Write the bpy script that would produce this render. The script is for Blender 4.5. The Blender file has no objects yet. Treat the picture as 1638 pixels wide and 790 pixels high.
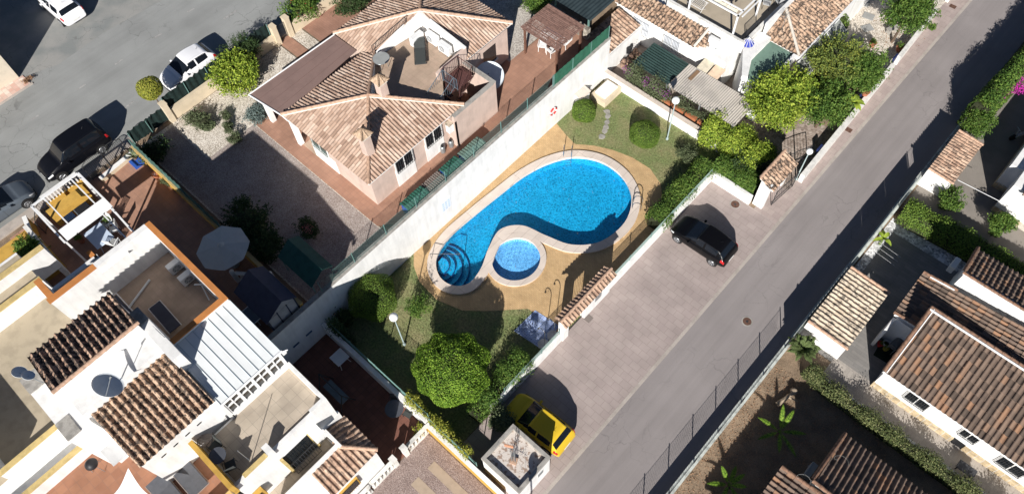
import bpy, bmesh, math, random
import numpy as np
from mathutils import Vector, Matrix
random.seed(7); rng = np.random.default_rng(11)
R = math.radians
sc = bpy.context.scene
C = sc.collection
# ------------------------------------------------------------------ camera
FPX, TILT, ROLL, YAW, H = 1239.45, 0.523044, -0.067551, 0.798332, 40.0
cy_, sy_ = math.cos(YAW), math.sin(YAW)
_r = Vector((cy_, sy_, 0)); _f = Vector((-sy_, cy_, 0))
_d = _f*math.sin(TILT) + Vector((0, 0, -1))*math.cos(TILT); _u = _r.cross(_d)
CR = _r*math.cos(ROLL) + _u*math.sin(ROLL); CU = -_r*math.sin(ROLL) + _u*math.cos(ROLL); CD = _d
cam = bpy.data.cameras.new('camera'); co = bpy.data.objects.new('camera', cam); C.objects.link(co)
cam.sensor_width = 36; cam.lens = 36*FPX/1638; cam.clip_start = 0.5; cam.clip_end = 2000
m = Matrix((CR, CU, -CD)).transposed().to_4x4(); m.translation = Vector((0, 0, H)); co.matrix_world = m
sc.camera = co
# ------------------------------------------------------------------ light
SUNV = Vector((3.608, -5.307, 3.65)).normalized()      # towards the sun
w = bpy.data.worlds.new('World'); sc.world = w; w.use_nodes = True
nt = w.node_tree; bg = nt.nodes['Background']; sky = nt.nodes.new('ShaderNodeTexSky')
sky.sky_type = 'NISHITA'; sky.sun_disc = False
sky.sun_elevation = math.asin(SUNV.z); sky.sun_rotation = math.atan2(SUNV.x, SUNV.y)
sky.air_density = .5; sky.dust_density = .1; sky.ozone_density = 1.5
nt.links.new(sky.outputs[0], bg.inputs[0]); bg.inputs[1].default_value = 0.05
sl = bpy.data.lights.new('sun', 'SUN'); sl.energy = 5.0; sl.angle = R(0.53); sl.color = (1, 0.965, 0.91)
so = bpy.data.objects.new('sun', sl); C.objects.link(so); so.rotation_euler = SUNV.to_track_quat('Z', 'Y').to_euler()
sc.view_settings.view_transform = 'Standard'; sc.view_settings.look = 'None'
sc.view_settings.exposure = 0.58; sc.view_settings.gamma = 1
sc.render.resolution_x = 1024; sc.render.resolution_y = 493
GU = 2.75                                               # level of the upper plots and the far street
def at(px, py, z=0.0):
    v = CD*FPX + CR*(px-819) - CU*(py-395); t = (z-H)/v.z
    return Vector((v.x*t, v.y*t, z))
# ------------------------------------------------------------------ materials
MATS = {}
def mat(name, col, rough=0.8, var=0.12, scale=3.0, fine=0.0, fscale=40.0, bump=0.0, bscale=60.0, metal=0.0, col2=None, spec=0.3, mask=(0.45, 0.62), cracks=0.0, streak=None):
    """base colour with soft large blotches (col2) and fine grain"""
    if name in MATS: return MATS[name]
    mt = bpy.data.materials.new(name); mt.use_nodes = True; n = mt.node_tree; b = n.nodes['Principled BSDF']
    b.inputs['Roughness'].default_value = rough; b.inputs['Metallic'].default_value = metal
    b.inputs['Specular IOR Level'].default_value = spec
    tc = n.nodes.new('ShaderNodeNewGeometry')
    no = n.nodes.new('ShaderNodeTexNoise'); no.inputs['Scale'].default_value = scale; no.inputs['Detail'].default_value = 6
    n.links.new(tc.outputs['Position'], no.inputs['Vector'])
    rp = n.nodes.new('ShaderNodeMapRange'); rp.inputs[1].default_value = mask[0]; rp.inputs[2].default_value = mask[1]
    n.links.new(no.outputs[0], rp.inputs[0])
    mx = n.nodes.new('ShaderNodeMix'); mx.data_type = 'RGBA'
    c2 = col2 if col2 else tuple(c*(1-var) for c in col)
    mx.inputs[6].default_value = (*col, 1); mx.inputs[7].default_value = (*c2, 1)
    n.links.new(rp.outputs[0], mx.inputs[0]); out = mx.outputs[2]
    if fine > 0:
        n2 = n.nodes.new('ShaderNodeTexNoise'); n2.inputs['Scale'].default_value = fscale; n2.inputs['Detail'].default_value = 3
        n.links.new(tc.outputs['Position'], n2.inputs['Vector'])
        r2 = n.nodes.new('ShaderNodeMapRange'); r2.inputs[1].default_value = .3; r2.inputs[2].default_value = .7
        r2.inputs[3].default_value = 1-fine; r2.inputs[4].default_value = 1+fine
        n.links.new(n2.outputs[0], r2.inputs[0])
        vm = n.nodes.new('ShaderNodeVectorMath'); vm.operation = 'SCALE'
        n.links.new(out, vm.inputs[0]); n.links.new(r2.outputs[0], vm.inputs['Scale']); out = vm.outputs[0]
    if streak:
        mp = n.nodes.new('ShaderNodeMapping'); mp.inputs['Scale'].default_value = streak[:3]; n.links.new(tc.outputs['Position'], mp.inputs[0])
        n4 = n.nodes.new('ShaderNodeTexNoise'); n4.inputs['Scale'].default_value = 1; n4.inputs['Detail'].default_value = 7; n4.inputs['Roughness'].default_value = .65; n.links.new(mp.outputs[0], n4.inputs['Vector'])
        r4 = n.nodes.new('ShaderNodeMapRange'); r4.inputs[1].default_value = .42; r4.inputs[2].default_value = .68; r4.inputs[3].default_value = 1; r4.inputs[4].default_value = 1-streak[3]; n.links.new(n4.outputs[0], r4.inputs[0])
        v4 = n.nodes.new('ShaderNodeVectorMath'); v4.operation = 'SCALE'; n.links.new(out, v4.inputs[0]); n.links.new(r4.outputs[0], v4.inputs['Scale']); out = v4.outputs[0]
    if cracks > 0:
        nz = n.nodes.new('ShaderNodeTexNoise'); nz.inputs['Scale'].default_value = 1.5; nz.inputs['Detail'].default_value = 5; n.links.new(tc.outputs['Position'], nz.inputs['Vector'])
        mv = n.nodes.new('ShaderNodeVectorMath'); mv.operation = 'MULTIPLY_ADD'; mv.inputs[1].default_value = (1.1,1.1,0); n.links.new(nz.outputs['Color'], mv.inputs[0]); n.links.new(tc.outputs['Position'], mv.inputs[2])
        vo = n.nodes.new('ShaderNodeTexVoronoi'); vo.feature = 'DISTANCE_TO_EDGE'; vo.inputs['Scale'].default_value = .9; n.links.new(mv.outputs[0], vo.inputs['Vector'])
        c1 = n.nodes.new('ShaderNodeMapRange'); c1.inputs[1].default_value = .004; c1.inputs[2].default_value = .02; c1.inputs[3].default_value = 1; c1.inputs[4].default_value = 0; n.links.new(vo.outputs['Distance'], c1.inputs[0])
        n5 = n.nodes.new('ShaderNodeTexNoise'); n5.inputs['Scale'].default_value = .22; n.links.new(tc.outputs['Position'], n5.inputs['Vector'])
        c2_ = n.nodes.new('ShaderNodeMapRange'); c2_.inputs[1].default_value = .48; c2_.inputs[2].default_value = .6; n.links.new(n5.outputs[0], c2_.inputs[0])
        mm = n.nodes.new('ShaderNodeMath'); mm.operation = 'MULTIPLY'; n.links.new(c1.outputs[0], mm.inputs[0]); n.links.new(c2_.outputs[0], mm.inputs[1])
        m3 = n.nodes.new('ShaderNodeMath'); m3.operation = 'MULTIPLY_ADD'; m3.inputs[1].default_value = -cracks; m3.inputs[2].default_value = 1; n.links.new(mm.outputs[0], m3.inputs[0])
        v3 = n.nodes.new('ShaderNodeVectorMath'); v3.operation = 'SCALE'; n.links.new(out, v3.inputs[0]); n.links.new(m3.outputs[0], v3.inputs['Scale']); out = v3.outputs[0]
    n.links.new(out, b.inputs['Base Color'])
    if bump > 0:
        n3 = n.nodes.new('ShaderNodeTexNoise'); n3.inputs['Scale'].default_value = bscale; n3.inputs['Detail'].default_value = 4
        n.links.new(tc.outputs['Position'], n3.inputs['Vector'])
        bp = n.nodes.new('ShaderNodeBump'); bp.inputs['Strength'].default_value = bump; bp.inputs['Distance'].default_value = .02
        n.links.new(n3.outputs[0], bp.inputs['Height']); n.links.new(bp.outputs[0], b.inputs['Normal'])
    MATS[name] = mt; return mt
def bricks(name, c1, c2, mortar, bw, bh, ms=0.012, rough=.8, rot=0.0, off=0.5, blot=.12, bscale=1.2, plane='xy', bump=.3):
    if name in MATS: return MATS[name]
    mt = bpy.data.materials.new(name); mt.use_nodes = True; n = mt.node_tree; b = n.nodes['Principled BSDF']
    b.inputs['Roughness'].default_value = rough; b.inputs['Specular IOR Level'].default_value = .25
    g = n.nodes.new('ShaderNodeNewGeometry'); mp = n.nodes.new('ShaderNodeMapping'); mp.inputs['Rotation'].default_value[2] = rot
    n.links.new(g.outputs['Position'], mp.inputs[0])
    br = n.nodes.new('ShaderNodeTexBrick'); br.inputs['Scale'].default_value = 1
    br.inputs['Brick Width'].default_value = bw; br.inputs['Row Height'].default_value = bh; br.inputs['Mortar Size'].default_value = ms
    br.offset = off; br.inputs['Color1'].default_value = (*c1, 1); br.inputs['Color2'].default_value = (*c2, 1); br.inputs['Mortar'].default_value = (*mortar, 1)
    n.links.new(mp.outputs[0], br.inputs[0])
    no = n.nodes.new('ShaderNodeTexNoise'); no.inputs['Scale'].default_value = bscale; no.inputs['Detail'].default_value = 6
    n.links.new(g.outputs['Position'], no.inputs['Vector'])
    r2 = n.nodes.new('ShaderNodeMapRange'); r2.inputs[1].default_value = .3; r2.inputs[2].default_value = .7
    r2.inputs[3].default_value = 1-blot; r2.inputs[4].default_value = 1+blot; n.links.new(no.outputs[0], r2.inputs[0])
    vm = n.nodes.new('ShaderNodeVectorMath'); vm.operation = 'SCALE'
    n.links.new(br.outputs[0], vm.inputs[0]); n.links.new(r2.outputs[0], vm.inputs['Scale']); n.links.new(vm.outputs[0], b.inputs['Base Color'])
    bp = n.nodes.new('ShaderNodeBump'); bp.inputs['Strength'].default_value = bump; bp.inputs['Distance'].default_value = .01; bp.invert = True
    n.links.new(br.outputs['Fac'], bp.inputs['Height']); n.links.new(bp.outputs[0], b.inputs['Normal'])
    MATS[name] = mt; return mt
def gravel(name, cols, scale=14.0, rough=.9):
    if name in MATS: return MATS[name]
    mt = bpy.data.materials.new(name); mt.use_nodes = True; n = mt.node_tree; b = n.nodes['Principled BSDF']
    b.inputs['Roughness'].default_value = rough; b.inputs['Specular IOR Level'].default_value = .15
    g = n.nodes.new('ShaderNodeNewGeometry'); v = n.nodes.new('ShaderNodeTexVoronoi'); v.inputs['Scale'].default_value = scale
    n.links.new(g.outputs['Position'], v.inputs['Vector'])
    sp = n.nodes.new('ShaderNodeSeparateColor'); n.links.new(v.outputs['Color'], sp.inputs[0])
    no = n.nodes.new('ShaderNodeTexNoise'); no.inputs['Scale'].default_value = 1.3; no.inputs['Detail'].default_value = 6
    n.links.new(g.outputs['Position'], no.inputs['Vector'])
    ad = n.nodes.new('ShaderNodeMath'); ad.operation = 'MULTIPLY_ADD'; ad.inputs[1].default_value = .9; n.links.new(no.outputs[0], ad.inputs[0])
    sb = n.nodes.new('ShaderNodeMath'); sb.operation = 'SUBTRACT'; sb.inputs[1].default_value = .45; n.links.new(sp.outputs[0], sb.inputs[0]); n.links.new(sb.outputs[0], ad.inputs[2])
    cr = n.nodes.new('ShaderNodeValToRGB'); e = cr.color_ramp.elements
    k = len(cols)
    e[0].position = .0; e[0].color = (*cols[0], 1); e[1].position = 1.; e[1].color = (*cols[-1], 1)
    for i in range(1, k-1): q = e.new(i/(k-1)); q.color = (*cols[i], 1)
    n.links.new(ad.outputs[0], cr.inputs[0]); n.links.new(cr.outputs[0], b.inputs['Base Color'])
    bp = n.nodes.new('ShaderNodeBump'); bp.inputs['Strength'].default_value = .7; bp.inputs['Distance'].default_value = .03; bp.invert = True
    n.links.new(v.outputs['Distance'], bp.inputs['Height']); n.links.new(bp.outputs[0], b.inputs['Normal'])
    MATS[name] = mt; return mt
def island(name, cols, rough=.7, trans=0.0, pos=None, spec=.25):
    """every loose piece (leaf, tile) picks its own colour from the list"""
    if name in MATS: return MATS[name]
    mt = bpy.data.materials.new(name); mt.use_nodes = True; n = mt.node_tree; b = n.nodes['Principled BSDF']
    b.inputs['Roughness'].default_value = rough; b.inputs['Specular IOR Level'].default_value = spec
    g = n.nodes.new('ShaderNodeNewGeometry'); cr = n.nodes.new('ShaderNodeValToRGB'); cr.color_ramp.interpolation = 'LINEAR'
    no = n.nodes.new('ShaderNodeTexNoise'); no.inputs['Scale'].default_value = 1.1; n.links.new(g.outputs['Position'], no.inputs['Vector'])
    ad = n.nodes.new('ShaderNodeMath'); ad.operation = 'MULTIPLY_ADD'; ad.inputs[1].default_value = .8
    n.links.new(no.outputs[0], ad.inputs[0])
    sb = n.nodes.new('ShaderNodeMath'); sb.operation = 'MULTIPLY_ADD'; sb.inputs[1].default_value = .9; sb.inputs[2].default_value = -.35
    n.links.new(g.outputs['Random Per Island'], sb.inputs[0]); n.links.new(sb.outputs[0], ad.inputs[2])
    cols = [tuple(min(.85, c*(1.25 if trans > .05 else 1)) for c in q) for q in cols]
    e = cr.color_ramp.elements; k = len(cols); e[0].color = (*cols[0], 1); e[1].color = (*cols[-1], 1)
    for i in range(1, k-1): q = e.new(i/(k-1)); q.color = (*cols[i], 1)
    n.links.new(ad.outputs[0], cr.inputs[0]); n.links.new(cr.outputs[0], b.inputs['Base Color'])
    if trans > 0:
        tr = n.nodes.new('ShaderNodeBsdfTranslucent'); n.links.new(cr.outputs[0], tr.inputs[0])
        ms = n.nodes.new('ShaderNodeMixShader'); ms.inputs[0].default_value = trans
        n.links.new(b.outputs[0], ms.inputs[1]); n.links.new(tr.outputs[0], ms.inputs[2])
        n.links.new(ms.outputs[0], n.nodes['Material Output'].inputs[0])
    MATS[name] = mt; return mt
def tilemat(name, cols, dirt_shade=(.05, .04, .035), dirt_shade_amt=.5, dlo=.5, dhi=.7, dscale=2.2):
    """clay tiles: colour per tile from the UV cell, dark patches of weathering and, on some roofs, painted shade"""
    if name in MATS: return MATS[name]
    mt = bpy.data.materials.new(name); mt.use_nodes = True; n = mt.node_tree; b = n.nodes['Principled BSDF']
    b.inputs['Roughness'].default_value = .85; b.inputs['Specular IOR Level'].default_value = .2
    uv = n.nodes.new('ShaderNodeUVMap'); fl = n.nodes.new('ShaderNodeVectorMath'); fl.operation = 'FLOOR'; n.links.new(uv.outputs[0], fl.inputs[0])
    wn = n.nodes.new('ShaderNodeTexWhiteNoise'); wn.noise_dimensions = '3D'; n.links.new(fl.outputs[0], wn.inputs[0])
    cr = n.nodes.new('ShaderNodeValToRGB'); e = cr.color_ramp.elements; k = len(cols)
    e[0].color = (*cols[0], 1); e[1].color = (*cols[-1], 1)
    for i in range(1, k-1): q = e.new(i/(k-1)); q.color = (*cols[i], 1)
    n.links.new(wn.outputs[0], cr.inputs[0])
    g = n.nodes.new('ShaderNodeNewGeometry'); no = n.nodes.new('ShaderNodeTexNoise'); no.inputs['Scale'].default_value = dscale; no.inputs['Detail'].default_value = 8
    no.inputs['Roughness'].default_value = .7
    n.links.new(g.outputs['Position'], no.inputs['Vector'])
    r2 = n.nodes.new('ShaderNodeMapRange'); r2.inputs[1].default_value = dlo; r2.inputs[2].default_value = dhi; r2.inputs[4].default_value = dirt_shade_amt
    n.links.new(no.outputs[0], r2.inputs[0])
    mx = n.nodes.new('ShaderNodeMix'); mx.data_type = 'RGBA'; mx.inputs[7].default_value = (*dirt_shade, 1)
    n.links.new(r2.outputs[0], mx.inputs[0]); n.links.new(cr.outputs[0], mx.inputs[6]); n.links.new(mx.outputs[2], b.inputs['Base Color'])
    MATS[name] = mt; return mt
def glass(name='window_glass', col=(.012, .016, .02), rough=.08):
    if name in MATS: return MATS[name]
    mt = mat(name, col, rough, 0.0, spec=.6); return mt
# ------------------------------------------------------------------ mesh builder
class MB:
    def __init__(s): s.v = []; s.f = []; s.uv = None
    def add(s, vs, fs):
        s.ch = getattr(s, 'ch', []); s.ch.append((len(s.v), len(s.f)))
        k = len(s.v); s.v += [tuple(p) for p in vs]; s.f += [tuple(i+k for i in f) for f in fs]; return s
    def box(s, x0, x1, y0, y1, z0, z1):
        return s.add([(x0,y0,z0),(x1,y0,z0),(x1,y1,z0),(x0,y1,z0),(x0,y0,z1),(x1,y0,z1),(x1,y1,z1),(x0,y1,z1)],
                     [(0,3,2,1),(4,5,6,7),(0,1,5,4),(1,2,6,5),(2,3,7,6),(3,0,4,7)])
    def ob(s, c, size, rz=0.0, tilt=0.0, ax='X'):
        """box of a size centred at c, turned"""
        M_ = Matrix.Rotation(rz, 3, 'Z') @ Matrix.Rotation(tilt, 3, ax); a, b, d = [q/2 for q in size]; c = Vector(c)
        vs = [c + M_ @ Vector(p) for p in ((-a,-b,-d),(a,-b,-d),(a,b,-d),(-a,b,-d),(-a,-b,d),(a,-b,d),(a,b,d),(-a,b,d))]
        return s.add(vs, [(0,3,2,1),(4,5,6,7),(0,1,5,4),(1,2,6,5),(2,3,7,6),(3,0,4,7)])
    def prism(s, poly, z0, z1):
        n = len(poly)
        a = sum(poly[i][0]*poly[(i+1)%n][1]-poly[(i+1)%n][0]*poly[i][1] for i in range(n))
        if a < 0: poly = poly[::-1]
        return s.add([(p[0],p[1],z0) for p in poly]+[(p[0],p[1],z1) for p in poly],
                     [tuple(range(n))[::-1], tuple(range(n,2*n))]+[(i,(i+1)%n,n+(i+1)%n,n+i) for i in range(n)])
    def slab(s, q, t):
        """four or more points in a plane, given thickness t downwards"""
        n = len(q); q = [Vector(p) for p in q]
        nn = (q[1]-q[0]).cross(q[2]-q[0])
        if nn.z < 0: q = q[::-1]
        return s.add(q+[p-Vector((0,0,t)) for p in q], [tuple(range(n)), tuple(range(n,2*n))[::-1]]+[(i,n+i,n+(i+1)%n,(i+1)%n) for i in range(n)])
    def tube(s, p, q, r, n=8, r2=None):
        p, q = Vector(p), Vector(q); r2 = r if r2 is None else r2
        d = (q-p).normalized(); a = d.orthogonal().normalized(); b = d.cross(a); vs = []
        for c, rr in ((p, r), (q, r2)):
            for i in range(n): t = 2*math.pi*i/n; vs.append(c+a*math.cos(t)*rr+b*math.sin(t)*rr)
        return s.add(vs, [(i,(i+1)%n,n+(i+1)%n,n+i) for i in range(n)]+[tuple(range(n))[::-1], tuple(range(n,2*n))])
    def path(s, pts, r, n=8):
        for a, b in zip(pts[:-1], pts[1:]): s.tube(a, b, r, n)
        return s
    def ball(s, c, r, u=16, v=10, sq=(1,1,1)):
        vs = [(c[0],c[1],c[2]+r*sq[2])]
        for j in range(1, v):
            t = math.pi*j/v
            for i in range(u): a = 2*math.pi*i/u; vs.append((c[0]+r*sq[0]*math.sin(t)*math.cos(a), c[1]+r*sq[1]*math.sin(t)*math.sin(a), c[2]+r*sq[2]*math.cos(t)))
        vs.append((c[0],c[1],c[2]-r*sq[2])); fs = []
        for i in range(u): fs.append((0,1+i,1+(i+1)%u)); fs.append((len(vs)-1, 1+(v-2)*u+(i+1)%u, 1+(v-2)*u+i))
        for j in range(v-2):
            for i in range(u): a = 1+j*u; fs.append((a+i, a+u+i, a+u+(i+1)%u, a+(i+1)%u))
        return s.add(vs, fs)
    def lathe(s, c, prof, n=20):
        vs = []; c = Vector(c)
        for r, z in prof:
            for i in range(n): a = 2*math.pi*i/n; vs.append(c+Vector((r*math.cos(a), r*math.sin(a), z)))
        fs = [(j*n+i, j*n+(i+1)%n, (j+1)*n+(i+1)%n, (j+1)*n+i) for j in range(len(prof)-1) for i in range(n)]
        fs += [tuple(range(n))[::-1], tuple(range((len(prof)-1)*n, len(prof)*n))]
        return s.add(vs, fs)
    def build(s, name, m, parent=None, smooth=False, local=False, kind=None):
        me = bpy.data.meshes.new(name); off = Vector((0,0,0))
        if parent is not None and not local:
            p = parent
            while p is not None: off += p.location; p = p.parent
        me.from_pydata([(v[0]-off.x, v[1]-off.y, v[2]-off.z) for v in s.v], [], s.f); me.materials.append(m)
        if smooth: me.polygons.foreach_set('use_smooth', [True]*len(me.polygons))
        if s.uv is not None:
            ul = me.uv_layers.new(name='UVMap'); li = np.empty(len(me.loops), dtype=np.int32); me.loops.foreach_get('vertex_index', li)
            ul.data.foreach_set('uv', np.asarray(s.uv, dtype=np.float32)[li].ravel())
        o = bpy.data.objects.new(name, me); C.objects.link(o); o.parent = parent
        if kind: o['kind'] = kind
        return o
def each(mb, name, m, parent):
    """every added piece as a part of its own"""
    c = mb.ch+[(len(mb.v), len(mb.f))]
    for (v0,f0),(v1,f1) in zip(c[:-1], c[1:]):
        q = MB(); q.v = mb.v[v0:v1]; q.f = [tuple(i-v0 for i in f) for f in mb.f[f0:f1]]; q.build(name, m, parent)
def npmesh(name, verts, faces, m, parent=None, smooth=False, uv=None):
    """verts Nx3 world, faces Mx4 (all quads)"""
    off = Vector((0,0,0)); p = parent
    while p is not None: off += p.location; p = p.parent
    me = bpy.data.meshes.new(name); V = np.asarray(verts, dtype=np.float32)-np.array(off, dtype=np.float32); F = np.asarray(faces, dtype=np.int32)
    me.vertices.add(len(V)); me.vertices.foreach_set('co', V.ravel()); k = F.shape[1]
    me.loops.add(F.size); me.loops.foreach_set('vertex_index', F.ravel()); me.polygons.add(len(F))
    me.polygons.foreach_set('loop_start', np.arange(0, F.size, k, dtype=np.int32)); me.polygons.foreach_set('loop_total', np.full(len(F), k, dtype=np.int32))
    if smooth: me.polygons.foreach_set('use_smooth', np.ones(len(F), dtype=bool))
    if uv is not None:
        ul = me.uv_layers.new(name='UVMap'); ul.data.foreach_set('uv', np.asarray(uv, dtype=np.float32)[F.ravel()].ravel())
    me.update(); me.validate(); me.materials.append(m)
    o = bpy.data.objects.new(name, me); C.objects.link(o); o.parent = parent; return o
def thing(name, label, cat, loc=(0,0,0), group=None, rz=0.0):
    o = bpy.data.objects.new(name, None); C.objects.link(o); o.location = loc; o.rotation_euler = (0,0,rz); o.empty_display_size = .3
    o['label'] = label; o['category'] = cat
    if group: o['group'] = group
    return o
def tag(o, label, cat, group=None, kind=None):
    o['label'] = label; o['category'] = cat
    if group: o['group'] = group
    if kind: o['kind'] = kind
    return o
def copy_tree(o, parent=None):
    c = o.copy(); C.objects.link(c); c.parent = parent
    for ch in o.children: copy_tree(ch, c)
    return c
def clone(o, loc, rz, label, **k):
    c = copy_tree(o); c.location = loc; c.rotation_euler = (0,0,rz); c['label'] = label
    for a, b in k.items(): c[a] = b
    return c
def sheet(name, outer, holes, z, m, kind='structure'):
    bm = bmesh.new()
    for lp in [outer]+list(holes):
        vs = [bm.verts.new((p[0], p[1], z)) for p in lp]
        for i in range(len(vs)): bm.edges.new((vs[i], vs[(i+1)%len(vs)]))
    bmesh.ops.triangle_fill(bm, edges=bm.edges[:], use_beauty=True, use_dissolve=False)
    for f in bm.faces:
        if f.normal.z < 0: f.normal_flip()
    me = bpy.data.meshes.new(name); bm.to_mesh(me); bm.free(); me.materials.append(m)
    o = bpy.data.objects.new(name, me); C.objects.link(o)
    if kind: o['kind'] = kind
    return o
def rect(x0, x1, y0, y1): return [(x0,y0),(x1,y0),(x1,y1),(x0,y1)]
def smoothloop(pts, k=6):
    P = [np.array(p, float) for p in pts]; n = len(P); out = []
    for i in range(n):
        a, b, c, d = P[i-1], P[i], P[(i+1)%n], P[(i+2)%n]
        for j in range(k):
            t = j/k; out.append(tuple(.5*((2*b)+(-a+c)*t+(2*a-5*b+4*c-d)*t*t+(-a+3*b-3*c+d)*t**3)))
    return out
def offset(loop, d):
    n = len(loop); out = []
    ar = sum(loop[i][0]*loop[(i+1)%n][1]-loop[(i+1)%n][0]*loop[i][1] for i in range(n)); sg = 1 if ar > 0 else -1
    for i in range(n):
        a, b = loop[i-1], loop[(i+1)%n]; tx, ty = b[0]-a[0], b[1]-a[1]; l = math.hypot(tx, ty)
        out.append((loop[i][0]+sg*d*ty/l, loop[i][1]-sg*d*tx/l))
    return out
# ------------------------------------------------------------------ clay tile roofs
def tile_field(name, poly, m, parent, pitch=.26, course=.38, h=.055, step=.03, down=None, lift=0.0):
    """poly: 3-D points of one roof plane; barrel tiles run down its slope"""
    P = [Vector(p) for p in poly]; n = Vector((0,0,0))
    for i in range(len(P)):
        a, b = P[i], P[(i+1)%len(P)]; n += Vector(((a.y-b.y)*(a.z+b.z), (a.z-b.z)*(a.x+b.x), (a.x-b.x)*(a.y+b.y)))
    n.normalize()
    if n.z < 0: n = -n
    dn = Vector((n.x, n.y, 0)) if down is None else Vector(down)
    dn = (dn - n*dn.dot(n)).normalized(); ac = n.cross(dn).normalized(); o = P[0]
    q = np.array([[(p-o).dot(ac), (p-o).dot(dn)] for p in P])
    u0, u1 = q[:,0].min(), q[:,0].max(); v0, v1 = q[:,1].min(), q[:,1].max()
    nu = max(1, round((u1-u0)/pitch)); pu = (u1-u0)/nu; K = 8; nv = max(1, round((v1-v0)/course)); cv = (v1-v0)/nv; J = 3
    us = u0+np.arange(nu*K+1)*pu/K
    rows = []
    for i in range(nv):
        for j in range(J+1): rows.append((v0+i*cv+cv*j/J, step*(j/J), i))
    rv = np.array([r[0] for r in rows]); rs = np.array([r[1] for r in rows]); ri = np.array([r[2] for r in rows])
    jit = rng.normal(0, .006, (nv, nu+2))
    ph = (np.arange(nu*K+1) % K)/K
    prof = np.where(ph < .55, np.sin(ph/.55*np.pi)*h, -np.sin((ph-.55)/.45*np.pi)*h*.25)
    U, V = np.meshgrid(us, rv); ti = (np.arange(nu*K+1)//K)
    Hh = prof[None,:]*(1+jit[ri][:, ti]*6) + rs[:,None] + jit[ri][:, ti] + lift
    X = np.array(o)[None,None,:] + U[...,None]*np.array(ac) + V[...,None]*np.array(dn) + Hh[...,None]*np.array(n)
    uvs = np.stack([np.broadcast_to((np.arange(nu*K+1)/K)[None,:], U.shape), np.broadcast_to((ri+.5)[:,None], U.shape)], -1)
    W = len(us); r = np.arange(len(rv)-1)[:,None]; c = np.arange(W-1)[None,:]
    F = np.stack([r*W+c, (r+1)*W+c, (r+1)*W+c+1, r*W+c+1], -1).reshape(-1, 4)
    cu = ((us[:-1]+us[1:])/2)[None,:]+0*r; cvv = ((rv[:-1]+rv[1:])/2)[:,None]+0*c
    # keep the cells inside the outline
    x, y = cu.ravel(), np.broadcast_to(cvv, cu.shape).ravel(); ins = np.zeros(len(x), bool); k = len(q)
    for i in range(k):
        (xa, ya), (xb, yb) = q[i], q[(i+1)%k]
        cond = ((ya > y) != (yb > y)); xx = (xb-xa)*(y-ya)/((yb-ya) if yb != ya else 1e-9)+xa; ins ^= cond & (x < xx)
    ufl = uvs.reshape(-1, 2).copy()
    # a face's colour cell: shift the uv a hair inward so edges do not straddle cells
    F = F[ins]
    V3 = X.reshape(-1, 3)[F.ravel()]; fu = ufl[F.ravel()].reshape(-1, 4, 2); cen = fu.mean(1, keepdims=True); fu = cen+(fu-cen)*.3
    o_ = npmesh(name, V3, np.arange(len(F)*4).reshape(-1, 4), m, parent, uv=fu.reshape(-1, 2))
    return o_
def ridge(mb, p, q, r=.11, seg=.38):
    p, q = Vector(p), Vector(q); L = (q-p).length; k = max(1, round(L/seg)); d = (q-p)/k; hz = Vector((d.y, -d.x, 0)).normalized(); up = hz.cross(d.normalized())
    if up.z < 0: up = -up
    for i in range(k):
        a = p+d*i; b = p+d*(i+1.12); vs = []
        for c, rr in ((a, r*1.08), (b, r*.86)):
            for j in range(7): t = math.pi*j/6; vs.append(c+hz*math.cos(t)*rr+up*math.sin(t)*rr)
        mb.add(vs, [(j, j+1, 8+j, 7+j) for j in range(6)])
    return mb
# ------------------------------------------------------------------ foliage
def leafmesh(name, P, size, m, parent, nrm=None, asp=.5, updn=.3):
    """one small leaf quad at each point of P"""
    N = len(P); a = rng.normal(size=(N,3)); a /= np.linalg.norm(a, axis=1, keepdims=True)
    if nrm is not None:
        nr = nrm+rng.normal(size=(N,3))*.55; nr /= np.linalg.norm(nr, axis=1, keepdims=True)
    else:
        nr = rng.normal(size=(N,3)); nr[:,2] = np.abs(nr[:,2])+updn; nr /= np.linalg.norm(nr, axis=1, keepdims=True)
    t = np.cross(nr, a); t /= np.linalg.norm(t, axis=1, keepdims=True)+1e-9; b = np.cross(nr, t)
    s = size*rng.uniform(.6, 1.3, (N,1)); w_ = s*asp
    V = np.stack([P-t*s*.5, P-b*w_*.5+nr*s*.06, P+t*s*.5, P+b*w_*.5+nr*s*.06], 1).reshape(-1, 3)
    return npmesh(name, V, np.arange(N*4).reshape(-1, 4), m, parent)
def ballpts(c, rad, n, shell=.25, flat=0.0):
    d = rng.normal(size=(n,3)); d /= np.linalg.norm(d, axis=1, keepdims=True)
    r = 1-shell*rng.random((n,1))**1.5
    return np.array(c)+d*r*np.array(rad), d
def lumpcrown(c, rad, n, lumps=14, lr=.42, zmin=None):
    """leaves gathered into clumps spread through the crown"""
    c = np.array(c); rad = np.array(rad); out = []; nn = []
    d = rng.normal(size=(lumps,3)); d /= np.linalg.norm(d, axis=1, keepdims=True); rr = rng.uniform(.35, .8, (lumps,1))
    cen = c+d*rr*rad
    wts = rng.uniform(.5, 1.2, lumps); ks = (wts/wts.sum()*n).astype(int)
    for q, k, wt in zip(cen, ks, wts):
        p, dd = ballpts(q, rad*lr*(.7+.5*wt), k, .7); out.append(p); nn.append(dd)
    tw = rng.normal(size=(max(3,n//160),3)); tw[:,2] = np.abs(tw[:,2]); tw /= np.linalg.norm(tw, axis=1, keepdims=True)
    for q in tw:
        s = rng.uniform(.72, 1.16, (20,1)); out.append(c+q*rad*s+rng.normal(size=(20,3))*.05); nn.append(np.repeat(q[None], 20, 0))
    P = np.concatenate(out); D = np.concatenate(nn)
    if zmin is not None: keep = P[:,2] > zmin; P = P[keep]; D = D[keep]
    return P, D
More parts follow.
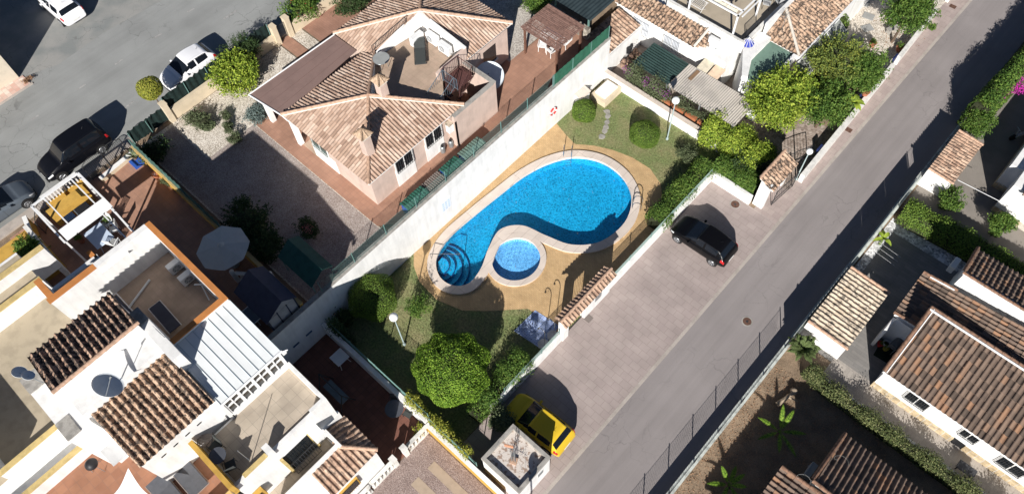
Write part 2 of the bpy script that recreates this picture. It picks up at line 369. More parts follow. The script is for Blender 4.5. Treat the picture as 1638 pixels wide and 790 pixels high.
# ================================================================== materials used all over
def S(r, g, b, k=1.0):
    f = lambda c: (c/255/12.92 if c/255 <= .04045 else ((c/255+.055)/1.055)**2.4)*k
    return (f(r), f(g), f(b))
WHITE = mat('white_render', (.80,.79,.77), .85, .08, 1.2, .02, 30, .12, 40, streak=(3.5,3.5,.5,.13))
WHITE2 = mat('aged_white_render', (.76,.74,.70), .85, .25, 2.5, .04, 25, .15, 40, mask=(.5,.72), streak=(3,3,.5,.25))
CREAM = mat('cream_render', (.62,.52,.38), .85, .1, 2, .03, 30, .15, 40)
PINK = mat('pink_render', (.58,.45,.385), .85, .1, 1.5, .03, 30, .15, 40, streak=(3,3,.4,.12))
YELLOW = mat('ochre_render', (.55,.33,.07), .8, .15, 2.5, .05, 20, .12, 40)
YCAP = mat('pale_ochre_cap', (.58,.44,.19), .8, .2, 3, .06, 20)
ORANGE = mat('orange_render', (.50,.20,.06), .8, .12, 2.5, .05, 20, .12, 40)
COPING = mat('coping_stone', (.62,.54,.47), .7, .1, 3, .06, 30, .1, 60)
CONC = mat('concrete', (.36,.34,.31), .9, .3, 3, .1, 25, .2, 50)
DARKM = mat('dark_metal', (.035,.035,.038), .45, .1, spec=.5)
GREYM = mat('grey_metal', (.35,.37,.38), .4, .1, metal=.6)
CHROME = mat('steel', (.6,.6,.62), .2, .0, metal=1.0)
WPLAST = mat('white_plastic', (.75,.75,.74), .4, .05)
WMETAL = mat('white_metal', (.78,.78,.78), .4, .04)
GREENM = mat('green_metal', (.12,.22,.2), .5, .1)
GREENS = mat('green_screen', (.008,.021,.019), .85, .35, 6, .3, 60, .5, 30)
WOOD = mat('brown_wood', (.16,.08,.055), .7, .3, 5, .15, 40)
TERRA = mat('terracotta', (.42,.16,.09), .8, .15)
BLACKP = mat('black_plastic', (.02,.02,.022), .5, .1)
GREYC = mat('grey_fabric', (.10,.105,.12), .85, .12, 5, .1, 60)
BLUEP = mat('blue_plastic', (.03,.10,.42), .5, .1)
SOIL = mat('soil', (.16,.115,.085), .95, .35, 2, .25, 20, .6, 25)
BARK = mat('bark', (.13,.09,.065), .9, .2, 8, .2, 30)
CORE = mat('dark_core', (.035,.04,.018), .95, .3, 6)  # solid dark filler bodies added inside crowns and hedges
T_VIL = tilemat('villa_tiles', [(.30,.20,.15),(.40,.28,.21),(.47,.34,.265),(.54,.42,.335)], dirt_shade=(.16,.11,.085), dirt_shade_amt=.45)
T_OLD = tilemat('weathered_tiles', [(.33,.21,.15),(.46,.31,.22),(.55,.40,.30)], dirt_shade=(.05,.04,.035), dirt_shade_amt=.75, dlo=.46, dhi=.62, dscale=4)
T_TAN = tilemat('tan_tiles', [(.44,.36,.27),(.54,.45,.35),(.60,.51,.40)], dirt_shade=(.06,.055,.05), dirt_shade_amt=.85, dlo=.50, dhi=.60, dscale=4.5)
T_BRN = tilemat('brown_tiles', [(.10,.075,.06),(.16,.115,.09),(.21,.15,.115),(.31,.175,.105)], dirt_shade_amt=.4)
T_BRN2 = tilemat('shaded_brown_tiles', [(.055,.035,.03),(.09,.055,.045),(.15,.08,.06),(.2,.1,.07)], dirt_shade_amt=.6)  # unused copy of the brown tiles with shade put into its colour
T_MIX = tilemat('orange_shade_tiles', [(.36,.24,.165),(.46,.315,.22),(.52,.38,.275)], dirt_shade=(.035,.03,.028), dirt_shade_amt=.92, dlo=.47, dhi=.56, dscale=5)  # black patches mix dirt with painted shadow between the barrels
RIDGE = mat('ridge_clay', (.52,.34,.24), .85, .3, 6, .1, 20)
MORTAR = mat('ridge_mortar', (.66,.60,.52), .9, .15, 5)
L_BR = island('bright_leaves', [(.06,.11,.012),(.15,.22,.025),(.25,.32,.04),(.36,.41,.06)], trans=.25)
L_GB = island('fresh_green_leaves', [(.035,.08,.01),(.09,.17,.016),(.16,.27,.028),(.26,.37,.05)], trans=.25)
L_MD = island('green_leaves', [(.03,.07,.012),(.06,.12,.02),(.10,.17,.03),(.15,.21,.04)], trans=.25)
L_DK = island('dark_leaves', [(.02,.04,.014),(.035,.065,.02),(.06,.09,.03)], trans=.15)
L_CL = island('clipped_leaves', [(.04,.08,.012),(.08,.14,.02),(.12,.19,.03),(.17,.24,.04)], trans=.2)
L_OL = island('olive_leaves', [(.05,.07,.03),(.08,.10,.05),(.12,.14,.07)], trans=.15)
L_GR = island('grey_leaves', [(.07,.10,.09),(.11,.15,.14),(.16,.20,.19)], trans=.1)
L_PK = island('pink_bracts', [(.45,.02,.30),(.55,.04,.38),(.35,.03,.25)], trans=.3)
L_YL = island('yellow_leaves', [(.12,.15,.02),(.25,.26,.04),(.36,.34,.06)], trans=.25)
L_DRY = island('dry_leaves', [(.16,.09,.05),(.26,.15,.09),(.32,.2,.12)], trans=.1)
ASPH = mat('asphalt', (.295,.265,.258), .9, .15, .28, .10, 55, .25, 90, mask=(.35,.7), cracks=.2, streak=(1.6,.05,1,.13))
ASPH2 = mat('old_asphalt', (.30,.305,.297), .9, .2, .4, .12, 45, .3, 80, mask=(.35,.7), cracks=.38, streak=(1.2,.06,1,.12))
ASPH3 = mat('patched_asphalt', (.21,.22,.215), .9, .25, .6, .12, 45, .3, 80, mask=(.4,.62), col2=(.29,.285,.27), cracks=.3)
PAVE = bricks('pink_pavers', (.37,.31,.287), (.345,.285,.267), (.28,.23,.215), .56, .4, .012, blot=.12, bscale=.8, bump=.15)
PAVE2 = bricks('pavement_pavers', (.40,.33,.30), (.36,.29,.27), (.30,.25,.23), .4, .4, .01, blot=.12, bump=.15)
DECK = bricks('yellow_brick_deck', (.56,.38,.20), (.49,.325,.165), (.36,.25,.14), .20, .10, .007, blot=.12, bscale=1.6, rot=R(0))
REDT = bricks('red_floor_tiles', (.38,.215,.15), (.33,.185,.13), (.27,.165,.125), .30, .30, .008, off=0, blot=.12)
REDT2 = bricks('dark_red_tiles', (.20,.09,.065), (.17,.075,.055), (.12,.06,.05), .33, .33, .01, off=0, blot=.15)
BEIGET = bricks('beige_floor_tiles', (.46,.39,.31), (.39,.33,.265), (.30,.265,.22), .45, .45, .008, off=0, blot=.15)
BEIGEF = mat('beige_floor', (.42,.355,.26), .85, .15, 2, .05, 30, .1)
TANF = bricks('tan_roof_floor', (.45,.33,.25), (.40,.30,.225), (.34,.26,.2), .30, .30, .006, off=0, blot=.15)
GREYT = bricks('grey_plank_tiles', (.25,.235,.22), (.21,.20,.19), (.16,.155,.15), .9, .2, .006, blot=.12)
GREYT2 = bricks('light_plank_tiles', (.40,.36,.32), (.35,.315,.28), (.28,.25,.23), .2, .9, .006, blot=.12)
GRAVW = gravel('white_gravel', [(.30,.26,.21),(.50,.44,.37),(.66,.60,.52),(.78,.72,.64)], 21)
GRAVP = gravel('pink_gravel', [(.20,.15,.135),(.27,.205,.185),(.34,.26,.235),(.44,.36,.33)], 30)
GRAVB = gravel('white_stones', [(.25,.25,.25),(.5,.5,.5),(.8,.8,.8)], 9)
CRAZY = gravel('brown_gravel', [(.22,.17,.14),(.32,.26,.22),(.42,.35,.30)], 6)
GRASS = mat('lawn_grass', (.175,.215,.085), .95, .3, .8, .4, 9, .9, 30, col2=(.27,.245,.13), mask=(.42,.68))
DIRT = mat('garden_dirt', (.26,.19,.13), .95, .35, 1.1, .35, 22, .8, 22, mask=(.4,.65))
# ================================================================== ground sheets
pool_in = smoothloop([(-19.8,14.1),(-19.75,16.3),(-19.6,18.4),(-19.4,20.4),(-18.85,22.2),(-17.9,23.6),(-16.4,24.4),(-14.7,24.35),(-13.3,23.5),(-12.5,21.8),(-12.75,19.8),(-13.9,18.5),(-15.5,17.95),(-17.0,17.55),(-17.8,16.5),(-17.45,15.1),(-16.85,13.8),(-16.7,12.6),(-17.35,11.85),(-18.4,11.8),(-19.35,12.55)])
baby_in = smoothloop([(-15.75+1.42*math.cos(a), 15.62+1.5*math.sin(a)) for a in np.linspace(0, 2*math.pi, 13)[:-1]], 4)
deck_out = [(-20.62,11.9)]+[(-20.62,24.9),(-19.6,24.6),(-18.6,24.4),(-17.6,25.1),(-16.5,25.6),(-15.2,25.95),(-13.8,26.0),(-12.6,25.5),(-11.7,24.5),(-11.1,23.1),(-10.62,22.7),(-10.62,13.3),(-12.0,13.8),(-13.1,13.7),(-13.9,12.9),(-14.7,12.1),(-15.8,11.15),(-17.4,10.65),(-19.0,10.8),(-20.0,11.3)]
hole1 = offset(pool_in, .12); hole2 = offset(baby_in, .12)
BIG = 400
sheet('ground', rect(-20.7, BIG, -BIG, BIG), [hole1, hole2], -.012, DIRT)
sheet('lawn', rect(-20.66,-10.55,5.12,29.8), [hole1, hole2], .004, GRASS)
sheet('pool_deck', deck_out, [hole1, hole2], .012, DECK)
o = MB(); o.prism([(-BIG,-BIG),(-20.7,-BIG),(-20.7,30.0),(-23.1,30.0),(-23.1,BIG),(-BIG,BIG)], -2, GU-.02); o.build('upper_ground', DIRT, kind='structure')
# right-hand street
sheet('road', rect(-5.55,-1.15,-BIG,BIG), [], .002, ASPH)
sheet('parking_paving', [(-10.5,5.1),(-6.9,5.1),(-6.9,-200),(-5.7,-200),(-5.7,27.75),(-10.5,27.75)], [], .006, PAVE)
sheet('pavement', rect(-7.3,-5.7,27.75,BIG), [], .006, PAVE2)
o = MB(); o.box(-5.72,-5.54,-200,200,-.1,.012); o.build('kerb', mat('kerb_stone', (.42,.37,.33), .9, .15, 1.5, .1, 20), kind='structure')
# far street
sheet('street', [(-BIG,-200),(-38.3,-200),(-38.3,200),(-BIG,200)], [], GU+.004, ASPH2)
sheet('street_repair', [(-47.4,9),(-46.7,16),(-47.2,20),(-48,34),(-57,34),(-57,-3),(-49.5,-3),(-48.2,3),(-47.2,5.5)], [], GU+.008, ASPH3)
mb = MB()
mb.box(-38.32,-37.7,-60,60,GU-.1,GU+.12); mb.build('street_pavement', mat('pavement_concrete', (.42,.37,.33), .9, .15, 2, .08, 20), kind='structure')
FADE = mat('worn_road_paint', (.36,.35,.34), .9, .3, 6)
mb = MB()
for p, q in (((300,20),(311,14)),((246,62),(259,54)),((184,104),(196,95)),((124,144),(137,135)),((50,192),(63,184)),((358,31),(379,17)),((200,173),(214,162))):
    a, b = at(*p, GU), at(*q, GU); d = (b-a).normalized(); n_ = Vector((-d.y, d.x, 0))*.06
    mb.add([(v.x,v.y,GU+.013) for v in (a-n_, b-n_, b+n_, a+n_)], [(0,1,2,3)])
mb.build('lane_markings', FADE, kind='structure')
# plots
sheet('gravel_yard', [(-37.3,5.2),(-20.9,5.2),(-20.9,11.0),(-33.6,11.0),(-33.6,16.1),(-37.3,16.1)], [], GU+.004, GRAVW)
sheet('yard_gravel', [(-37.0,5.3),(-21.0,5.3),(-21.0,10.9),(-33.3,10.9),(-33.3,7.4),(-37.0,7.4)], [], GU+.009, gravel('brown_grey_gravel', [(.24,.19,.17),(.32,.265,.24),(.39,.335,.305),(.48,.42,.385)], 26))
sheet('villa_terrace', [(-34.0,10.95),(-22.05,10.95),(-21.0,12.2),(-21.0,30.0),(-24.7,30.0),(-24.7,26.2),(-25.6,26.2),(-25.6,24.2),(-34.0,24.2)], [], GU+.01, REDT)
sheet('villa_side_gravel', [(-32.5,25.0),(-24.75,25.0),(-24.75,30),(-32.5,30)], [], GU+.014, gravel('grey_gravel', [(.28,.25,.22),(.45,.41,.37),(.6,.56,.5)], 16))
sheet('villa_path', rect(-37.6,-34.0,16.3,17.15), [], GU+.012, REDT)
sheet('villa_drive', rect(-37.6,-33.0,18.2,24), [], GU+.012, bricks('pink_drive_tiles', (.34,.19,.14), (.30,.165,.12), (.22,.14,.11), .3,.15,.006))
sheet('planter_gravel', rect(-37.5,-34.0,17.2,18.1), [], GU+.01, GRAVW)
sheet('planter_gravel', rect(-37.5,-34.0,15.0,16.2), [], GU+.012, GRAVW)
sheet('tiled_yard', rect(-37.4,-20.75,-3.6,4.95), [], GU+.006, REDT)
sheet('lower_patio', rect(-20.6,-12.3,-3,5.0), [], .006, REDT2)
sheet('gravel_plot', rect(-12.25,-8.5,-20,4.85), [], .006, GRAVP)
sheet('gravel_plot_side', rect(-8.5,-6.92,-20,4.85), [], .004, GRAVP)
sheet('stepping_path', [(-10.95,3.55),(-10.95,4.05),(-8.4,4.05),(-8.4,3.55)], [], .014, mat('sand_slab', (.42,.33,.25), .9, .1))
sheet('stepping_path', [(-11.0,2.4),(-11.0,2.95),(-9.0,2.95),(-9.0,2.4)], [], .014, mat('sand_slab', (.42,.33,.25), .9, .1))
# plots east of the street
sheet('grey_court', rect(-.75,12,22.2,32.4), [], .004, GREYT)
sheet('pale_path', [(1.3,21.2),(14,21.2),(14,22.6),(1.3,22.6)], [], .008, GREYT2)
sheet('path_gravel', rect(1.35,14,20.78,21.2), [], .012, GRAVB)
sheet('white_stone_border', [(-.75,31.7),(6,31.7),(6,32.6),(-.75,32.6)], [], .012, GRAVB)
sheet('white_stone_border', rect(-.75,-.25,26.5,31.7), [], .016, GRAVB)
sheet('neighbour_drive', rect(-.75,12,33.4,60), [], .004, mat('drive_surface', (.24,.215,.19), .9, .12, 1, .1, 30))
# plots north of the pool garden
sheet('patio_floor', rect(-23,-8,30.2,36), [], .004, mat('patio_slabs', (.34,.28,.24), .9, .2, 2, .1, 20))
sheet('garden_path', [(-11.5,30.2),(-6.5,30.2),(-6.5,36),(-11.5,36)], [], .008, CRAZY)
sheet('gravel_garden', rect(-11.4,-6.9,41.2,60), [], .008, GRAVW)
# ------------------------------------------------------------------ the pool
TILEB = bricks('blue_pool_mosaic', (.012,.25,.44), (.010,.21,.40), (.014,.24,.41), .1, .1, .006, off=0, rough=.4, blot=.1)
TILEB2 = bricks('pale_pool_mosaic', (.13,.33,.56), (.08,.26,.50), (.22,.42,.62), .1, .1, .01, off=0, rough=.4, blot=.15)
def water_mat(name, tint, cs):
    mt = bpy.data.materials.new(name); mt.use_nodes = True; n = mt.node_tree; n.nodes.remove(n.nodes['Principled BSDF'])
    g = n.nodes.new('ShaderNodeNewGeometry')
    nz = n.nodes.new('ShaderNodeTexNoise'); nz.inputs['Scale'].default_value = 2.2; nz.inputs['Detail'].default_value = 3
    n.links.new(g.outputs['Position'], nz.inputs['Vector'])
    mv = n.nodes.new('ShaderNodeVectorMath'); mv.operation = 'MULTIPLY_ADD'; mv.inputs[1].default_value = (.6,.6,.6)
    n.links.new(nz.outputs['Color'], mv.inputs[0]); n.links.new(g.outputs['Position'], mv.inputs[2])
    vo = n.nodes.new('ShaderNodeTexVoronoi'); vo.feature = 'DISTANCE_TO_EDGE'; vo.inputs['Scale'].default_value = cs; n.links.new(mv.outputs[0], vo.inputs['Vector'])
    rp = n.nodes.new('ShaderNodeMapRange'); rp.inputs[1].default_value = 0; rp.inputs[2].default_value = .32; rp.inputs[3].default_value = 1.38; rp.inputs[4].default_value = .86  # cell edges brighten the water tint as painted caustic ripples
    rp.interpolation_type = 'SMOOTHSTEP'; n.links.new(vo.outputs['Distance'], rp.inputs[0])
    vm = n.nodes.new('ShaderNodeVectorMath'); vm.operation = 'SCALE'; vm.inputs[0].default_value = tint; n.links.new(rp.outputs[0], vm.inputs['Scale'])
    tr = n.nodes.new('ShaderNodeBsdfTransparent'); n.links.new(vm.outputs[0], tr.inputs[0])
    gl = n.nodes.new('ShaderNodeBsdfGlossy'); gl.inputs['Roughness'].default_value = .06
    n2 = n.nodes.new('ShaderNodeTexNoise'); n2.inputs['Scale'].default_value = 6; n2.inputs['Detail'].default_value = 3; n.links.new(g.outputs['Position'], n2.inputs['Vector'])
    bp = n.nodes.new('ShaderNodeBump'); bp.inputs['Strength'].default_value = .5; bp.inputs['Distance'].default_value = .05
    n.links.new(n2.outputs[0], bp.inputs['Height']); n.links.new(bp.outputs[0], gl.inputs['Normal'])
    lw = n.nodes.new('ShaderNodeLayerWeight'); n.links.new(bp.outputs[0], lw.inputs['Normal']); pw_ = n.nodes.new('ShaderNodeMath'); pw_.operation = 'POWER'; pw_.inputs[1].default_value = 4; n.links.new(lw.outputs['Facing'], pw_.inputs[0]); fr = n.nodes.new('ShaderNodeMath'); fr.operation = 'MULTIPLY_ADD'; fr.inputs[1].default_value = .6; fr.inputs[2].default_value = .02; n.links.new(pw_.outputs[0], fr.inputs[0])
    ms = n.nodes.new('ShaderNodeMixShader'); n.links.new(fr.outputs[0], ms.inputs[0]); n.links.new(tr.outputs[0], ms.inputs[1]); n.links.new(gl.outputs[0], ms.inputs[2])
    n.links.new(ms.outputs[0], n.nodes['Material Output'].inputs[0]); return mt
def basin(name, loop, depth, m, steps=None):
    mb = MB(); n = len(loop)
    mb.add([(p[0],p[1],.0) for p in loop]+[(p[0],p[1],-depth) for p in loop], [(i,(i+1)%n,n+(i+1)%n,n+i) for i in range(n)])
    mb.build(name+'_wall', m, kind='structure')
    sheet(name+'_floor', offset(loop, .01), [], -depth, m)
basin('pool', pool_in, .72, TILEB); basin('paddling_pool', baby_in, .36, TILEB2)
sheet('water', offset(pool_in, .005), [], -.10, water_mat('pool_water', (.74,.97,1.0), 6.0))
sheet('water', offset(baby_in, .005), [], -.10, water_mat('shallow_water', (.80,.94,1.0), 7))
def coping(name, loop, wd, z1, label, mm=None):
    mb = MB(); n = len(loop); out = offset(loop, wd); inn = offset(loop, -.03)
    mb.add([(p[0],p[1],z1) for p in inn]+[(p[0],p[1],z1) for p in out]+[(p[0],p[1],-.1) for p in out]+[(p[0],p[1],-.07) for p in inn],
           [(i,n+i,n+(i+1)%n,(i+1)%n) for i in range(n)]+[(n+i,2*n+i,2*n+(i+1)%n,n+(i+1)%n) for i in range(n)]+[(i,(i+1)%n,3*n+(i+1)%n,3*n+i) for i in range(n)])
    return tag(mb.build(name, mm or COPING), label, 'pool edge')
CSTONE = bricks('coping_slabs', (.63,.545,.48), (.58,.50,.44), (.42,.36,.31), .6, 4.0, .012, blot=.08)
coping('pool_coping', pool_in, .50, .11, 'pale stone coping around the big curved swimming pool', CSTONE)
coping('pool_coping', baby_in, .33, .115, 'pale stone coping ring around the small round paddling pool', CSTONE)
# curved entry steps at the narrow end
t = thing('pool_steps', 'underwater curved entry steps with dark edges at the narrow end of the pool', 'steps', (-18.9,12.6,-1.1))
EDGE = mat('dark_mosaic_edge', (.01,.05,.16), .5, .1)
cx, cyy = -18.95, 12.35
for k, rr in enumerate((1.75,1.35,.95,.6)):
    arc = [(cx+rr*math.cos(a), cyy+rr*math.sin(a)) for a in np.linspace(R(-28), R(118), 22)]
    def inside(p, L=pool_in):
        ins = False
        for i in range(len(L)):
            a, b = L[i], L[(i+1)%len(L)]
            if (a[1] > p[1]) != (b[1] > p[1]) and p[0] < (b[0]-a[0])*(p[1]-a[1])/(b[1]-a[1])+a[0]: ins = not ins
        return ins
    arc = [p for p in arc if inside(p)]
    zt = -.62+.15*k; mb = MB(); mb.prism(arc+[(cx-.25,cyy+.15),(cx+.2,cyy-.3)], -.71, zt); st = mb.build('step', TILEB, t)
    mb = MB()
    for a, b in zip(arc[:-1], arc[1:]): mb.tube((a[0],a[1],zt+.006), (b[0],b[1],zt+.006), .035, 5)
    mb.build('edge', EDGE, st)
mb = MB(); mb.path([(-19.5,12.3,.05),(-19.5,12.3,.75),(-18.3,13.5,.45),(-18.2,13.6,-.7)], .022); tag(mb.build('handrail', CHROME), 'steel handrail slanting down into the pool steps', 'handrail')
def pool_ladder(px, py, rz, label, ln):
    t = thing('pool_ladder', label, 'ladder', (px,py,.07), 'pool ladders', rz)
    for s in (-.25,.25):
        pts = [(s,-.35,0),(s,-.35,.55)]+[(s,-.35+.25*(1-math.cos(a)),.55+.22*math.sin(a)) for a in np.linspace(.3,math.pi-.2,6)]+[(s,.17,.4),(s,.17,-.95)]
        mb = MB(); mb.path(pts, .024); mb.build('rail', CHROME, t, local=True)
    for z in (-.25,-.5,-.75):
        mb = MB(); mb.ob((0,.17,z), (.5,.09,.03)); mb.build('rung', CHROME, t, local=True)
    return t
pool_ladder(-18.35,23.35,R(-145),'steel pool ladder beside the tall white wall end of the pool', 1)
pool_ladder(-12.75,23.15,R(118),'steel pool ladder near the green mesh fence corner', 1)
sheet('shower_tray', [tuple(at(*p, .03)[:2]) for p in ((822,529),(856,496),(895,521),(866,558))], [], .03, bricks('blue_shower_mosaic', (.22,.30,.55), (.34,.44,.68), (.5,.55,.7), .12,.12,.01, off=0, blot=.4, bscale=3))
for k, (p, lb) in enumerate((((884,537),'outdoor shower with curved steel pipe on white base nearer the gate'),((869,551),'outdoor shower with curved steel pipe on white base farther from the gate'))):
    b = at(*p, .03); t = thing('outdoor_shower', lb, 'shower', b, 'showers by the pool')
    mb = MB(); mb.prism([(b.x+.34*math.cos(a), b.y+.34*math.sin(a)) for a in np.linspace(.3, 2*math.pi+.3, 7)[:-1]], .03, .12); mb.build('base', WHITE2, t)
    mb = MB(); mb.path([b+Vector((.1,0,0)), b+Vector((.1,0,1.75))]+[b+Vector((.1-.22*(1-math.cos(a)), 0, 1.75+.2*math.sin(a))) for a in np.linspace(.2,2.9,7)], .02); mb.build('pipe', CHROME, t)
    mb = MB(); mb.tube(b+Vector((-.33,0,1.72)), b+Vector((-.33,0,1.78)), .06, 10, .03); mb.build('shower_head', CHROME, t)
# ================================================================== garden walls
def wall(name, label, path, t, z0, z1, m, cap=None, capm=None, cat='wall', over=.03, group=None):
    """path of (x,y); mitred wall of thickness t, cap of a second colour"""
    def strip(tt, a, b, mm, nm, par):
        n = len(path); L, Rr = [], []
        for i in range(n):
            p = Vector(path[i]); d0 = (p-Vector(path[i-1])).normalized() if i else None; d1 = (Vector(path[i+1])-p).normalized() if i < n-1 else None
            d = (d0+d1).normalized() if d0 and d1 else (d0 or d1); nn = Vector((-d.y, d.x)); k = tt/2/max(.3, nn.dot(Vector((-(d0 or d1).y, (d0 or d1).x))))
            L.append(p+nn*k); Rr.append(p-nn*k)
        mb = MB(); mb.prism([tuple(q) for q in L]+[tuple(q) for q in Rr[::-1]], a, b) if n == 2 else None
        if n > 2:
            for i in range(n-1):
                vs = [(*L[i],a),(*L[i+1],a),(*Rr[i+1],a),(*Rr[i],a),(*L[i],b),(*L[i+1],b),(*Rr[i+1],b),(*Rr[i],b)]
                fs = [(0,1,2,3),(7,6,5,4),(0,4,5,1),(3,2,6,7)]
                if i == 0: fs.append((0,3,7,4))
                if i == n-2: fs.append((1,5,6,2))
                mb.add(vs, fs)
        return mb.build(nm, mm, par)
    x, y = path[0]
    if cap is None: o = strip(t, z0, z1, m, name, None); return tag(o, label, cat, group)
    th = thing(name, label, cat, (x,y,z0), group)
    strip(t, z0, z1-cap, m, 'wall_body', th); strip(t+2*over, z1-cap, z1, capm, 'wall_cap', th); return th
wall('retaining_wall', 'tall white retaining wall along the pool deck with life ring', [(-20.72,-1.0),(-20.72,30.1)], .22, -.2, 3.7, WHITE, .06, CONC)
for y, q in ((3.1,'nearer the metal roof'),(4.0,'nearer the white table')):
    mb = MB(); mb.box(-20.61,-20.585,y,y+.42,1.35,1.5); tag(mb.build('wall_vent', mat('vent_blue', (.06,.09,.18), .6, .1)), 'dark slot low in the shaded retaining wall, '+q, 'vent')
wall('garden_wall', 'low white wall between pool lawn and neighbouring patio', [(-20.6,29.9),(-10.5,29.9)], .26, 0, .88, WHITE, .05, COPING)
wall('garden_wall', 'long white parking wall beside the swimming pool garden', [(-10.5,17.55),(-10.5,27.85),(-7.7,27.85)], .22, -.05, .8, WHITE)
wall('garden_wall', 'short white parking wall between showers and yellow car', [(-10.5,7.9),(-10.5,13.5)], .22, -.05, .85, WHITE)
wall('garden_wall', 'white wall shared by dark lower patio and pool lawn', [(-20.6,5.12),(-12.35,5.12)], .24, -.05, 1.25, WHITE)
wall('garden_wall', 'ochre wall with white top beside the pink gravel plot', [(-12.3,5.0),(-6.95,5.0)], .18, -.05, 1.15, YELLOW, .05, WHITE)
wall('garden_wall', 'white roadside wall in front of the bushy northern garden', [(-6.3,31.2),(-6.62,42.8)], .28, -.05, .75, WHITE2)
wall('garden_wall', 'white roadside wall in front of the gravel garden', [(-6.66,43.6),(-6.9,49.2)], .24, -.05, .8, WHITE2)
wall('garden_wall', 'white roadside wall end at the top of the street', [(-6.85,51.2),(-7.0,60)], .24, -.05, .8, WHITE2)
wall('street_wall', 'long low white wall carrying mesh fence along the east side of the road', [(-.98,-40),(-.98,46)], .22, -.05, .7, WHITE2, .05, mat('worn_wall_top', (.55,.58,.54), .9, .35, 4))
# ------------------------------------------------------------------ mesh fences
def meshmat(name, col, cover=.35):
    mt = bpy.data.materials.new(name); mt.use_nodes = True; n = mt.node_tree; b = n.nodes['Principled BSDF']; b.inputs['Base Color'].default_value = (*col,1); b.inputs['Roughness'].default_value = .5
    return mt
def wire(mb, a, b, z0, z1, step=.14, r=.006, diag=True):
    """chain link drawn as slanted wires"""
    a, b = Vector((*a,0)), Vector((*b,0)); L = (b-a).length; d = (b-a)/L; h = z1-z0; n = int(L/step)
    for i in range(n):
        for s in (1,-1):
            x0 = i*step; x1 = x0+s*h*.8
            if x1 < 0 or x1 > L: continue
            p = a+d*x0+Vector((0,0,z0)); q = a+d*x1+Vector((0,0,z1)); mb.tube(p, q, r, 3)
    for z in (z0+.02, z1-.02): mb.tube(a+Vector((0,0,z)), b+Vector((0,0,z)), r*1.3, 4)
def fence(label, a, b, z0, z1, n, pm, mm, name='mesh_fence', lean=0, screen=None, step=.14, post=.028, r=.005):
    t = thing(name, label, 'fence', (a[0],a[1],z0))
    for i in range(n+1):
        x = a[0]+(b[0]-a[0])*i/n; y = a[1]+(b[1]-a[1])*i/n; mb = MB(); mb.tube((x,y,z0), (x,y,z1+.05), post, 8); mb.build('post', pm, t)
    mb = MB(); wire(mb, a, b, z0+.03, z1, step, r); mb.build('wire_mesh', mm, t); return t
fence('see-through wire mesh fence with thin posts on the long east street wall', (-.98,-6), (-.98,20.9), .7, 1.52, 13, DARKM, DARKM)
fence('see-through wire mesh fence on the street wall beside the far tiled car shelter', (-.98,35.3), (-.98,44.5), .7, 1.52, 5, DARKM, DARKM)
t = thing('fence_screen', 'opaque dark screen panels with gaps on the street wall by the two tiled shelters', 'fence', (-.98,21.2,.7))
SCR = mat('screen_fabric', (.30,.33,.32), .8, .15)
ys = [21.3,24.1,26.9,29.7,32.5,35.2]
for a, b in zip(ys[:-1], ys[1:]):
    mb = MB(); mb.box(-1.0,-.97,a+.06,b-.06,.72,1.55); mb.build('panel', SCR, t)
for y in ys: mb = MB(); mb.tube((-.98,y,.7), (-.98,y,1.55), .02, 8); mb.build('post', DARKM, t)
fence('pale green mesh fence with posts on the white wall between pool and parking', (-10.52,17.6), (-10.52,27.6), .8, 1.3, 5, GREENM, mat('pale_green_wire', (.35,.47,.43), .5, .1), step=.06, r=.006)
fence('pale green mesh fence panel beside the outdoor showers', (-10.52,9.0), (-10.52,13.4), .85, 1.4, 3, GREENM, mat('pale_green_wire', (.35,.47,.43), .5, .1), step=.06, r=.006)
fence('green wire fence with posts on top of the tall retaining wall beside the villa', (-20.72,6.0), (-20.72,24.6), 3.7, 4.65, 8, GREENM, GREENM)
fence('green wire fence along the patio wall in front of the lawn', (-20.3,5.3), (-12.4,5.3), 1.2, 1.9, 4, GREENM, GREENM, step=.07)
fence('green wire fence along the ochre wall in front of the lawn', (-12.2,5.2), (-8.9,5.2), 1.1, 1.7, 2, GREENM, GREENM, step=.07)
def rippled(mb, a, b, z0, z1, lean=.25, amp=.05, n=None):
    a, b = Vector((*a,0)), Vector((*b,0)); L = (b-a).length; d = (b-a)/L; pn = Vector((-d.y,d.x,0)); n = n or int(L/.12)
    vs = []
    for i in range(n+1):
        for j in range(4):
            p = a+d*L*i/n+pn*(math.sin(i*1.9)*amp*(.4+.3*j)+random.uniform(-1,1)*amp*.5+lean*j/3)
            vs.append((p.x,p.y,z0+(z1-z0)*j/3+random.uniform(-.03,.03)*(j in (0,3))))
    mb.add(vs, [(i*4+j,(i+1)*4+j,(i+1)*4+j+1,i*4+j+1) for i in range(n) for j in range(3)])
def screenfence(label, a, b, z0, z1, lean=.0, n=4, m=GREENS, amp=.05):
    t = thing('screen_fence', label, 'fence', (a[0],a[1],z0))
    mb = MB(); rippled(mb, a, b, z0, z1, lean, amp); mb.build('fabric', m, t, smooth=True)
    for i in range(n+1):
        x = a[0]+(b[0]-a[0])*i/n; y = a[1]+(b[1]-a[1])*i/n; mb = MB(); mb.tube((x,y,z0-.2), (x,y,z1), .03, 6); mb.build('post', GREENM, t)
    return t
screenfence('smooth green screen on the retaining wall beside the wooden pergola', (-20.72,24.7), (-20.72,30.0), 3.72, 4.7, .0, 3, mat('bright_green_screen', (.03,.13,.08), .8, .2), amp=.01)
wall('garden_wall', 'cream front wall of the pink villa behind the parked white car', [(-37.45,7.9),(-37.45,16.1)], .22, GU, 3.65, CREAM)
wall('garden_wall', 'cream front wall of the pink villa beyond the small gate', [(-37.45,17.5),(-37.45,22.5)], .22, GU, 3.65, CREAM)
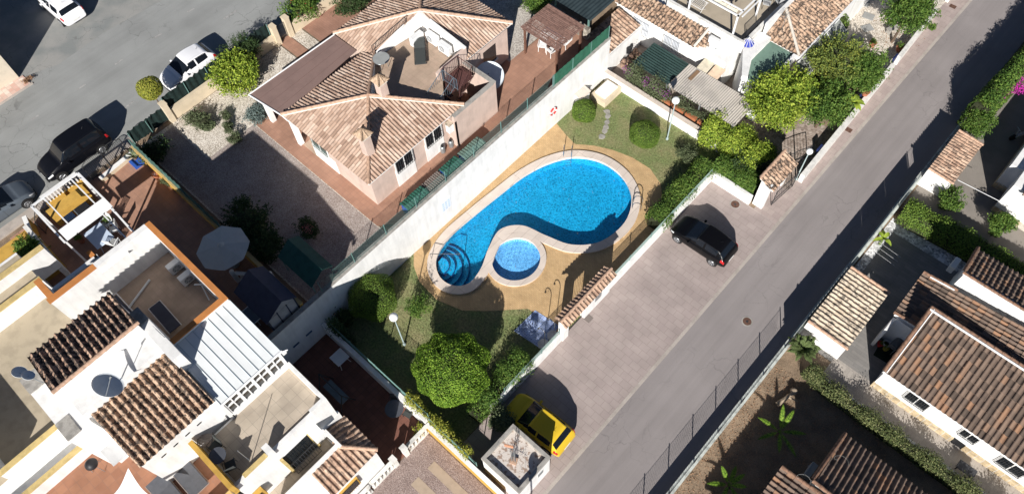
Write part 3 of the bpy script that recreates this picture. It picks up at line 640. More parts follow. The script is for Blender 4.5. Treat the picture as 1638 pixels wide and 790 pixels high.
screenfence('crumpled dark green screen fence behind the parked white car', (-37.62,7.9), (-37.62,16.0), 3.4, 4.55, .05, 5)
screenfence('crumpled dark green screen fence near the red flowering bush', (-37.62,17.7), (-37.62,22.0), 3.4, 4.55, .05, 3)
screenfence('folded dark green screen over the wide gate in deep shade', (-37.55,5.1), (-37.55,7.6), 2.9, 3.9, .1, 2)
for y, lb in ((16.25,'cream gate pillar of the villa nearer the white car'),(17.3,'cream gate pillar of the villa nearer the red flowering bush'),(7.75,'white gate pillar beside the round street tree')):
    mb = MB(); mb.box(-37.65,-37.25,y-.17,y+.17,GU,4.3); mb.box(-37.68,-37.22,y-.2,y+.2,4.3,4.36); tag(mb.build('gate_pillar', CREAM), lb, 'pillar')
def bargate(label, a, b, z0, z1, n, name='gate', m=DARKM, arch=0.0, cat='gate'):
    t = thing(name, label, cat, (a[0],a[1],z0)); a, b = Vector((*a,0)), Vector((*b,0))
    hz = lambda s: z1+arch*math.sin(math.pi*s)
    mb = MB(); k = 10
    mb.path([a.lerp(b, i/k)+Vector((0,0,hz(i/k))) for i in range(k+1)], .022, 6); mb.tube(a+Vector((0,0,z0+.08)), b+Vector((0,0,z0+.08)), .022, 6)
    mb.tube(a+Vector((0,0,z0)), a+Vector((0,0,z1)), .03, 6); mb.tube(b+Vector((0,0,z0)), b+Vector((0,0,z1)), .03, 6); mb.build('gate_frame', m, t)
    mb = MB()
    for i in range(1, n):
        p = a.lerp(b, i/n); mb.tube(p+Vector((0,0,z0+.08)), p+Vector((0,0,hz(i/n))), .011, 4)
    mb.build('bars', m, t); return t
bargate('black barred garden gate between the two cream villa pillars', (-37.5,16.42), (-37.5,17.13), GU+.05, 4.0, 9)
# ------------------------------------------------------------------ gate with tiled roof between parking and pool
t = thing('gate_house', 'tiled pool entrance gate between white pillars beside the parking', 'gate', (-10.5,14,0))
for y0, y1 in ((13.5,13.95),(15.35,15.75),(15.75,17.6)):
    mb = MB(); mb.box(-10.68,-10.32,y0,y1,-.05,2.05); mb.build('pillar', WHITE, t)
mb = MB(); mb.box(-10.64,-10.36,13.5,17.6,2.05,2.16); mb.build('beam', WHITE, t)
for s in (-1, 1):
    tile_field('roof', [(-10.5,13.4,2.42),(-10.5,17.7,2.42),(-10.5+s*.42,17.7,2.2),(-10.5+s*.42,13.4,2.2)], T_OLD, t, .24, .25)
mb = MB(); ridge(mb, (-10.5,13.4,2.42), (-10.5,17.7,2.42), .09); mb.build('ridge_tiles', RIDGE, t)
mb = MB(); mb.tube((-10.5,13.97,.06),(-10.5,15.33,.06),.02,6); mb.tube((-10.5,13.97,1.85),(-10.5,15.33,1.85),.02,6)
for i in range(9): y = 14.0+i*.165; mb.tube((-10.5,y,.05),(-10.5,y,1.85),.012,5)
dr = mb.build('gate_leaf', DARKM, t)
mb = MB(); mb.box(-10.55,-10.45,14.05,14.15,.9,1.02); mb.build('handle', DARKM, dr)
mb = MB(); mb.box(-10.31,-10.29,16.2,16.75,.8,1.5); mb.build('notice_board', GREYM, t)
t = thing('gate_house', 'small white gatehouse with sloping tile roof by the pavement', 'gate', (-7.2,29,0))
mb = MB(); mb.box(-7.6,-6.95,28.0,28.3,-.05,2.3); mb.box(-7.6,-6.95,30.2,30.45,-.05,2.2); mb.box(-7.6,-7.4,28.3,30.2,-.05,2.2); mb.build('wall', WHITE, t)
tile_field('roof', [(-7.75,27.95,2.55),(-7.75,30.6,2.55),(-6.7,30.6,2.15),(-6.7,27.95,2.15)], T_MIX, t, .27, .33)
mb = MB(); mb.slab([(-7.72,28,2.5),(-7.72,30.55,2.5),(-6.75,30.55,2.1),(-6.75,28,2.1)], .08); mb.build('roof_deck', WHITE, t)
mb = MB(); ridge(mb, (-7.75,27.95,2.56), (-7.75,30.6,2.56), .1); mb.build('ridge_tiles', RIDGE, t)
bargate('dark barred gate with curved top rail next to the white gatehouse', (-6.65,28.6), (-6.45,30.6), .05, 1.5, 12)
# ------------------------------------------------------------------ utility hut
t = thing('utility_hut', 'flat-roofed white utility hut beside the yellow car', 'hut', (-7.4,6.6,0))
hx0,hx1,hy0,hy1 = -8.62,-6.22,5.42,7.65
mb = MB(); mb.box(hx0,hx1,hy0,hy1,-.1,2.35); mb.build('wall', WHITE, t)
mb = MB(); 
for a in ((hx0-.03,hx1+.03,hy0-.03,hy0+.15),(hx0-.03,hx1+.03,hy1-.15,hy1+.03),(hx0-.03,hx0+.15,hy0+.15,hy1-.15),(hx1-.15,hx1+.03,hy0+.15,hy1-.15)): mb.box(*a,2.35,2.62)
mb.build('parapet', CONC, t)
mb = MB(); mb.box(hx0+.15,hx1-.15,hy0+.15,hy1-.15,2.33,2.37); mb.build('roof', mat('stained_roof', (.60,.54,.49), .9, .5, 5, .1, 30, mask=(.52,.6), col2=(.33,.24,.19)), t)
mb = MB(); mb.box(hx1,hx1+.015,6.75,7.15,1.3,1.85); g_ = mb.build('vent_grille', mat('grille_white', (.6,.6,.6), .5), t)
mb = MB()
for i in range(5): mb.box(hx1+.015,hx1+.03,6.77,7.13,1.36+i*.095,1.41+i*.095)
mb.build('slats', GREYM, g_)
b = at(822, 737, 2.4); t = thing('antenna_mast', 'tall lattice antenna mast with crossed aerials on the white hut roof', 'antenna', b)
mb = MB(); mb.ob(b+Vector((0,0,.04)), (.34,.34,.1), .4); mb.build('base', RIDGE, t)
mb = MB()
hm = 2.6
for a in (0,2.1,4.2):
    p = Vector((math.cos(a)*.1, math.sin(a)*.1, 0)); mb.tube(b+p, b+p+Vector((0,0,hm)), .014, 5)
for i in range(12):
    for a in (0,2.1,4.2):
        p = Vector((math.cos(a)*.1, math.sin(a)*.1, i*hm/12)); q = Vector((math.cos(a+2.1)*.1, math.sin(a+2.1)*.1, (i+1)*hm/12)); mb.tube(b+p, b+q, .008, 4)
mb.build('mast', GREYM, t)
mb = MB(); tp = b+Vector((0,0,hm))
for k, (dz, an, ln) in enumerate(((-.05,.2,.8),(-.25,1.8,.7),(-.5,.5,.6))):
    d = Vector((math.cos(an), math.sin(an), 0)); pn = Vector((-d.y,d.x,0)); c = tp+Vector((0,0,dz)); mb.tube(c-d*.2, c+d*ln, .012, 5)
    for i in range(6): q = c+d*(ln*i/5-.1); mb.tube(q-pn*.16, q+pn*.16, .007, 4)
mb.build('aerials', CHROME, t)
mb = MB(); mb.ob(tp+Vector((-.1,-.1,.05)), (.42,.05,.3), .5); mb.build('reflector', mat('aerial_orange', (.5,.25,.15), .6), t)
for s in ((-1,-.9),(.95,-.2),(.1,.9)):
    mb = MB(); mb.tube(tp+Vector((0,0,-.4)), b+Vector((s[0]*.95, s[1]*.9, .05)), .006, 3); mb.build('guy_wire', GREYM, t)
# ------------------------------------------------------------------ lamp posts
def lamp(x, y, h, label, tr=.19):
    t = thing('lamp_post', label, 'street lamp', (x,y,0), 'globe lamp posts')
    mb = MB(); mb.lathe((0,0,0), [(.09,0),(.09,.12),(.045,.16),(.04,1.2),(.032,h-tr*1.0)], 12); mb.build('pole', mat('lamp_pole', (.36,.44,.44), .5, .1), t, local=True, smooth=False)
    mb = MB(); mb.lathe((0,0,h-tr-.08), [(.07,0),(.1,.05),(.07,.1)], 12); mb.build('collar', GREYM, t, local=True)
    mb = MB(); mb.ball((0,0,h), tr, 20, 14); mb.build('globe', mat('globe_glass', (.82,.82,.80), .25, .03, spec=.5), t, smooth=True, local=True)
b = at(1067,223); lamp(b.x, b.y, 3.76, 'globe lamp post on the grass between round bushes and the low white wall', .24)
b = at(647,551); lamp(b.x, b.y, 3.65, 'globe lamp post on the lawn beside the big clipped round bush', .24)
b = at(1273,287); lamp(b.x, b.y, 2.85, 'globe lamp post at the pavement edge beside the small gatehouse', .2)
lamp(-5.35, 5.0, 3.75, 'globe lamp post at the corner of the white utility hut', .24)
# ------------------------------------------------------------------ manholes
RUST = mat('rusty_iron', (.13,.07,.05), .8, .3, 8, .2, 50, .3)
def manhole(p, label, r=.26):
    b = at(*p, 0); t = thing('manhole', label, 'manhole cover', (b.x,b.y,.0), 'manhole covers in the street')
    mb = MB(); mb.lathe((0,0,.004), [(r+.07,0),(r+.07,.008)], 24); mb.build('rim', CONC, t, local=True)
    mb = MB(); mb.lathe((0,0,.012), [(r,0),(r,.006),(r*.9,.007)], 24); c = mb.build('cover', RUST, t, local=True)
    mb = MB(); mb.lathe((0,0,.019), [(.07,0),(.07,.004)], 12); mb.build('boss', DARKM, t, local=True)
manhole((1176,327), 'round rusty manhole cover in the parking bay corner behind the black car')
manhole((1195,514), 'round rusty manhole cover in the grey asphalt', .24)
for p, lb in (((1392,141),'square rusty drain cover in the pavement below the yellow-green shrubs'),((1357,208),'square rusty drain cover in the pavement near the banana leaves'),((1311,246),'square rusty drain cover in the pavement beside the gatehouse lamp'),((1524,11),'square rusty drain cover at the far top of the pavement')):
    b = at(*p, 0); mb = MB(); mb.ob((b.x,b.y,.012), (.44,.34,.016), R(2)); mb.box(b.x-.1,b.x+.1,b.y-.02,b.y+.02,.02,.026); tag(mb.build('drain_cover', RUST), lb, 'drain cover', 'square drain covers')
b = at(941,509,0); mb = MB(); mb.ob((b.x,b.y,.012), (.42,.42,.01)); mb.ob((b.x,b.y,.018), (.34,.34,.008)); tag(mb.build('drain_cover', mat('stone_cover', (.2,.17,.155), .9, .1)), 'square stone inspection cover in the paving by the pool entrance', 'drain cover')
# ------------------------------------------------------------------ cars
def car(label, loc, heading, paint, L=3.95, W=1.72, Hh=1.44, kind='hatch', plate=True, grp=None, wheels=.29, roofm=None, interior=None):
    """front looks along +x of the car; parts: body, windows, lights, wheels, mirrors"""
    root = thing('parked_car', label, 'car', loc, 'parked cars', heading)
    GL = mat('car_glass', (.008,.011,.016), .06, 0, spec=.35)
    # stations: x, bottom z, waist z, top z, half width at sill, waist, top edge
    if kind == 'mpv':
        st = [(0,.34,.50,.52,.55,.66,.45),(.03,.22,.60,.68,.70,.80,.60),(.10,.18,.74,.84,.80,.92,.74),(.20,.17,.84,.97,.85,.97,.80),(.27,.17,.88,1.04,.86,.98,.82),
              (.38,.17,.92,1.50,.87,1.0,.74),(.46,.17,.94,1.60,.87,1.0,.75),(.62,.17,.95,1.63,.87,1.0,.76),(.80,.18,.96,1.62,.87,1.0,.75),(.92,.22,.96,1.57,.86,.98,.72),(.975,.28,.94,1.05,.83,.94,.80),(1,.34,.60,.66,.72,.84,.66)]
    elif kind == 'sedan':
        st = [(0,.34,.46,.48,.5,.62,.42),(.03,.22,.54,.62,.68,.80,.60),(.10,.18,.66,.76,.80,.92,.74),(.20,.17,.76,.87,.85,.97,.80),(.30,.17,.82,.94,.86,.98,.82),
              (.43,.17,.87,1.34,.87,1.0,.70),(.50,.17,.88,1.42,.87,1.0,.70),(.60,.17,.90,1.44,.87,1.0,.71),(.70,.18,.91,1.38,.87,1.0,.69),(.84,.22,.93,1.02,.87,.99,.80),(.97,.28,.90,.98,.80,.92,.76),(1,.34,.60,.66,.70,.82,.64)]
    else:
        st = [(0,.34,.46,.48,.5,.62,.42),(.03,.22,.56,.64,.68,.80,.60),(.09,.18,.68,.78,.80,.92,.74),(.18,.17,.78,.90,.85,.97,.80),(.245,.17,.84,.96,.86,.98,.84),
              (.45,.17,.88,1.38,.87,1.0,.71),(.49,.17,.90,1.45,.87,1.0,.72),(.62,.17,.92,1.46,.87,1.0,.73),(.76,.18,.94,1.42,.87,1.0,.71),(.845,.22,.96,1.36,.86,.98,.70),(.955,.28,.93,1.00,.83,.94,.78),(1,.34,.58,.64,.72,.84,.64)]
    sc_ = Hh/st[6][3]; hw = W/2
    G = []
    for s in st:
        x = L/2-s[0]*L; zb, zs, zt = s[1], s[2]*sc_, s[3]*sc_; a, b, c = s[4]*hw, s[5]*hw, s[6]*hw
        G.append([(x,0,zb),(x,a*.9,zb),(x,(a+b)/2*1.03,zb+(zs-zb)*.22),(x,b,zb+(zs-zb)*.62),(x,b*.985,zs-.02),(x,b*.93,zs+.015),(x,c,zt-.055*sc_*(1 if zt-zs > .3 else .35)),(x,c*.72,zt-.012),(x,0,zt)])
    G = np.array(G); K = 5
    def refine(A, ax):
        A = np.moveaxis(A, ax, 0); n = len(A); out = []
        for i in range(n-1):
            a = A[max(i-1,0)]; b = A[i]; c = A[i+1]; d = A[min(i+2,n-1)]
            for j in range(K):
                t = j/K; T = .55; m1 = (c-a)*T*.8; m2 = (d-b)*T*.8
                out.append((2*t**3-3*t*t+1)*b+(t**3-2*t*t+t)*m1+(-2*t**3+3*t*t)*c+(t**3-t*t)*m2)
        out.append(A[-1]); return np.moveaxis(np.array(out), 0, ax)
    Gr = refine(refine(G, 0), 1); n0, n1 = Gr.shape[:2]
    cells = {'body': []}; gl = {}
    roofs = []
    rear = {'hatch':(9,10),'mpv':(9,10),'sedan':(8,9)}[kind]; side_end = {'hatch':9,'mpv':9,'sedan':8}[kind]
    for i in range(n0-1):
        for j in range(n1-1):
            si, sj = i/K, j/K; who = 'body'
            if 4.15 <= si < 4.999 and 5.35+.5*(si-4) <= sj: who = 'windscreen'
            elif rear[0]+.15 <= si < rear[1]-.2 and 5.9 <= sj: who = 'rear_window'
            elif 5.15 <= si < side_end-.25 and 5.05 <= sj < 5.95:
                who = 'side_window' if not (6.8 <= si < 7.0) else 'body'
            elif 4.6 <= si < 5.15 and 5.35 <= sj < 5.75: who = 'side_window'
            (gl.setdefault(who, []) if who != 'body' else cells['body']).append((i,j))
    def put(name, cl, mm, push=0.0, par=root):
        mb = MB(); idx = {}
        for sgn in (1,-1):
            idx = {}
            for (i,j) in cl:
                f = []
                for (p,q) in ((i,j),(i+1,j),(i+1,j+1),(i,j+1)):
                    if (p,q) not in idx:
                        idx[(p,q)] = len(mb.v); v = Gr[p,q]; mb.v.append((v[0], sgn*v[1], v[2]-push))
                    f.append(idx[(p,q)])
                mb.f.append(tuple(f) if sgn < 0 else tuple(f[::-1]))
        # weld the centre line
        o = mb.build(name, mm, par, smooth=True, local=True)
        bm = bmesh.new(); bm.from_mesh(o.data); bmesh.ops.remove_doubles(bm, verts=bm.verts, dist=1e-5); bmesh.ops.recalc_face_normals(bm, faces=bm.faces)
        bm.to_mesh(o.data); bm.free(); o.data.polygons.foreach_set('use_smooth', [True]*len(o.data.polygons)); return o
    put('body', cells['body'], paint)
    for k, cl in gl.items():
        if k != 'side_window': put(k, cl, GL, .012)
    for sgn in (1,-1):
        mb = MB(); idx = {}
        for (i,j) in gl['side_window']:
            f = []
            for (p,q) in ((i,j),(i+1,j),(i+1,j+1),(i,j+1)):
                if (p,q) not in idx: idx[(p,q)] = len(mb.v); v = Gr[p,q]; mb.v.append((v[0], sgn*(v[1]-.012), v[2]))
                f.append(idx[(p,q)])
            mb.f.append(tuple(f) if sgn < 0 else tuple(f[::-1]))
        mb.build('side_window', GL, root, smooth=True, local=True)
    # end caps
    for i, nm in ((0,'front_bumper'),(n0-1,'rear_bumper')):
        mb = MB(); ring = [tuple(p) for p in Gr[i]]; ring2 = [(p[0],-p[1],p[2]) for p in ring[::-1]]; vs = ring+ring2[1:-1]
        mb.add(vs, [tuple(range(len(vs)))]); mb.build(nm, paint, root, local=True)
    TY = mat('tyre', (.02,.02,.02), .8, .1); RI = mat('alloy_rim', (.45,.46,.48), .3, .1, metal=.7); AR = mat('wheel_arch', (.012,.012,.013), .9)
    for fx in (.175,.805):
        x = L/2-fx*L
        for s in (1,-1):
            mb = MB(); y = s*(hw+.004); r = wheels
            mb.tube((x,y-s*.2,r+.03), (x,y-.0*s,r+.03), r+.055, 24); mb.build('wheel_arch', AR, root, local=True)
            mb = MB(); mb.tube((x,y-s*.19,r), (x,y+s*.014,r), r, 24); wh = mb.build('wheel', TY, root, local=True)
            mb = MB(); mb.tube((x,y+s*.01,r), (x,y+s*.02,r), r*.66, 20)
            rm_ = mb.build('rim_well', DARKM, wh, local=True); mb = MB()
            for k in range(5):
                a = k*2*math.pi/5+.3; mb.tube((x,y+s*.026,r), (x+math.cos(a)*r*.62,y+s*.026,r+math.sin(a)*r*.62), .028, 5)
            k_ = 18; pts = [(x+math.cos(2*math.pi*i/k_)*r*.66, y+s*.022, r+math.sin(2*math.pi*i/k_)*r*.66) for i in range(k_+1)]; mb.path(pts, .016, 5); mb.build('rim', RI, wh, local=True)
    LH = mat('headlight_glass', (.70,.72,.74), .1, 0, spec=.8); LT = mat('tail_light_red', (.45,.012,.015), .15, 0, spec=.7)
    def pick(a, b, c, d, nm, mm, off=.010):
        for s in (1,-1):
            mb = MB(); idx = {}
            nrm = Vector((1 if a < 6*K else -1, 0, .5)).normalized()
            for i in range(a, b):
                for j in range(c, d):
                    f = []
                    for (p,q) in ((i,j),(i+1,j),(i+1,j+1),(i,j+1)):
                        if (p,q) not in idx: idx[(p,q)] = len(mb.v); v = Gr[p,q]; mb.v.append((v[0]+nrm.x*off, s*(v[1]+off*.8), v[2]+nrm.z*off))
                        f.append(idx[(p,q)])
                    mb.f.append(tuple(f) if s < 0 else tuple(f[::-1]))
            mb.build(nm, mm, root, smooth=True, local=True)
    pick(4,int(2.1*K),int(3.6*K),int(4.9*K),'headlight', LH)
    e = {'hatch':int(9.6*K),'mpv':int(9.5*K),'sedan':int(9.9*K)}[kind]
    pick(e, e+4 if kind != 'sedan' else e+5, int(3.5*K), int(5.2*K), 'tail_light', LT)
    for s in (1,-1):
        mb = MB(); mb.ob((L/2-.36*L, s*(hw+.06), .93*sc_), (.14,.17,.1)); o = mb.build('mirror', paint, root, local=True)
        bv = o.modifiers.new('b', 'BEVEL'); bv.width = .03; bv.segments = 3
    PL = mat('number_plate', (.75,.75,.72), .4)
    mb = MB(); mb.ob((-L/2-.012,0,.52), (.02,.46,.11)); mb.build('number_plate', PL, root, local=True)
    mb = MB(); mb.ob((L/2+.012,0,.40), (.02,.46,.10)); mb.build('number_plate', PL, root, local=True)
    mb = MB(); mb.ob((L/2-.01,0,.25), (.1,W*.62,.14)); mb.build('grille', BLACKP, root, local=True)
    # roof aerial, wipers, door seams
    zr = Hh; mb = MB(); mb.tube((-L*.26,0,zr-.04),(-L*.30,0,zr+.12),.008,5); mb.build('aerial', BLACKP, root, local=True)
    mb = MB(); xw = L/2-.285*L; zz = st[4][3]*sc_+.03
    mb.tube((xw,hw*.55,zz),(xw-.25,hw*.05,zz+.13),.009,4); mb.tube((xw,-hw*.1,zz),(xw-.25,-hw*.6,zz+.13),.009,4); mb.build('wiper', BLACKP, root, local=True)
    mb = MB()
    for s in (1,-1):
        for col in (int(5.25*K), int(6.9*K), int(8.15*K)):
            ps = [tuple(Gr[col,j]) for j in range(int(1.6*K), int(5.0*K))]
            for a, b in zip(ps[:-1], ps[1:]): mb.tube((a[0],s*(a[1]+.001),a[2]),(b[0],s*(b[1]+.001),b[2]),.006,4)
        ps = [tuple(Gr[int(i),int(5.05*K)]) for i in range(int(4.6*K), int(8.9*K))]
    mb.build('door_seams', BLACKP, root, local=True)
    mb = MB()
    for s in (1,-1):
        ps = [tuple(Gr[i,int(5.85*K)+1]) for i in range(int(5.2*K), int(8.6*K))]
        for a, b in zip(ps[:-1], ps[1:]): mb.tube((a[0],s*a[1]*.985,a[2]+.012),(b[0],s*b[1]*.985,b[2]+.012),.009,4)
    mb.build('roof_trim', BLACKP, root, local=True)
    return root
def paint(name, c, coat=.18, rough=.3):
    mt = mat(name, c, rough, .0, spec=.15); mt.node_tree.nodes['Principled BSDF'].inputs['Coat Weight'].default_value = coat; mt.node_tree.nodes['Principled BSDF'].inputs['Coat Roughness'].default_value = .04; return mt
car('yellow hatchback parked nose-in beside the white utility hut', (-8.15,9.0,.006), R(183), paint('yellow_paint', (.62,.42,.03)), 3.75, 1.66, 1.42)
f_, r_ = at(1083,383,.28), at(1140,421,.28); hd = math.atan2(f_.y-r_.y, f_.x-r_.x); nrm = Vector((-math.sin(hd), math.cos(hd), 0)); c_ = (f_+r_)/2
c_ = c_ - nrm*.82 if (c_-nrm*.82).y > c_.y else c_ + nrm*.82
car('black hatchback parked at an angle in the open parking bay', (c_.x,c_.y,.006), hd, paint('black_paint', (.004,.004,.005)), 3.82, 1.70, 1.40)
car('white hatchback parked against the crumpled green screen fence', (-39.75,10.85,GU+.006), R(-91), paint('white_paint', (.78,.78,.80)), 3.75, 1.68, 1.44)
car('large black people carrier on the far street by the white pergola', (-39.45,2.2,GU+.006), R(-91), paint('black_blue_paint', (.005,.0055,.008)), 4.3, 1.75, 1.64, kind='mpv')
car('dark grey car cut by the left edge of the photo', (-39.35,-2.95,GU+.006), R(89), paint('grey_paint', (.10,.12,.145)), 4.1, 1.74, 1.42)
car('white hatchback parked across the far side of the street', (-51.3,8.45,GU+.006), R(180), paint('white_paint', (.78,.78,.80)), 4.0, 1.7, 1.44)
car('dark car at the top edge next to the white hatchback across the street', (-52.2,12.3,GU+.006), R(185), paint('black_paint', (.004,.004,.005)), 4.0, 1.7, 1.44)
# the corner of a building west of the street
t = thing('cream_building', 'cream building corner at the left edge casting a big shadow over the street', 'building', (-50,0,GU))
mb = MB(); mb.box(-70,-48.15,-14,3.15,GU,GU+3.2); mb.build('wall', mat('pale_cream', (.62,.55,.44), .85, .08), t)
mb = MB(); mb.box(-70,-48.1,-14,3.2,GU+3.2,GU+3.3); mb.build('roof', CONC, t)
mb = MB(); mb.box(-48.15,-48.13,-2.2,-.9,GU+.9,GU+2.1); w_ = mb.build('window', glass(), t)
mb = MB(); mb.box(-48.13,-48.08,-2.3,-.8,GU+.84,GU+.9); mb.build('sill', WHITE, w_)
sheet('pink_pavement', rect(-48.14,-47.1,-20,3.4), [], GU+.05, bricks('pink_white_tiles', (.55,.34,.28), (.68,.60,.52), (.45,.36,.3), .3,.3,.01, off=0, blot=.1))
mb = MB(); mb.box(-47.1,-46.95,-20,3.5,GU-.05,GU+.06); mb.build('pavement_edge', mat('kerb_stone', (.42,.37,.33)), kind='structure')
# ================================================================== pink villa
V = thing('pink_villa', 'pink villa with pyramid clay roofs, brown side roof and sunken roof terrace', 'house', (-27,17,GU))
E_ = 5.5; A1 = (-26.45,15.3,6.72); A2 = (-28.85,21.75,6.95)
mb = MB(); mb.prism([(-23.08,11.95),(-23.08,18.0),(-25.2,18.0),(-25.2,21.0),(-25.3,25.2),(-32.3,25.2),(-32.3,18.2),(-29.9,18.2),(-29.9,15.6),(-27.6,15.6),(-27.6,11.95)], GU-.05, E_-.12); mb.build('wall', PINK, V)
mb = MB(); mb.box(-30.0,-27.62,12.6,15.6,GU,E_-.15); mb.build('porch_wall', WHITE, V)
for x in (-29.9,-32.6):
    mb = MB(); mb.box(x-.14,x+.14,11.75,12.05,GU,5.15); mb.build('porch_pillar', WHITE, V)
mb = MB(); mb.box(-29.7,-27.7,11.9,12.6,GU,GU+.05); mb.build('porch_floor', TANF, V)
# roof planes (eave corners S, W, E of the front pyramid; the north-east quarter is the terrace)
S0, W0, E0 = (-22.7,11.6,E_), (-30.2,11.6,E_), (-22.7,19.05,E_); N0 = (-30.2,19.05,E_)
def sh(p, dz=0): return (p[0],p[1],p[2]+dz)
tile_field('roof', [S0,W0,A1], T_VIL, V, .21,.40,.045,.022)
tile_field('roof', [S0,E0,A1], T_VIL, V, .21,.40,.045,.022)
NWt = (-29.33,18.2,5.8)
tile_field('roof', [W0,(-30.2,17.9,E_),NWt,A1], T_VIL, V, .21,.40,.045,.022, down=(-1,0,0))
S2,W2,E2,N2 = (-24.95,17.85,E_),(-32.8,17.85,E_),(-24.95,25.65,E_),(-32.8,25.65,E_)
TN = (-28.85,21.70,6.93)
tile_field('roof', [W2,A2,(-29.28,18.2,5.62),(-29.28,17.85,E_)], T_VIL, V, .21,.40,.045,.022, down=(0,-1,0))
tile_field('roof', [E2,A2,(-25.2,21.7,5.62),(-24.95,21.7,E_)], T_VIL, V, .21,.40,.045,.022, down=(1,0,0))
tile_field('roof', [W2,N2,A2], T_VIL, V, .21,.40,.045,.022); tile_field('roof', [N2,E2,A2], T_VIL, V, .21,.40,.045,.022)
for a, b in ((S0,A1),(W0,A1),(E0,A1),(W2,A2),(E2,A2),(N2,A2),(A1,NWt)): mb = MB(); ridge(mb, sh(a,.05), sh(b,.05), .10, .42); mb.build('ridge_tiles', RIDGE, V)
mb = MB()
for a, b in ((W0,A1),(E0,A1),(W2,A2),(E2,A2)):
    a, b = Vector(a), Vector(b); d = (b-a).normalized(); n_ = Vector((d.y,-d.x,0)).normalized(); n_ = n_ if n_.y < 0 or (n_.x > 0 and abs(n_.y) < .9 and n_.y < .5) else -n_
    mb.tube(a+n_*.13+Vector((0,0,.05)), b+n_*.13+Vector((0,0,.05)), .045, 6)
each(mb, 'ridge_mortar', MORTAR, V)
# eave boards
mb = MB()
mb.box(-30.15,-22.76,11.66,11.78,E_-.14,E_-.02); mb.box(-22.88,-22.76,11.78,18.0,E_-.14,E_-.02); mb.box(-25.1,-25.0,21.8,25.6,E_-.14,E_-.02); each(mb, 'eaves', WHITE, V)
mb = MB(); mb.box(-32.7,-25.1,17.95,25.55,E_-.16,E_-.10); mb.box(-30.1,-22.9,11.8,18.0,E_-.17,E_-.12); each(mb, 'soffit', WHITE, V)
# roof terrace floor, parapets, court with stair
FZ = 5.55
mb = MB(); mb.slab([(-29.2,18.1,FZ),(-26.5,15.5,FZ),(-23.6,18.35,FZ),(-24.9,19.5,FZ),(-26.0,21.5,FZ),(-28.75,21.5,FZ)], .35); mb.build('terrace_floor', TANF, V)
mb = MB()
def pw(mb, a, b, t, z0, z1a, z1b=None):
    a, b = Vector((*a,0)), Vector((*b,0)); z1b = z1a if z1b is None else z1b; d = (b-a).normalized(); n_ = Vector((-d.y,d.x,0))*t/2
    vs = [(*(a-n_)[:2],z0),(*(b-n_)[:2],z0),(*(b+n_)[:2],z0),(*(a+n_)[:2],z0),(*(a-n_)[:2],z1a),(*(b-n_)[:2],z1b),(*(b+n_)[:2],z1b),(*(a+n_)[:2],z1a)]
    mb.add(vs, [(0,3,2,1),(4,5,6,7),(0,1,5,4),(1,2,6,5),(2,3,7,6),(3,0,4,7)])
pw(mb, (-29.28,18.1), (-29.0,21.7), .18, E_-.2, 5.78, 6.85); pw(mb, (-28.95,21.72), (-25.1,21.72), .18, E_-.2, 6.85, 6.35); pw(mb, (-29.3,18.05), (-26.55,15.45), .16, E_-.2, 5.8, 6.6)
mb.build('terrace_parapet', WHITE, V)
mb = MB(); pw(mb, (-25.15,21.75), (-25.15,19.35), .2, GU, 6.3, 6.1); pw(mb, (-25.1,21.4), (-22.55,21.4), .2, GU, 5.45); pw(mb, (-22.6,21.5), (-22.6,18.0), .2, GU, 5.45); pw(mb, (-23.1,18.05), (-22.5,18.05), .2, GU, 5.0)
pw(mb, (-25.1,25.2), (-25.1,21.6), .2, GU, E_-.1); mb.build('court_wall', PINK, V)
mb = MB(); pw(mb, (-25.05,21.4), (-22.5,21.4), .28, 5.45, 5.5); pw(mb, (-22.6,21.26), (-22.6,18.0), .28, 5.45, 5.5); mb.build('wall_top', CONC, V)
# metal stair with landing
t = thing('metal_staircase', 'rusty brown metal staircase with bar railings beside the roof terrace', 'staircase', (-24.3,19.9,GU))
RB = mat('brown_metal', (.11,.05,.045), .6, .2, 8); BG = mat('bluegrey_metal', (.10,.13,.16), .5, .15)
mb = MB(); mb.box(-24.95,-23.75,19.6,20.9,FZ-.1,FZ-.05); mb.build('landing', RB, t)
mb = MB()
for i in range(9): mb.box(-24.9,-24.0,19.6-.21*(i+1),19.62-.21*i,FZ-.08-.24*(i+1),FZ-.04-.24*(i+1))
mb.build('steps', RB, t)
def rail(mb, a, b, h=.9, n=10, r=.014):
    a, b = Vector(a), Vector(b); up = Vector((0,0,h)); mb.tube(a+up, b+up, r*1.5, 5); mb.tube(a+up*.12, b+up*.12, r, 5)
    for i in range(n+1): p = a.lerp(b, i/n); mb.tube(p, p+up, r*(1.6 if i in (0,n) else .7), 4)
mb = MB(); rail(mb, (-24.95,19.55,FZ-.05), (-24.95,20.9,FZ-.05), n=9); rail(mb, (-24.95,20.9,FZ-.05), (-23.75,20.9,FZ-.05), n=8); rail(mb, (-23.75,20.9,FZ-.05), (-23.4,19.4,FZ-.5), n=10); mb.build('railing', RB, t)
mb = MB(); rail(mb, (-24.9,19.55,FZ-.1), (-24.9,17.6,FZ-1.2), n=13); rail(mb, (-24.0,19.6,FZ-.1), (-24.0,17.7,FZ-1.2), n=13); rail(mb, (-23.75,19.6,FZ-.1), (-24.9,19.6,FZ-.1), n=8); mb.build('lower_railing', BG, t)
mb = MB(); rail(mb, (-29.45,18.2,5.9), (-29.05,20.7,6.6), .45, 22); 
tag(mb.build('terrace_railing', DARKM), 'low black wrought railing on the roof edge beside the terrace', 'railing')
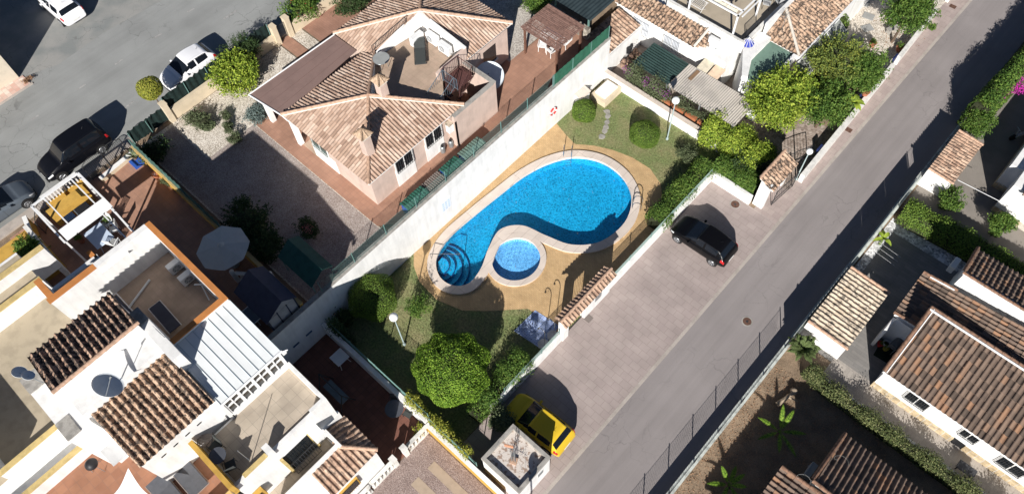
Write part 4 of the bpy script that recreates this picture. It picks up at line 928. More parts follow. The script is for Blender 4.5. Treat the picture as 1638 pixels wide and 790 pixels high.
# chimneys
def chimney(x, y, z0, z1, label, w_=.5):
    c = thing('chimney', label, 'chimney', (x,y,z0), 'chimneys of the villa')
    c.parent = None
    mb = MB(); mb.box(x-w_/2,x+w_/2,y-w_/2,y+w_/2,z0,z1); mb.build('chimney_stack', PINK, c)
    mb = MB(); mb.box(x-w_/2-.04,x+w_/2+.04,y-w_/2-.04,y+w_/2+.04,z1,z1+.05); mb.build('chimney_ledge', MORTAR, c)
    mb = MB(); b = w_/2+.14
    for a0 in range(4):
        a = a0*math.pi/2+math.pi/4; mb.box(x+math.cos(a)*w_*.55-.06,x+math.cos(a)*w_*.55+.06,y+math.sin(a)*w_*.55-.06,y+math.sin(a)*w_*.55+.06,z1+.05,z1+.22)
    vs = [(x-b,y-b,z1+.22),(x+b,y-b,z1+.22),(x+b,y+b,z1+.22),(x-b,y+b,z1+.22),(x,y,z1+.62)]
    mb.add(vs, [(3,2,1,0),(0,1,4),(1,2,4),(2,3,4),(3,0,4)])
    for k in range(4):
        p, q = Vector(vs[k]), Vector(vs[4])
        for j in (-1,0,1): d = Vector(((-1 if k in (0,3) else 1)*0, 0, 0)); mb.tube(p+Vector((0,0,.02)), q+Vector((0,0,.02)), .05, 6)
        e = (Vector(vs[k])+Vector(vs[(k+1)%4]))/2; mb.tube(e, q, .045, 6)
    mb.build('chimney_cowl', mat('cowl_clay', (.50,.36,.25), .85, .3, 8), c); return c
for c in (chimney(-24.05,12.95,5.8,7.35,'pink chimney with tile cowl near the front corner of the villa roof'), chimney(-26.0,16.0,6.2,7.55,'pink chimney with tile cowl at the edge of the roof terrace')): pass
# brown side roof
b1, b2, b3, b4 = (-33.05,11.35,5.28),(-32.86,17.9,5.28),(-30.7,17.85,5.42),(-30.2,11.6,5.42)
BRF = mat('brown_felt_roof', (.235,.155,.135), .9, .10, 1.2, .1, 60, .15)
t2 = MB(); t2.slab([b1,b2,b3,b4], .06); sr = t2.build('side_roof', BRF, V)
mb = MB(); mb.tube(b1, b2, .05, 6); mb.tube(b1, b4, .05, 6); mb.tube(b4,(-29.6,11.58,5.42),.05,6); mb.build('gutter', WMETAL, sr)
mb = MB()
for k in (.27,.54,.8): a = Vector(b1).lerp(Vector(b4),k); b = Vector(b2).lerp(Vector(b3),k); mb.tube(a+Vector((0,0,.0)), b+Vector((0,0,.0)), .012, 4)
mb.build('seams', mat('felt_seam', (.17,.11,.10), .9), sr)
# windows with grilles on the pool side
def grilled(par, x, y0, y1, z0, z1, out=.1, bars=8, frame=WHITE, face='x', bm=DARKM, low=True, pane=None):
    g = MB()
    if face == 'x':
        g.box(x,x+.02,y0,y1,z0,z1); w_ = g.build('window', glass(), par)
        m2 = MB(); m2.box(x,x+.04,y0-.08,y0,z0-.08,z1+.08); m2.box(x,x+.04,y1,y1+.08,z0-.08,z1+.08); m2.box(x,x+.04,y0,y1,z1,z1+.08); m2.box(x,x+.10,y0,y1,z0-.08,z0); m2.box(x+.02,x+.035,(y0+y1)/2-.03,(y0+y1)/2+.03,z0,z1); m2.build('window_frame', frame, w_)
        m3 = MB(); X = x+out
        for i in range(bars+1): y = y0+(y1-y0)*i/bars; m3.tube((X,y,z0),(X,y,z1),.011,4)
        for z in (z0,z1,(z0+z1)/2): m3.tube((X,y0,z),(X,y1,z),.011,4)
        for y in (y0,y1):
            for z in (z0,z1): m3.tube((x,y,z),(X,y,z),.011,4)
    else:
        g.box(y0,y1,x-.02,x,z0,z1); w_ = g.build('window', pane or glass(), par)
        m2 = MB(); m2.box(y0-.08,y0,x-.04,x,z0-.08,z1+.08); m2.box(y1,y1+.08,x-.04,x,z0-.08,z1+.08); m2.box(y0,y1,x-.04,x,z1,z1+.08); m2.box(y0,y1,x-.10,x,z0-.08,z0); m2.box((y0+y1)/2-.03,(y0+y1)/2+.03,x-.035,x-.02,z0,z1); m2.build('window_frame', frame, w_)
        m3 = MB(); X = x-out
        for i in range(bars+1): y = y0+(y1-y0)*i/bars; m3.tube((y,X,z0),(y,X,z1),.011,4)
        for z in (z0,z1,(z0+z1)/2): m3.tube((y0,X,z),(y1,X,z),.011,4)
        for y in (y0,y1):
            for z in (z0,z1): m3.tube((y,x,z),(y,X,z),.011,4)
    m3.build('window_grille', bm, w_); return w_
for y0 in (13.75,16.1):
    mb = MB(); mb.box(-23.08,-23.05,y0-.1,y0+1.35,GU,GU+1.55); mb.build('wall_panel', WHITE, V)
    grilled(V, -23.05, y0, y0+1.25, GU+1.25, GU+2.35)
mb = MB(); mb.box(-28.5,-26.4,11.92,11.95,GU,GU+1.2); mb.build('wall_panel', WHITE, V); grilled(V, 11.92, -28.2, -26.9, GU+1.3, GU+2.2, face='y', bars=7, bm=GREENM)
mb = MB(); mb.box(-25.0,-24.98,23.0,24.1,GU+.9,GU+2.2); w_ = mb.build('window', glass(), V)
mb = MB(); mb.box(-25.0,-24.9,22.9,24.2,GU+.82,GU+.9); mb.build('sill', WHITE, w_)
b = at(720, 201, 4.6)
mb = MB(); mb.box(-22.92,-22.62,17.62,18.0,4.2,4.85); t = thing('water_heater', 'white water heater with small hood on the outside wall between villa windows and court', 'heater', (-22.8,17.8,4.2)); mb.build('tank', WPLAST, t)
mb = MB(); mb.ob((-22.77,17.81,4.9), (.36,.44,.06)); mb.build('hood', T_TAN, t)
for p, lb in (((709,243),'steel gas bottle by the villa wall nearer the front corner'),((722,234),'steel gas bottle by the villa wall nearer the court')):
    b = at(*p, GU); t = thing('gas_bottle', lb, 'bottle', b, 'gas bottles'); mb = MB(); mb.lathe(b, [(.15,0),(.16,.05),(.16,.42),(.12,.5),(.05,.54)], 16); mb.build('tank', GREYM, t, smooth=True)
    mb = MB(); mb.lathe(b+Vector((0,0,.54)), [(.09,0),(.09,.08)], 12); mb.build('valve_ring', BLACKP, t)
# terrace furniture
def lounger(loc, rz, label, fab=GREYC, fr=GREYM, L=1.9, W_=.62, back=.35, group='sun loungers'):
    t = thing('sun_lounger', label, 'sun lounger', loc, group, rz)
    mb = MB(); mb.ob((.3,0,.32), (L-.65,W_,.05)); mb.build('seat', fab, t, local=True)
    mb = MB(); a = back; mb.ob((-L/2+.63-.33*math.cos(a),0,.32+.33*math.sin(a)), (.68,W_,.05), 0, a, 'Y'); mb.build('backrest', fab, t, local=True)
    mb = MB(); h = W_/2+.03
    mb.path([(L/2-.0,-h,.3),(L/2,h,.3)], .02); 
    for s in (-h,h): mb.tube((L/2,s,.3),(-L/2+.6,s,.3),.02,6); mb.tube((-L/2+.6,s,.3),(-L/2+.6-.66*math.cos(a),s,.3+.66*math.sin(a)),.02,6)
    mb.build('frame', fr, t, local=True)
    for x in (L/2-.3,-L/2+.6):
        for s in (-h,h): mb = MB(); mb.tube((x,s,.3),(x,s,0),.018,6); mb.build('leg', fr, t, local=True)
    return t
b = at(673, 90, FZ); lounger((b.x,b.y,FZ+.01), R(-42), 'dark grey sun lounger standing on the sunken roof terrace', mat('dark_mesh_fabric', (.055,.06,.058), .8, .1), DARKM)
def acunit(p, rz, label, w_=.8, d_=.3, h=.55, group='air conditioning units', m=WPLAST, legs=True):
    t = thing('air_conditioner', label, 'air conditioner', p, group, rz)
    mb = MB(); mb.ob((0,0,h/2+.06), (w_,d_,h)); o = mb.build('case', m, t, local=True); bv = o.modifiers.new('b','BEVEL'); bv.width = .025; bv.segments = 2
    mb = MB(); mb.tube((-.1,-d_/2-.012,h/2+.06),(-.1,-d_/2+.01,h/2+.06),.22,20); fan = mb.build('fan_grille', mat('ac_grille', (.25,.26,.27), .5, .1), t, local=True)
    mb = MB()
    for k in range(6): a = k*math.pi/3; mb.tube((-.1,-d_/2-.02,h/2+.06),(-.1+.21*math.cos(a),-d_/2-.02,h/2+.06+.21*math.sin(a)),.008,4)
    mb.build('guard', WPLAST, fan, local=True)
    mb = MB(); mb.ob((-w_*.35,0,.03), (.06,d_+.08,.06)); mb.ob((w_*.35,0,.03), (.06,d_+.08,.06)); mb.build('feet', GREYM, t, local=True) if 0 else [MB().ob((w_*.35*q,0,.03), (.06,d_+.08,.06)).build('foot', GREYM, t, local=True) for q in (-1,1)]
    mb = MB(); mb.path([(w_/2,0,.2),(w_/2+.14,.05,.15),(w_/2+.16,.2,.02)], .022, 6); mb.build('pipes', DARKM, t, local=True)
    return t
for k, (p, rz, lb) in enumerate((((667,63),R(135),'white air conditioner left of three under the white terrace corner'),((692,62),R(0),'white air conditioner middle of three along the white terrace wall'),((712,78),R(0),'white air conditioner nearest the pink wall on the roof terrace'))):
    b = at(*p, FZ+.35); acunit((b.x,b.y,FZ), rz if k else R(90), lb, .9, .36, .65)
b = at(613,107,FZ); t = thing('round_table', 'round glass table with thin legs in the terrace corner', 'table', (b.x,b.y,FZ+.01))
mb = MB(); mb.lathe((0,0,.68), [(.5,0),(.5,.02)], 28); mb.build('table_top', mat('frosted_glass', (.33,.34,.33), .2, .1, spec=.7), t, local=True)
mb = MB(); pts = [(.5*math.cos(a),.5*math.sin(a),.69) for a in np.linspace(0,2*math.pi,25)]; mb.path(pts, .015, 5); mb.build('rim', GREYM, t, local=True)
for a in (0.6,2.2,3.7,5.3): mb = MB(); mb.tube((.4*math.cos(a),.4*math.sin(a),.68),(.3*math.cos(a),.3*math.sin(a),0),.016,5); mb.build('leg', GREYM, t, local=True)
# big round trampoline-like disc beside the villa
t = thing('satellite_dish', 'large pale blue satellite dish on a post beside the villa court', 'satellite dish', (-23.3,22.9,GU), 'satellite dishes')
def dish(t, c, nrm, r, depth, m=WMETAL, arm=True):
    nrm = Vector(nrm).normalized(); a = nrm.orthogonal().normalized(); b = nrm.cross(a); mb = MB(); n = 32; vs = []
    for k in range(7):
        rr = r*k/6; z = depth*(k/6)**2
        for i in range(n): q = 2*math.pi*i/n; vs.append(Vector(c)+a*math.cos(q)*rr+b*math.sin(q)*rr+nrm*z)
    fs = [(k*n+i,(k+1)*n+i,(k+1)*n+(i+1)%n,k*n+(i+1)%n) for k in range(6) for i in range(n)]
    m_ = len(vs); vs2 = [v-nrm*.02 for v in vs]; mb.add(vs, fs); mb.add(vs2, [f[::-1] for f in fs]); 
    mb.add([], []); mb.f += [(6*n+i,6*n+(i+1)%n,m_+6*n+(i+1)%n,m_+6*n+i) for i in range(n)]
    mb.build('reflector_dish', m, t, smooth=True)
    if arm:
        f = Vector(c)+nrm*r*1.0; mb = MB(); mb.tube(Vector(c)-b*r*.95+nrm*depth, f, .018, 6); mb.build('arm', GREYM, t); mb = MB(); mb.tube(f-nrm*.12, f+nrm*.05, .045, 10); mb.build('receiver', GREYM, t)
c = at(783,123,4.0); t.location = (c.x, c.y, GU)
dish(t, c, (.25,-.35,.9), .92, .16, mat('dish_paint', (.62,.68,.74), .5, .1), arm=False)
mb = MB(); mb.tube((c.x,c.y,GU), (c.x,c.y,3.95), .05, 8); mb.build('pole', GREYM, t)
mb = MB(); n_ = Vector((.25,-.35,.9)).normalized(); mb.tube(c, c+n_*.55, .014, 6); mb.tube(c+n_*.5, c+n_*.6, .05, 10); mb.build('receiver', GREYM, t)
# wooden pergola with reed roof, garden chairs
PX0,PX1,PY0,PY1,PZ = -24.55,-21.75,26.15,28.6,4.82
t = thing('pergola', 'brown wooden pergola with reed roof on the red terrace', 'pergola', (-23,27,GU))
for x in (PX0+.08,PX1-.08):
    for y in (PY0+.08,PY1-.08): mb = MB(); mb.box(x-.06,x+.06,y-.06,y+.06,GU,PZ); mb.build('post', WOOD, t)
mb = MB()
for y in (PY0+.08,PY1-.08): mb.box(PX0-.1,PX1+.1,y-.04,y+.04,PZ,PZ+.12)
for x in (PX0+.08,PX1-.08): mb.box(x-.03,x+.03,PY0-.1,PY1+.1,PZ+.12,PZ+.2)
mb.build('beams', WOOD, t)
mb = MB()
for i in range(72): y = PY0-.1+(PY1-PY0+.2)*i/71+random.uniform(-.012,.012); mb.box(PX0-.12,PX1+.12,y-.0085,y+.0085,PZ+.2+random.uniform(0,.03),PZ+.225+random.uniform(0,.03))
for i in range(9): x = PX0+(PX1-PX0)*i/8; mb.box(x-.02,x+.02,PY0-.1,PY1+.1,PZ+.17,PZ+.195)
mb.build('reed_roof', mat('reed', (.27,.16,.13), .9, .3, 6, .2, 50), t)
def plchair(loc, rz, label, m=WPLAST, group='white garden chairs', recl=.25):
    t = thing('garden_chair', label, 'chair', loc, group, rz)
    mb = MB()
    for i in range(6): mb.ob((-.2+.08*i,0,.42), (.065,.48,.03))
    mb.build('seat', m, t, local=True)
    mb = MB()
    for i in range(6): y = -.2+.08*i; mb.tube((-.24,y,.42),(-.24-.62*math.sin(recl),y,.42+.62*math.cos(recl)),.026,5)
    mb.tube((-.24-.62*math.sin(recl),-.23,.42+.62*math.cos(recl)),(-.24-.62*math.sin(recl),.23,.42+.62*math.cos(recl)),.03,5); mb.build('backrest', m, t, local=True)
    for x in (-.22,.22):
        for s in (-.24,.24): mb = MB(); mb.tube((x,s,0),(x*.9,s*.95,.42),.022,5); mb.build('leg', m, t, local=True)
    for s in (-.26,.26): mb = MB(); mb.ob((0,s,.62),(.5,.05,.03)); mb.tube((.22,s,.4),(.22,s,.62),.02,5); mb.build('armrest', m, t, local=True)
    return t
for p, rz, lb in (((868,80),R(-60),'white slatted recliner chair at the west side of the pergola'),((882,88),R(170),'small white garden chair turned towards the pergola recliner'),((900,76),R(215),'white slatted recliner chair beside the east pergola post')):
    b = at(*p, GU+.01); plchair((b.x,b.y,GU+.01), rz, lb, recl=.6)
b = at(884,66,GU); t = thing('garden_table', 'white garden table half hidden under the reed pergola roof', 'table', (b.x,b.y,GU+.01))
mb = MB(); mb.ob((0,0,.72), (1.2,.75,.04)); mb.build('table_top', WPLAST, t, local=True)
for x in (-.5,.5):
    for y in (-.3,.3): mb = MB(); mb.tube((x,y,0),(x,y,.7),.025,6); mb.build('leg', WPLAST, t, local=True)
# covered goods along the retaining wall
TARPG = mat('green_tarp', (.035,.14,.10), .6, .25, 4, .1, 20, .3, 12)
def stack(y0, y1, label, top, h, m, slats=False):
    x0, x1 = -21.75, -20.95; t = thing('covered_pile', label, 'storage pile', ((x0+x1)/2,(y0+y1)/2,GU))
    mb = MB(); mb.box(x0+.08,x1-.05,y0+.06,y1-.06,GU,GU+h-.05); mb.build('goods', BLUEP, t)
    mb = MB(); n = int((y1-y0)/.09)
    vs = []
    for i in range(n+1):
        y = y0+(y1-y0)*i/n
        for j,(x,z) in enumerate(((x0-.02,h*.6),(x0+.05,h),(x0+.4,h+.06),(x1-.05,h),(x1,h*.5))): vs.append((x+random.uniform(-.01,.01),y,GU+z+(.02 if i%2 else -.01)))
    mb.add(vs, [(i*5+j,(i+1)*5+j,(i+1)*5+j+1,i*5+j+1) for i in range(n) for j in range(4)]); mb.build('cover', m, t); return t
def yat(px, py): return at(px, py, 3.6).y
stack(12.55,14.2,'pile under a ribbed green cover nearest the villa corner', None, .85, TARPG)
stack(15.65,17.0,'pile under a ribbed green cover beside the wooden pallet', None, .85, TARPG)
stack(17.2,18.9,'pile under a faded grey-green cover farthest from the villa corner', None, .8, mat('faded_tarp', (.16,.24,.20), .7, .2))
t = thing('wooden_pallet', 'grey wooden pallet leaning flat between the two green covered piles', 'pallet', (-21.3,14.9,GU))
mb = MB()
for i in range(9): y = 14.3+i*.145; mb.box(-21.75,-20.98,y,y+.085,GU+.74,GU+.77)
mb.build('slats', mat('grey_wood', (.30,.25,.22), .9, .2, 6), t)
mb = MB()
for x in (-21.7,-21.36,-21.02): mb.box(x-.03,x+.03,14.28,15.6,GU+.1,GU+.74)
mb.build('bearers', mat('grey_wood2', (.24,.20,.18), .9), t)
# life ring on the wall
b = Vector((-20.60,24.5,1.62)); t = thing('life_ring', 'red and white life ring hanging on the tall white wall', 'life ring', b)
RED = mat('red_plastic', (.55,.04,.035), .5, .1)
mbs = [MB(), MB()]
for i in range(24):
    a0, a1 = 2*math.pi*i/24, 2*math.pi*(i+1)/24; p = lambda a: b+Vector((.05,math.cos(a)*.27,math.sin(a)*.27)); mbs[0 if i%6 < 4 else 1].tube(p(a0), p(a1), .055, 8)
mbs[0].build('red_ring', RED, t); mbs[1].build('white_bands', WPLAST, t)
# sign on the wall
t = thing('pool_rules_board', 'faint pale board with blue symbols on the white wall', 'sign', (-20.6,15.2,1.9))
b = [(-20.6,y,z) for y, z in ((0,0),)]
mb = MB(); mb.box(-20.605,-20.595,14.5,15.3,1.35,2.3); mb.build('board', mat('board_white', (.74,.76,.79), .5, .02), t)
mb = MB()
for i in range(3):
    for j in range(4): mb.box(-20.595,-20.591,14.62+i*.22,14.76+i*.22,1.45+j*.2,1.58+j*.2)
mb.build('symbols', mat('faint_blue', (.50,.62,.78), .6), t)
# white box and slab at the back corner of the pool garden
t = thing('cistern_cover', 'low cream box with raised white lid in the back corner of the lawn', 'box', (-19.6,28.9,0))
mb = MB(); mb.box(-20.25,-19.05,27.95,29.7,0,.5); mb.build('base', CREAM, t)
mb = MB(); mb.box(-20.1,-19.25,28.2,29.5,.5,.66); mb.build('lid', WHITE, t)
t = thing('pump_box', 'small white box with sloped stone lid against the tall wall behind the round bush', 'box', (-20.3,27.0,0))
mb = MB(); mb.box(-20.6,-20.1,26.7,27.6,0,1.15); mb.build('wall', WHITE, t); mb = MB(); mb.slab([(-20.6,26.65,1.35),(-20.6,27.65,1.35),(-20.05,27.65,1.2),(-20.05,26.65,1.2)], .06); mb.build('lid', COPING, t)
for k, p in enumerate(((971,179),(972,187),(971,196),(969,204),(967,211),(963,219))):
    b = at(*p, 0); pts = [(b.x+random.uniform(.16,.26)*math.cos(a), b.y+random.uniform(.16,.26)*math.sin(a)) for a in np.linspace(0,2*math.pi,8)[:-1]]
    mb = MB(); mb.prism(pts, 0, .035); tag(mb.build('stepping_stone', CONC), ['stepping stone nearest the cream box','second stepping stone from the cream box','third stepping stone from the cream box','fourth stepping stone from the cream box','fifth stepping stone from the cream box','last stepping stone next to the pool deck'][k], 'stone', 'stepping stones on the lawn')
# ================================================================== orange-trimmed house and neighbours, lower left
O = thing('roof_terrace_house', 'white house with orange-edged sunken roof terrace and two dark clay tile roofs', 'house', (-23,-1,0))
PF, PT = 6.2, 8.6     # roof terrace floor and parapet top
mb = MB(); mb.box(-27.2,-20.95,-3.55,2.05,GU-.1,PF-.02); mb.build('wall', WHITE, O)
mb = MB(); mb.box(-26.95,-21.25,-3.3,1.8,PF-.02,PF+.01); mb.build('terrace_floor', TANF, O)
mb = MB(); mb.box(-27.2,-26.95,-3.55,2.05,PF-.02,PT-.08); mb.box(-26.95,-20.95,1.83,2.05,PF-.02,PT-.08); mb.box(-21.2,-20.95,-1.4,1.83,PF-.02,PT-.08); mb.build('parapet', WHITE, O)
mb = MB(); mb.box(-27.22,-20.93,1.80,2.08,PT-.08,PT); mb.box(-21.22,-20.93,-1.4,1.80,PT-.08,PT); mb.box(-27.24,-26.93,-3.6,-1.1,PT-.08,PT); mb.build('parapet_cap', ORANGE, O)
mb = MB(); mb.box(-27.25,-26.93,-1.1,1.80,PT-.08,PT)
mb.box(-26.93,-26.80,-1.1,.4,PT-.5,PT-.45)
mb.build('ribbed_ledge', WHITE, O)
# stair tower and the two tile roofs
TW = MB(); TW.box(-24.3,-20.6,-5.35,-1.4,0,9.35); TW.build('tower_wall', WHITE, O)
mb = MB(); mb.box(-22.95,-19.7,-1.42,-.95,0,9.5); mb.build('tower_wall', WHITE, O)
mb = MB(); mb.box(-22.97,-22.1,-1.44,-.93,9.5,9.56); each(mb, 'tower_cap', CONC, O)
mb = MB(); mb.box(-22.0,-21.8,-5.4,-1.4,9.35,10.15); mb.build('tower_wall', WHITE, O)
tile_field('roof', [(-24.5,-5.5,9.55),(-24.5,-1.35,9.55),(-21.85,-1.35,10.25),(-21.85,-5.5,10.25)], tilemat('shade_streaked_tiles', [(.34,.21,.15),(.46,.30,.21),(.54,.37,.27)], dirt_shade=(.025,.024,.024), dirt_shade_amt=.95, dlo=.42, dhi=.52, dscale=5), O, .30,.42,.10,.05)  # dark patches paint shadow between the tiles as well as dirt
mb = MB(); mb.slab([(-24.45,-5.45,9.5),(-24.45,-1.4,9.5),(-21.9,-1.4,10.2),(-21.9,-5.45,10.2)], .1); mb.build('roof_deck', WHITE, O)
mb = MB(); ridge(mb, (-21.8,-5.5,10.22), (-21.8,-1.35,10.22), .1, .42); mb.build('ridge_tiles', RIDGE, O)
mb = MB(); mb.box(-20.6,-17.75,-5.1,-1.35,0,7.9); mb.build('wall', WHITE, O)
tile_field('roof', [(-20.95,-5.15,9.0),(-20.95,-1.35,9.0),(-17.6,-1.35,8.15),(-17.6,-5.15,8.15)], T_MIX, O, .29,.42,.10,.05)
mb = MB(); mb.slab([(-20.9,-5.1,8.93),(-20.9,-1.4,8.93),(-17.75,-1.4,8.1),(-17.75,-5.1,8.1)], .18); mb.build('roof_deck', WHITE, O)
mb = MB(); mb.box(-24.3,-20.4,-6.4,-5.3,0,8.9); mb.build('tower_wall', WHITE, O)
mb = MB(); mb.box(-24.32,-23.4,-6.42,-5.3,8.9,8.95); mb.box(-21.4,-20.38,-6.42,-5.8,8.9,8.95); each(mb, 'tower_cap', CONC, O)
for k in range(4):
    mb = MB(); y = -4.4+k*.62; mb.box(-17.75,-17.72,y,y+.22,7.35,7.41); mb.build('vent_slot', BLACKP, O)
# glazed porch with white metal roof
P_ = thing('glazed_porch', 'glazed porch with white standing-seam metal roof above the beige terrace', 'porch', (-19,0,6))
RZ0, RZ1 = 8.35, 7.95
mb = MB(); mb.slab([(-20.93,-1.25,RZ0),(-20.93,2.08,RZ0),(-17.4,2.08,RZ1),(-17.4,-1.25,RZ1)], .06); rf = mb.build('roof', mat('white_sheet_metal', (.72,.74,.74), .5, .06, 1), P_)
mb = MB()
for i in range(9): y = -1.25+3.33*i/8; mb.tube((-20.93,y,RZ0+.02),(-17.4,y,RZ1+.02),.014,6)
mb.build('seams', mat('seam_metal', (.42,.48,.52), .4, .05), rf)
mb = MB(); mb.tube((-17.38,-1.3,RZ1-.02),(-17.38,2.12,RZ1-.02),.06,8); mb.build('gutter', WMETAL, rf)
mb = MB(); mb.box(-20.9,-17.65,1.85,2.03,0,7.85); mb.box(-17.66,-17.5,-1.25,2.03,6,6.35); mb.box(-20.9,-17.5,-1.4,-1.2,6,7.85); each(mb, 'wall', WHITE, P_)
mb = MB(); mb.box(-17.62,-17.6,-1.15,1.95,6.35,7.85); gz = mb.build('glazing', glass('porch_glass', (.03,.028,.024)), P_)
mb = MB()
for i in range(9): y = -1.2+3.15*i/8; w_ = .07 if i%2 == 0 else .03; mb.box(-17.6,-17.53,y-w_,y+w_,6.35,7.85)
mb.box(-17.6,-17.54,-1.2,1.95,7.05,7.13); mb.box(-17.6,-17.52,-1.2,1.95,7.78,7.88); mb.box(-17.6,-17.45,-1.2,1.95,6.33,6.42); mb.build('window_frame', WMETAL, gz)
b = (-17.35,2.15,7.7); mb = MB(); mb.ob(b, (.12,.2,.12)); mb.tube((-17.45,2.1,7.75),(-17.3,2.35,7.8),.03,6); tag(mb.build('security_camera', WPLAST), 'small white camera on the corner of the glazed porch', 'camera')
# beige terrace block
B_ = thing('terrace_block', 'white two-storey block with sunny beige roof terrace and a grilled balcony door', 'house', (-16,0,0))
mb = MB(); mb.box(-17.6,-14.85,-3.15,2.1,0,5.98); mb.build('wall', WHITE, B_)
mb = MB(); mb.box(-17.5,-15.0,-3.0,1.95,5.98,6.01); mb.build('terrace_floor', BEIGET, B_)
mb = MB(); mb.box(-17.5,-14.85,1.93,2.1,5.98,6.5); mb.box(-15.02,-14.85,1.2,1.93,5.98,6.5); mb.box(-15.02,-14.85,-1.0,1.2,5.98,6.22); mb.box(-15.02,-14.85,-3.3,-1.3,5.98,6.3); mb.box(-15.2,-14.75,-1.3,-1.0,5.98,6.7); mb.build('parapet', WHITE, B_)
mb = MB(); mb.box(-17.6,-14.7,-3.32,-3.1,5.98,7.0); mb.build('divider_wall', YELLOW, B_)
mb = MB(); mb.box(-15.06,-14.83,-2.6,-1.35,6.3,6.34); mb.build('parapet_cap', YCAP, B_)
mb = MB(); mb.box(-14.85,-14.83,-1.0,.45,3.05,5.0); d_ = mb.build('door', glass(), B_)
mb = MB()
for a in ((-1.15,-1.0),(.45,.6)): mb.box(-14.83,-14.72,a[0],a[1],3.05,5.1)
mb.build('door_frame', YCAP, d_)
mb = MB(); X = -14.5
for i in range(11): y = -1.0+1.45*i/10; mb.tube((X,y,3.1),(X,y,4.5),.014,4)
for z in (3.12,3.8,4.5): mb.tube((X,-1.0,z),(X,.45,z),.014,4)
mb.build('door_grille', DARKM, d_)
mb = MB(); mb.box(-14.85,-14.3,.5,1.05,4.6,5.2); mb.build('oven_box', WHITE, B_)
mb = MB(); mb.box(-14.83,-14.6,-3.4,-2.5,3.7,4.5); w_ = mb.build('window', YELLOW, B_)
mb = MB(); mb.box(-14.6,-14.58,-3.25,-2.65,3.8,4.42); mb.build('pane', glass(), w_)
mb = MB()
for i in range(6): y = -3.2+.1*i; mb.tube((-14.55,y,3.82),(-14.55,y,4.4),.012,4)
mb.build('bars', DARKM, w_)
# lower terrace and corner building with small hip roof
mb = MB(); mb.box(-14.84,-13.75,-8,1.2,0,3.0); mb.build('wall', WHITE, B_)
mb = MB(); mb.box(-14.84,-13.9,-8,1.0,3.0,3.02); mb.build('terrace_floor', BEIGET, B_)
K_ = thing('corner_room', 'small white corner room with hipped mottled tile roof and ochre window', 'house', (-13.2,1,0))
mb = MB(); mb.box(-14.9,-12.45,1.25,2.15,0,3.35); mb.box(-13.75,-12.45,-.6,1.25,0,3.35); mb.build('wall', WHITE, K_)
hp = (-14.1,1.15,4.05)
tile_field('roof', [(-14.85,2.3,3.45),(-12.35,2.3,3.45),(-13.8,1.0,3.95),(-14.85,1.2,3.9)], T_OLD, K_, .27,.36,.06,.03, down=(0,1,0))
tile_field('roof', [(-12.35,2.3,3.45),(-12.35,-.6,3.45),(-13.75,-.6,3.9),(-13.8,1.0,3.95)], T_OLD, K_, .27,.36,.06,.03, down=(1,0,0))
mb = MB(); ridge(mb, (-12.4,2.28,3.5),(-13.85,1.0,4.0), .1); mb.build('ridge_tiles', RIDGE, K_)
mb = MB(); mb.box(-14.98,-13.62,1.08,1.24,3.0,4.15); mb.box(-13.88,-13.7,-3,1.08,3.0,4.1); mb.box(-15.0,-14.84,1.08,2.2,3.0,4.2); each(mb, 'parapet', WHITE, K_)
mb = MB(); mb.box(-12.45,-12.35,-.35,.75,1.9,2.9); w_ = mb.build('window', YELLOW, K_)
mb = MB(); mb.box(-12.35,-12.33,-.25,.65,2.0,2.8); mb.build('pane', glass(), w_)
mb = MB()
for i in range(8): y = -.2+.12*i; mb.tube((-12.28,y,2.0),(-12.28,y,2.8),.012,4)
mb.tube((-12.28,-.25,2.8),(-12.28,.65,2.8),.014,4); mb.build('bars', DARKM, w_)
# balustrades
def baluster(path, label, z=0, h=.85, n=6):
    t = thing('balustrade', label, 'balustrade', (*path[0],z), 'white balustrades')
    a, b = Vector((*path[0],z)), Vector((*path[1],z)); d = (b-a).normalized(); an = math.atan2(d.y,d.x); L = (b-a).length; c = (a+b)/2
    mb = MB(); mb.ob(c+Vector((0,0,h)), (L,.2,.1), an); mb.build('handrail', WHITE2, t)
    mb = MB(); mb.ob(c+Vector((0,0,.06)), (L,.2,.12), an); mb.build('base', WHITE2, t)
    for i in range(n):
        p = a.lerp(b,(i+.5)/n); mb = MB(); mb.lathe(p+Vector((0,0,.12)), [(.07,0),(.04,.08),(.085,.25),(.05,.48),(.065,h-.17)], 10); mb.build('baluster', WHITE2, t, smooth=True)
    return t
mb = None
baluster([(-12.3,3.5),(-12.3,4.95)], 'white balustrade between patio and pink gravel plot next to the ochre wall')
baluster([(-12.3,1.0),(-12.3,2.5)], 'white balustrade beside the small corner room')
baluster([(-12.25,-1.6),(-12.25,.9)], 'long white balustrade in front of the ochre window of the corner room', n=9)
for y, lb in ((3.35,'white balustrade end post on the patio nearer the lawn'),(2.6,'white balustrade end post on the patio nearer the corner room')):
    mb = MB(); mb.box(-12.45,-12.15,y-.13,y+.13,0,1.05); mb.box(-12.48,-12.12,y-.16,y+.16,1.05,1.12); tag(mb.build('end_post', WHITE2), lb, 'post')
baluster([(-25.2,3.6),(-23.6,4.75)], 'short white balustrade with ball tops in the shaded tiled yard', GU, .8, 4)
for p, lb in (((-25.25,3.5),'white ball-topped post nearest the cream parasol'),((-23.6,4.8),'white ball-topped post beside the dark hedge')):
    mb = MB(); mb.box(p[0]-.12,p[0]+.12,p[1]-.12,p[1]+.12,GU,GU+.95); mb.ball((p[0],p[1],GU+1.06),.13,12,8); tag(mb.build('ball_post', WHITE2), lb, 'post')
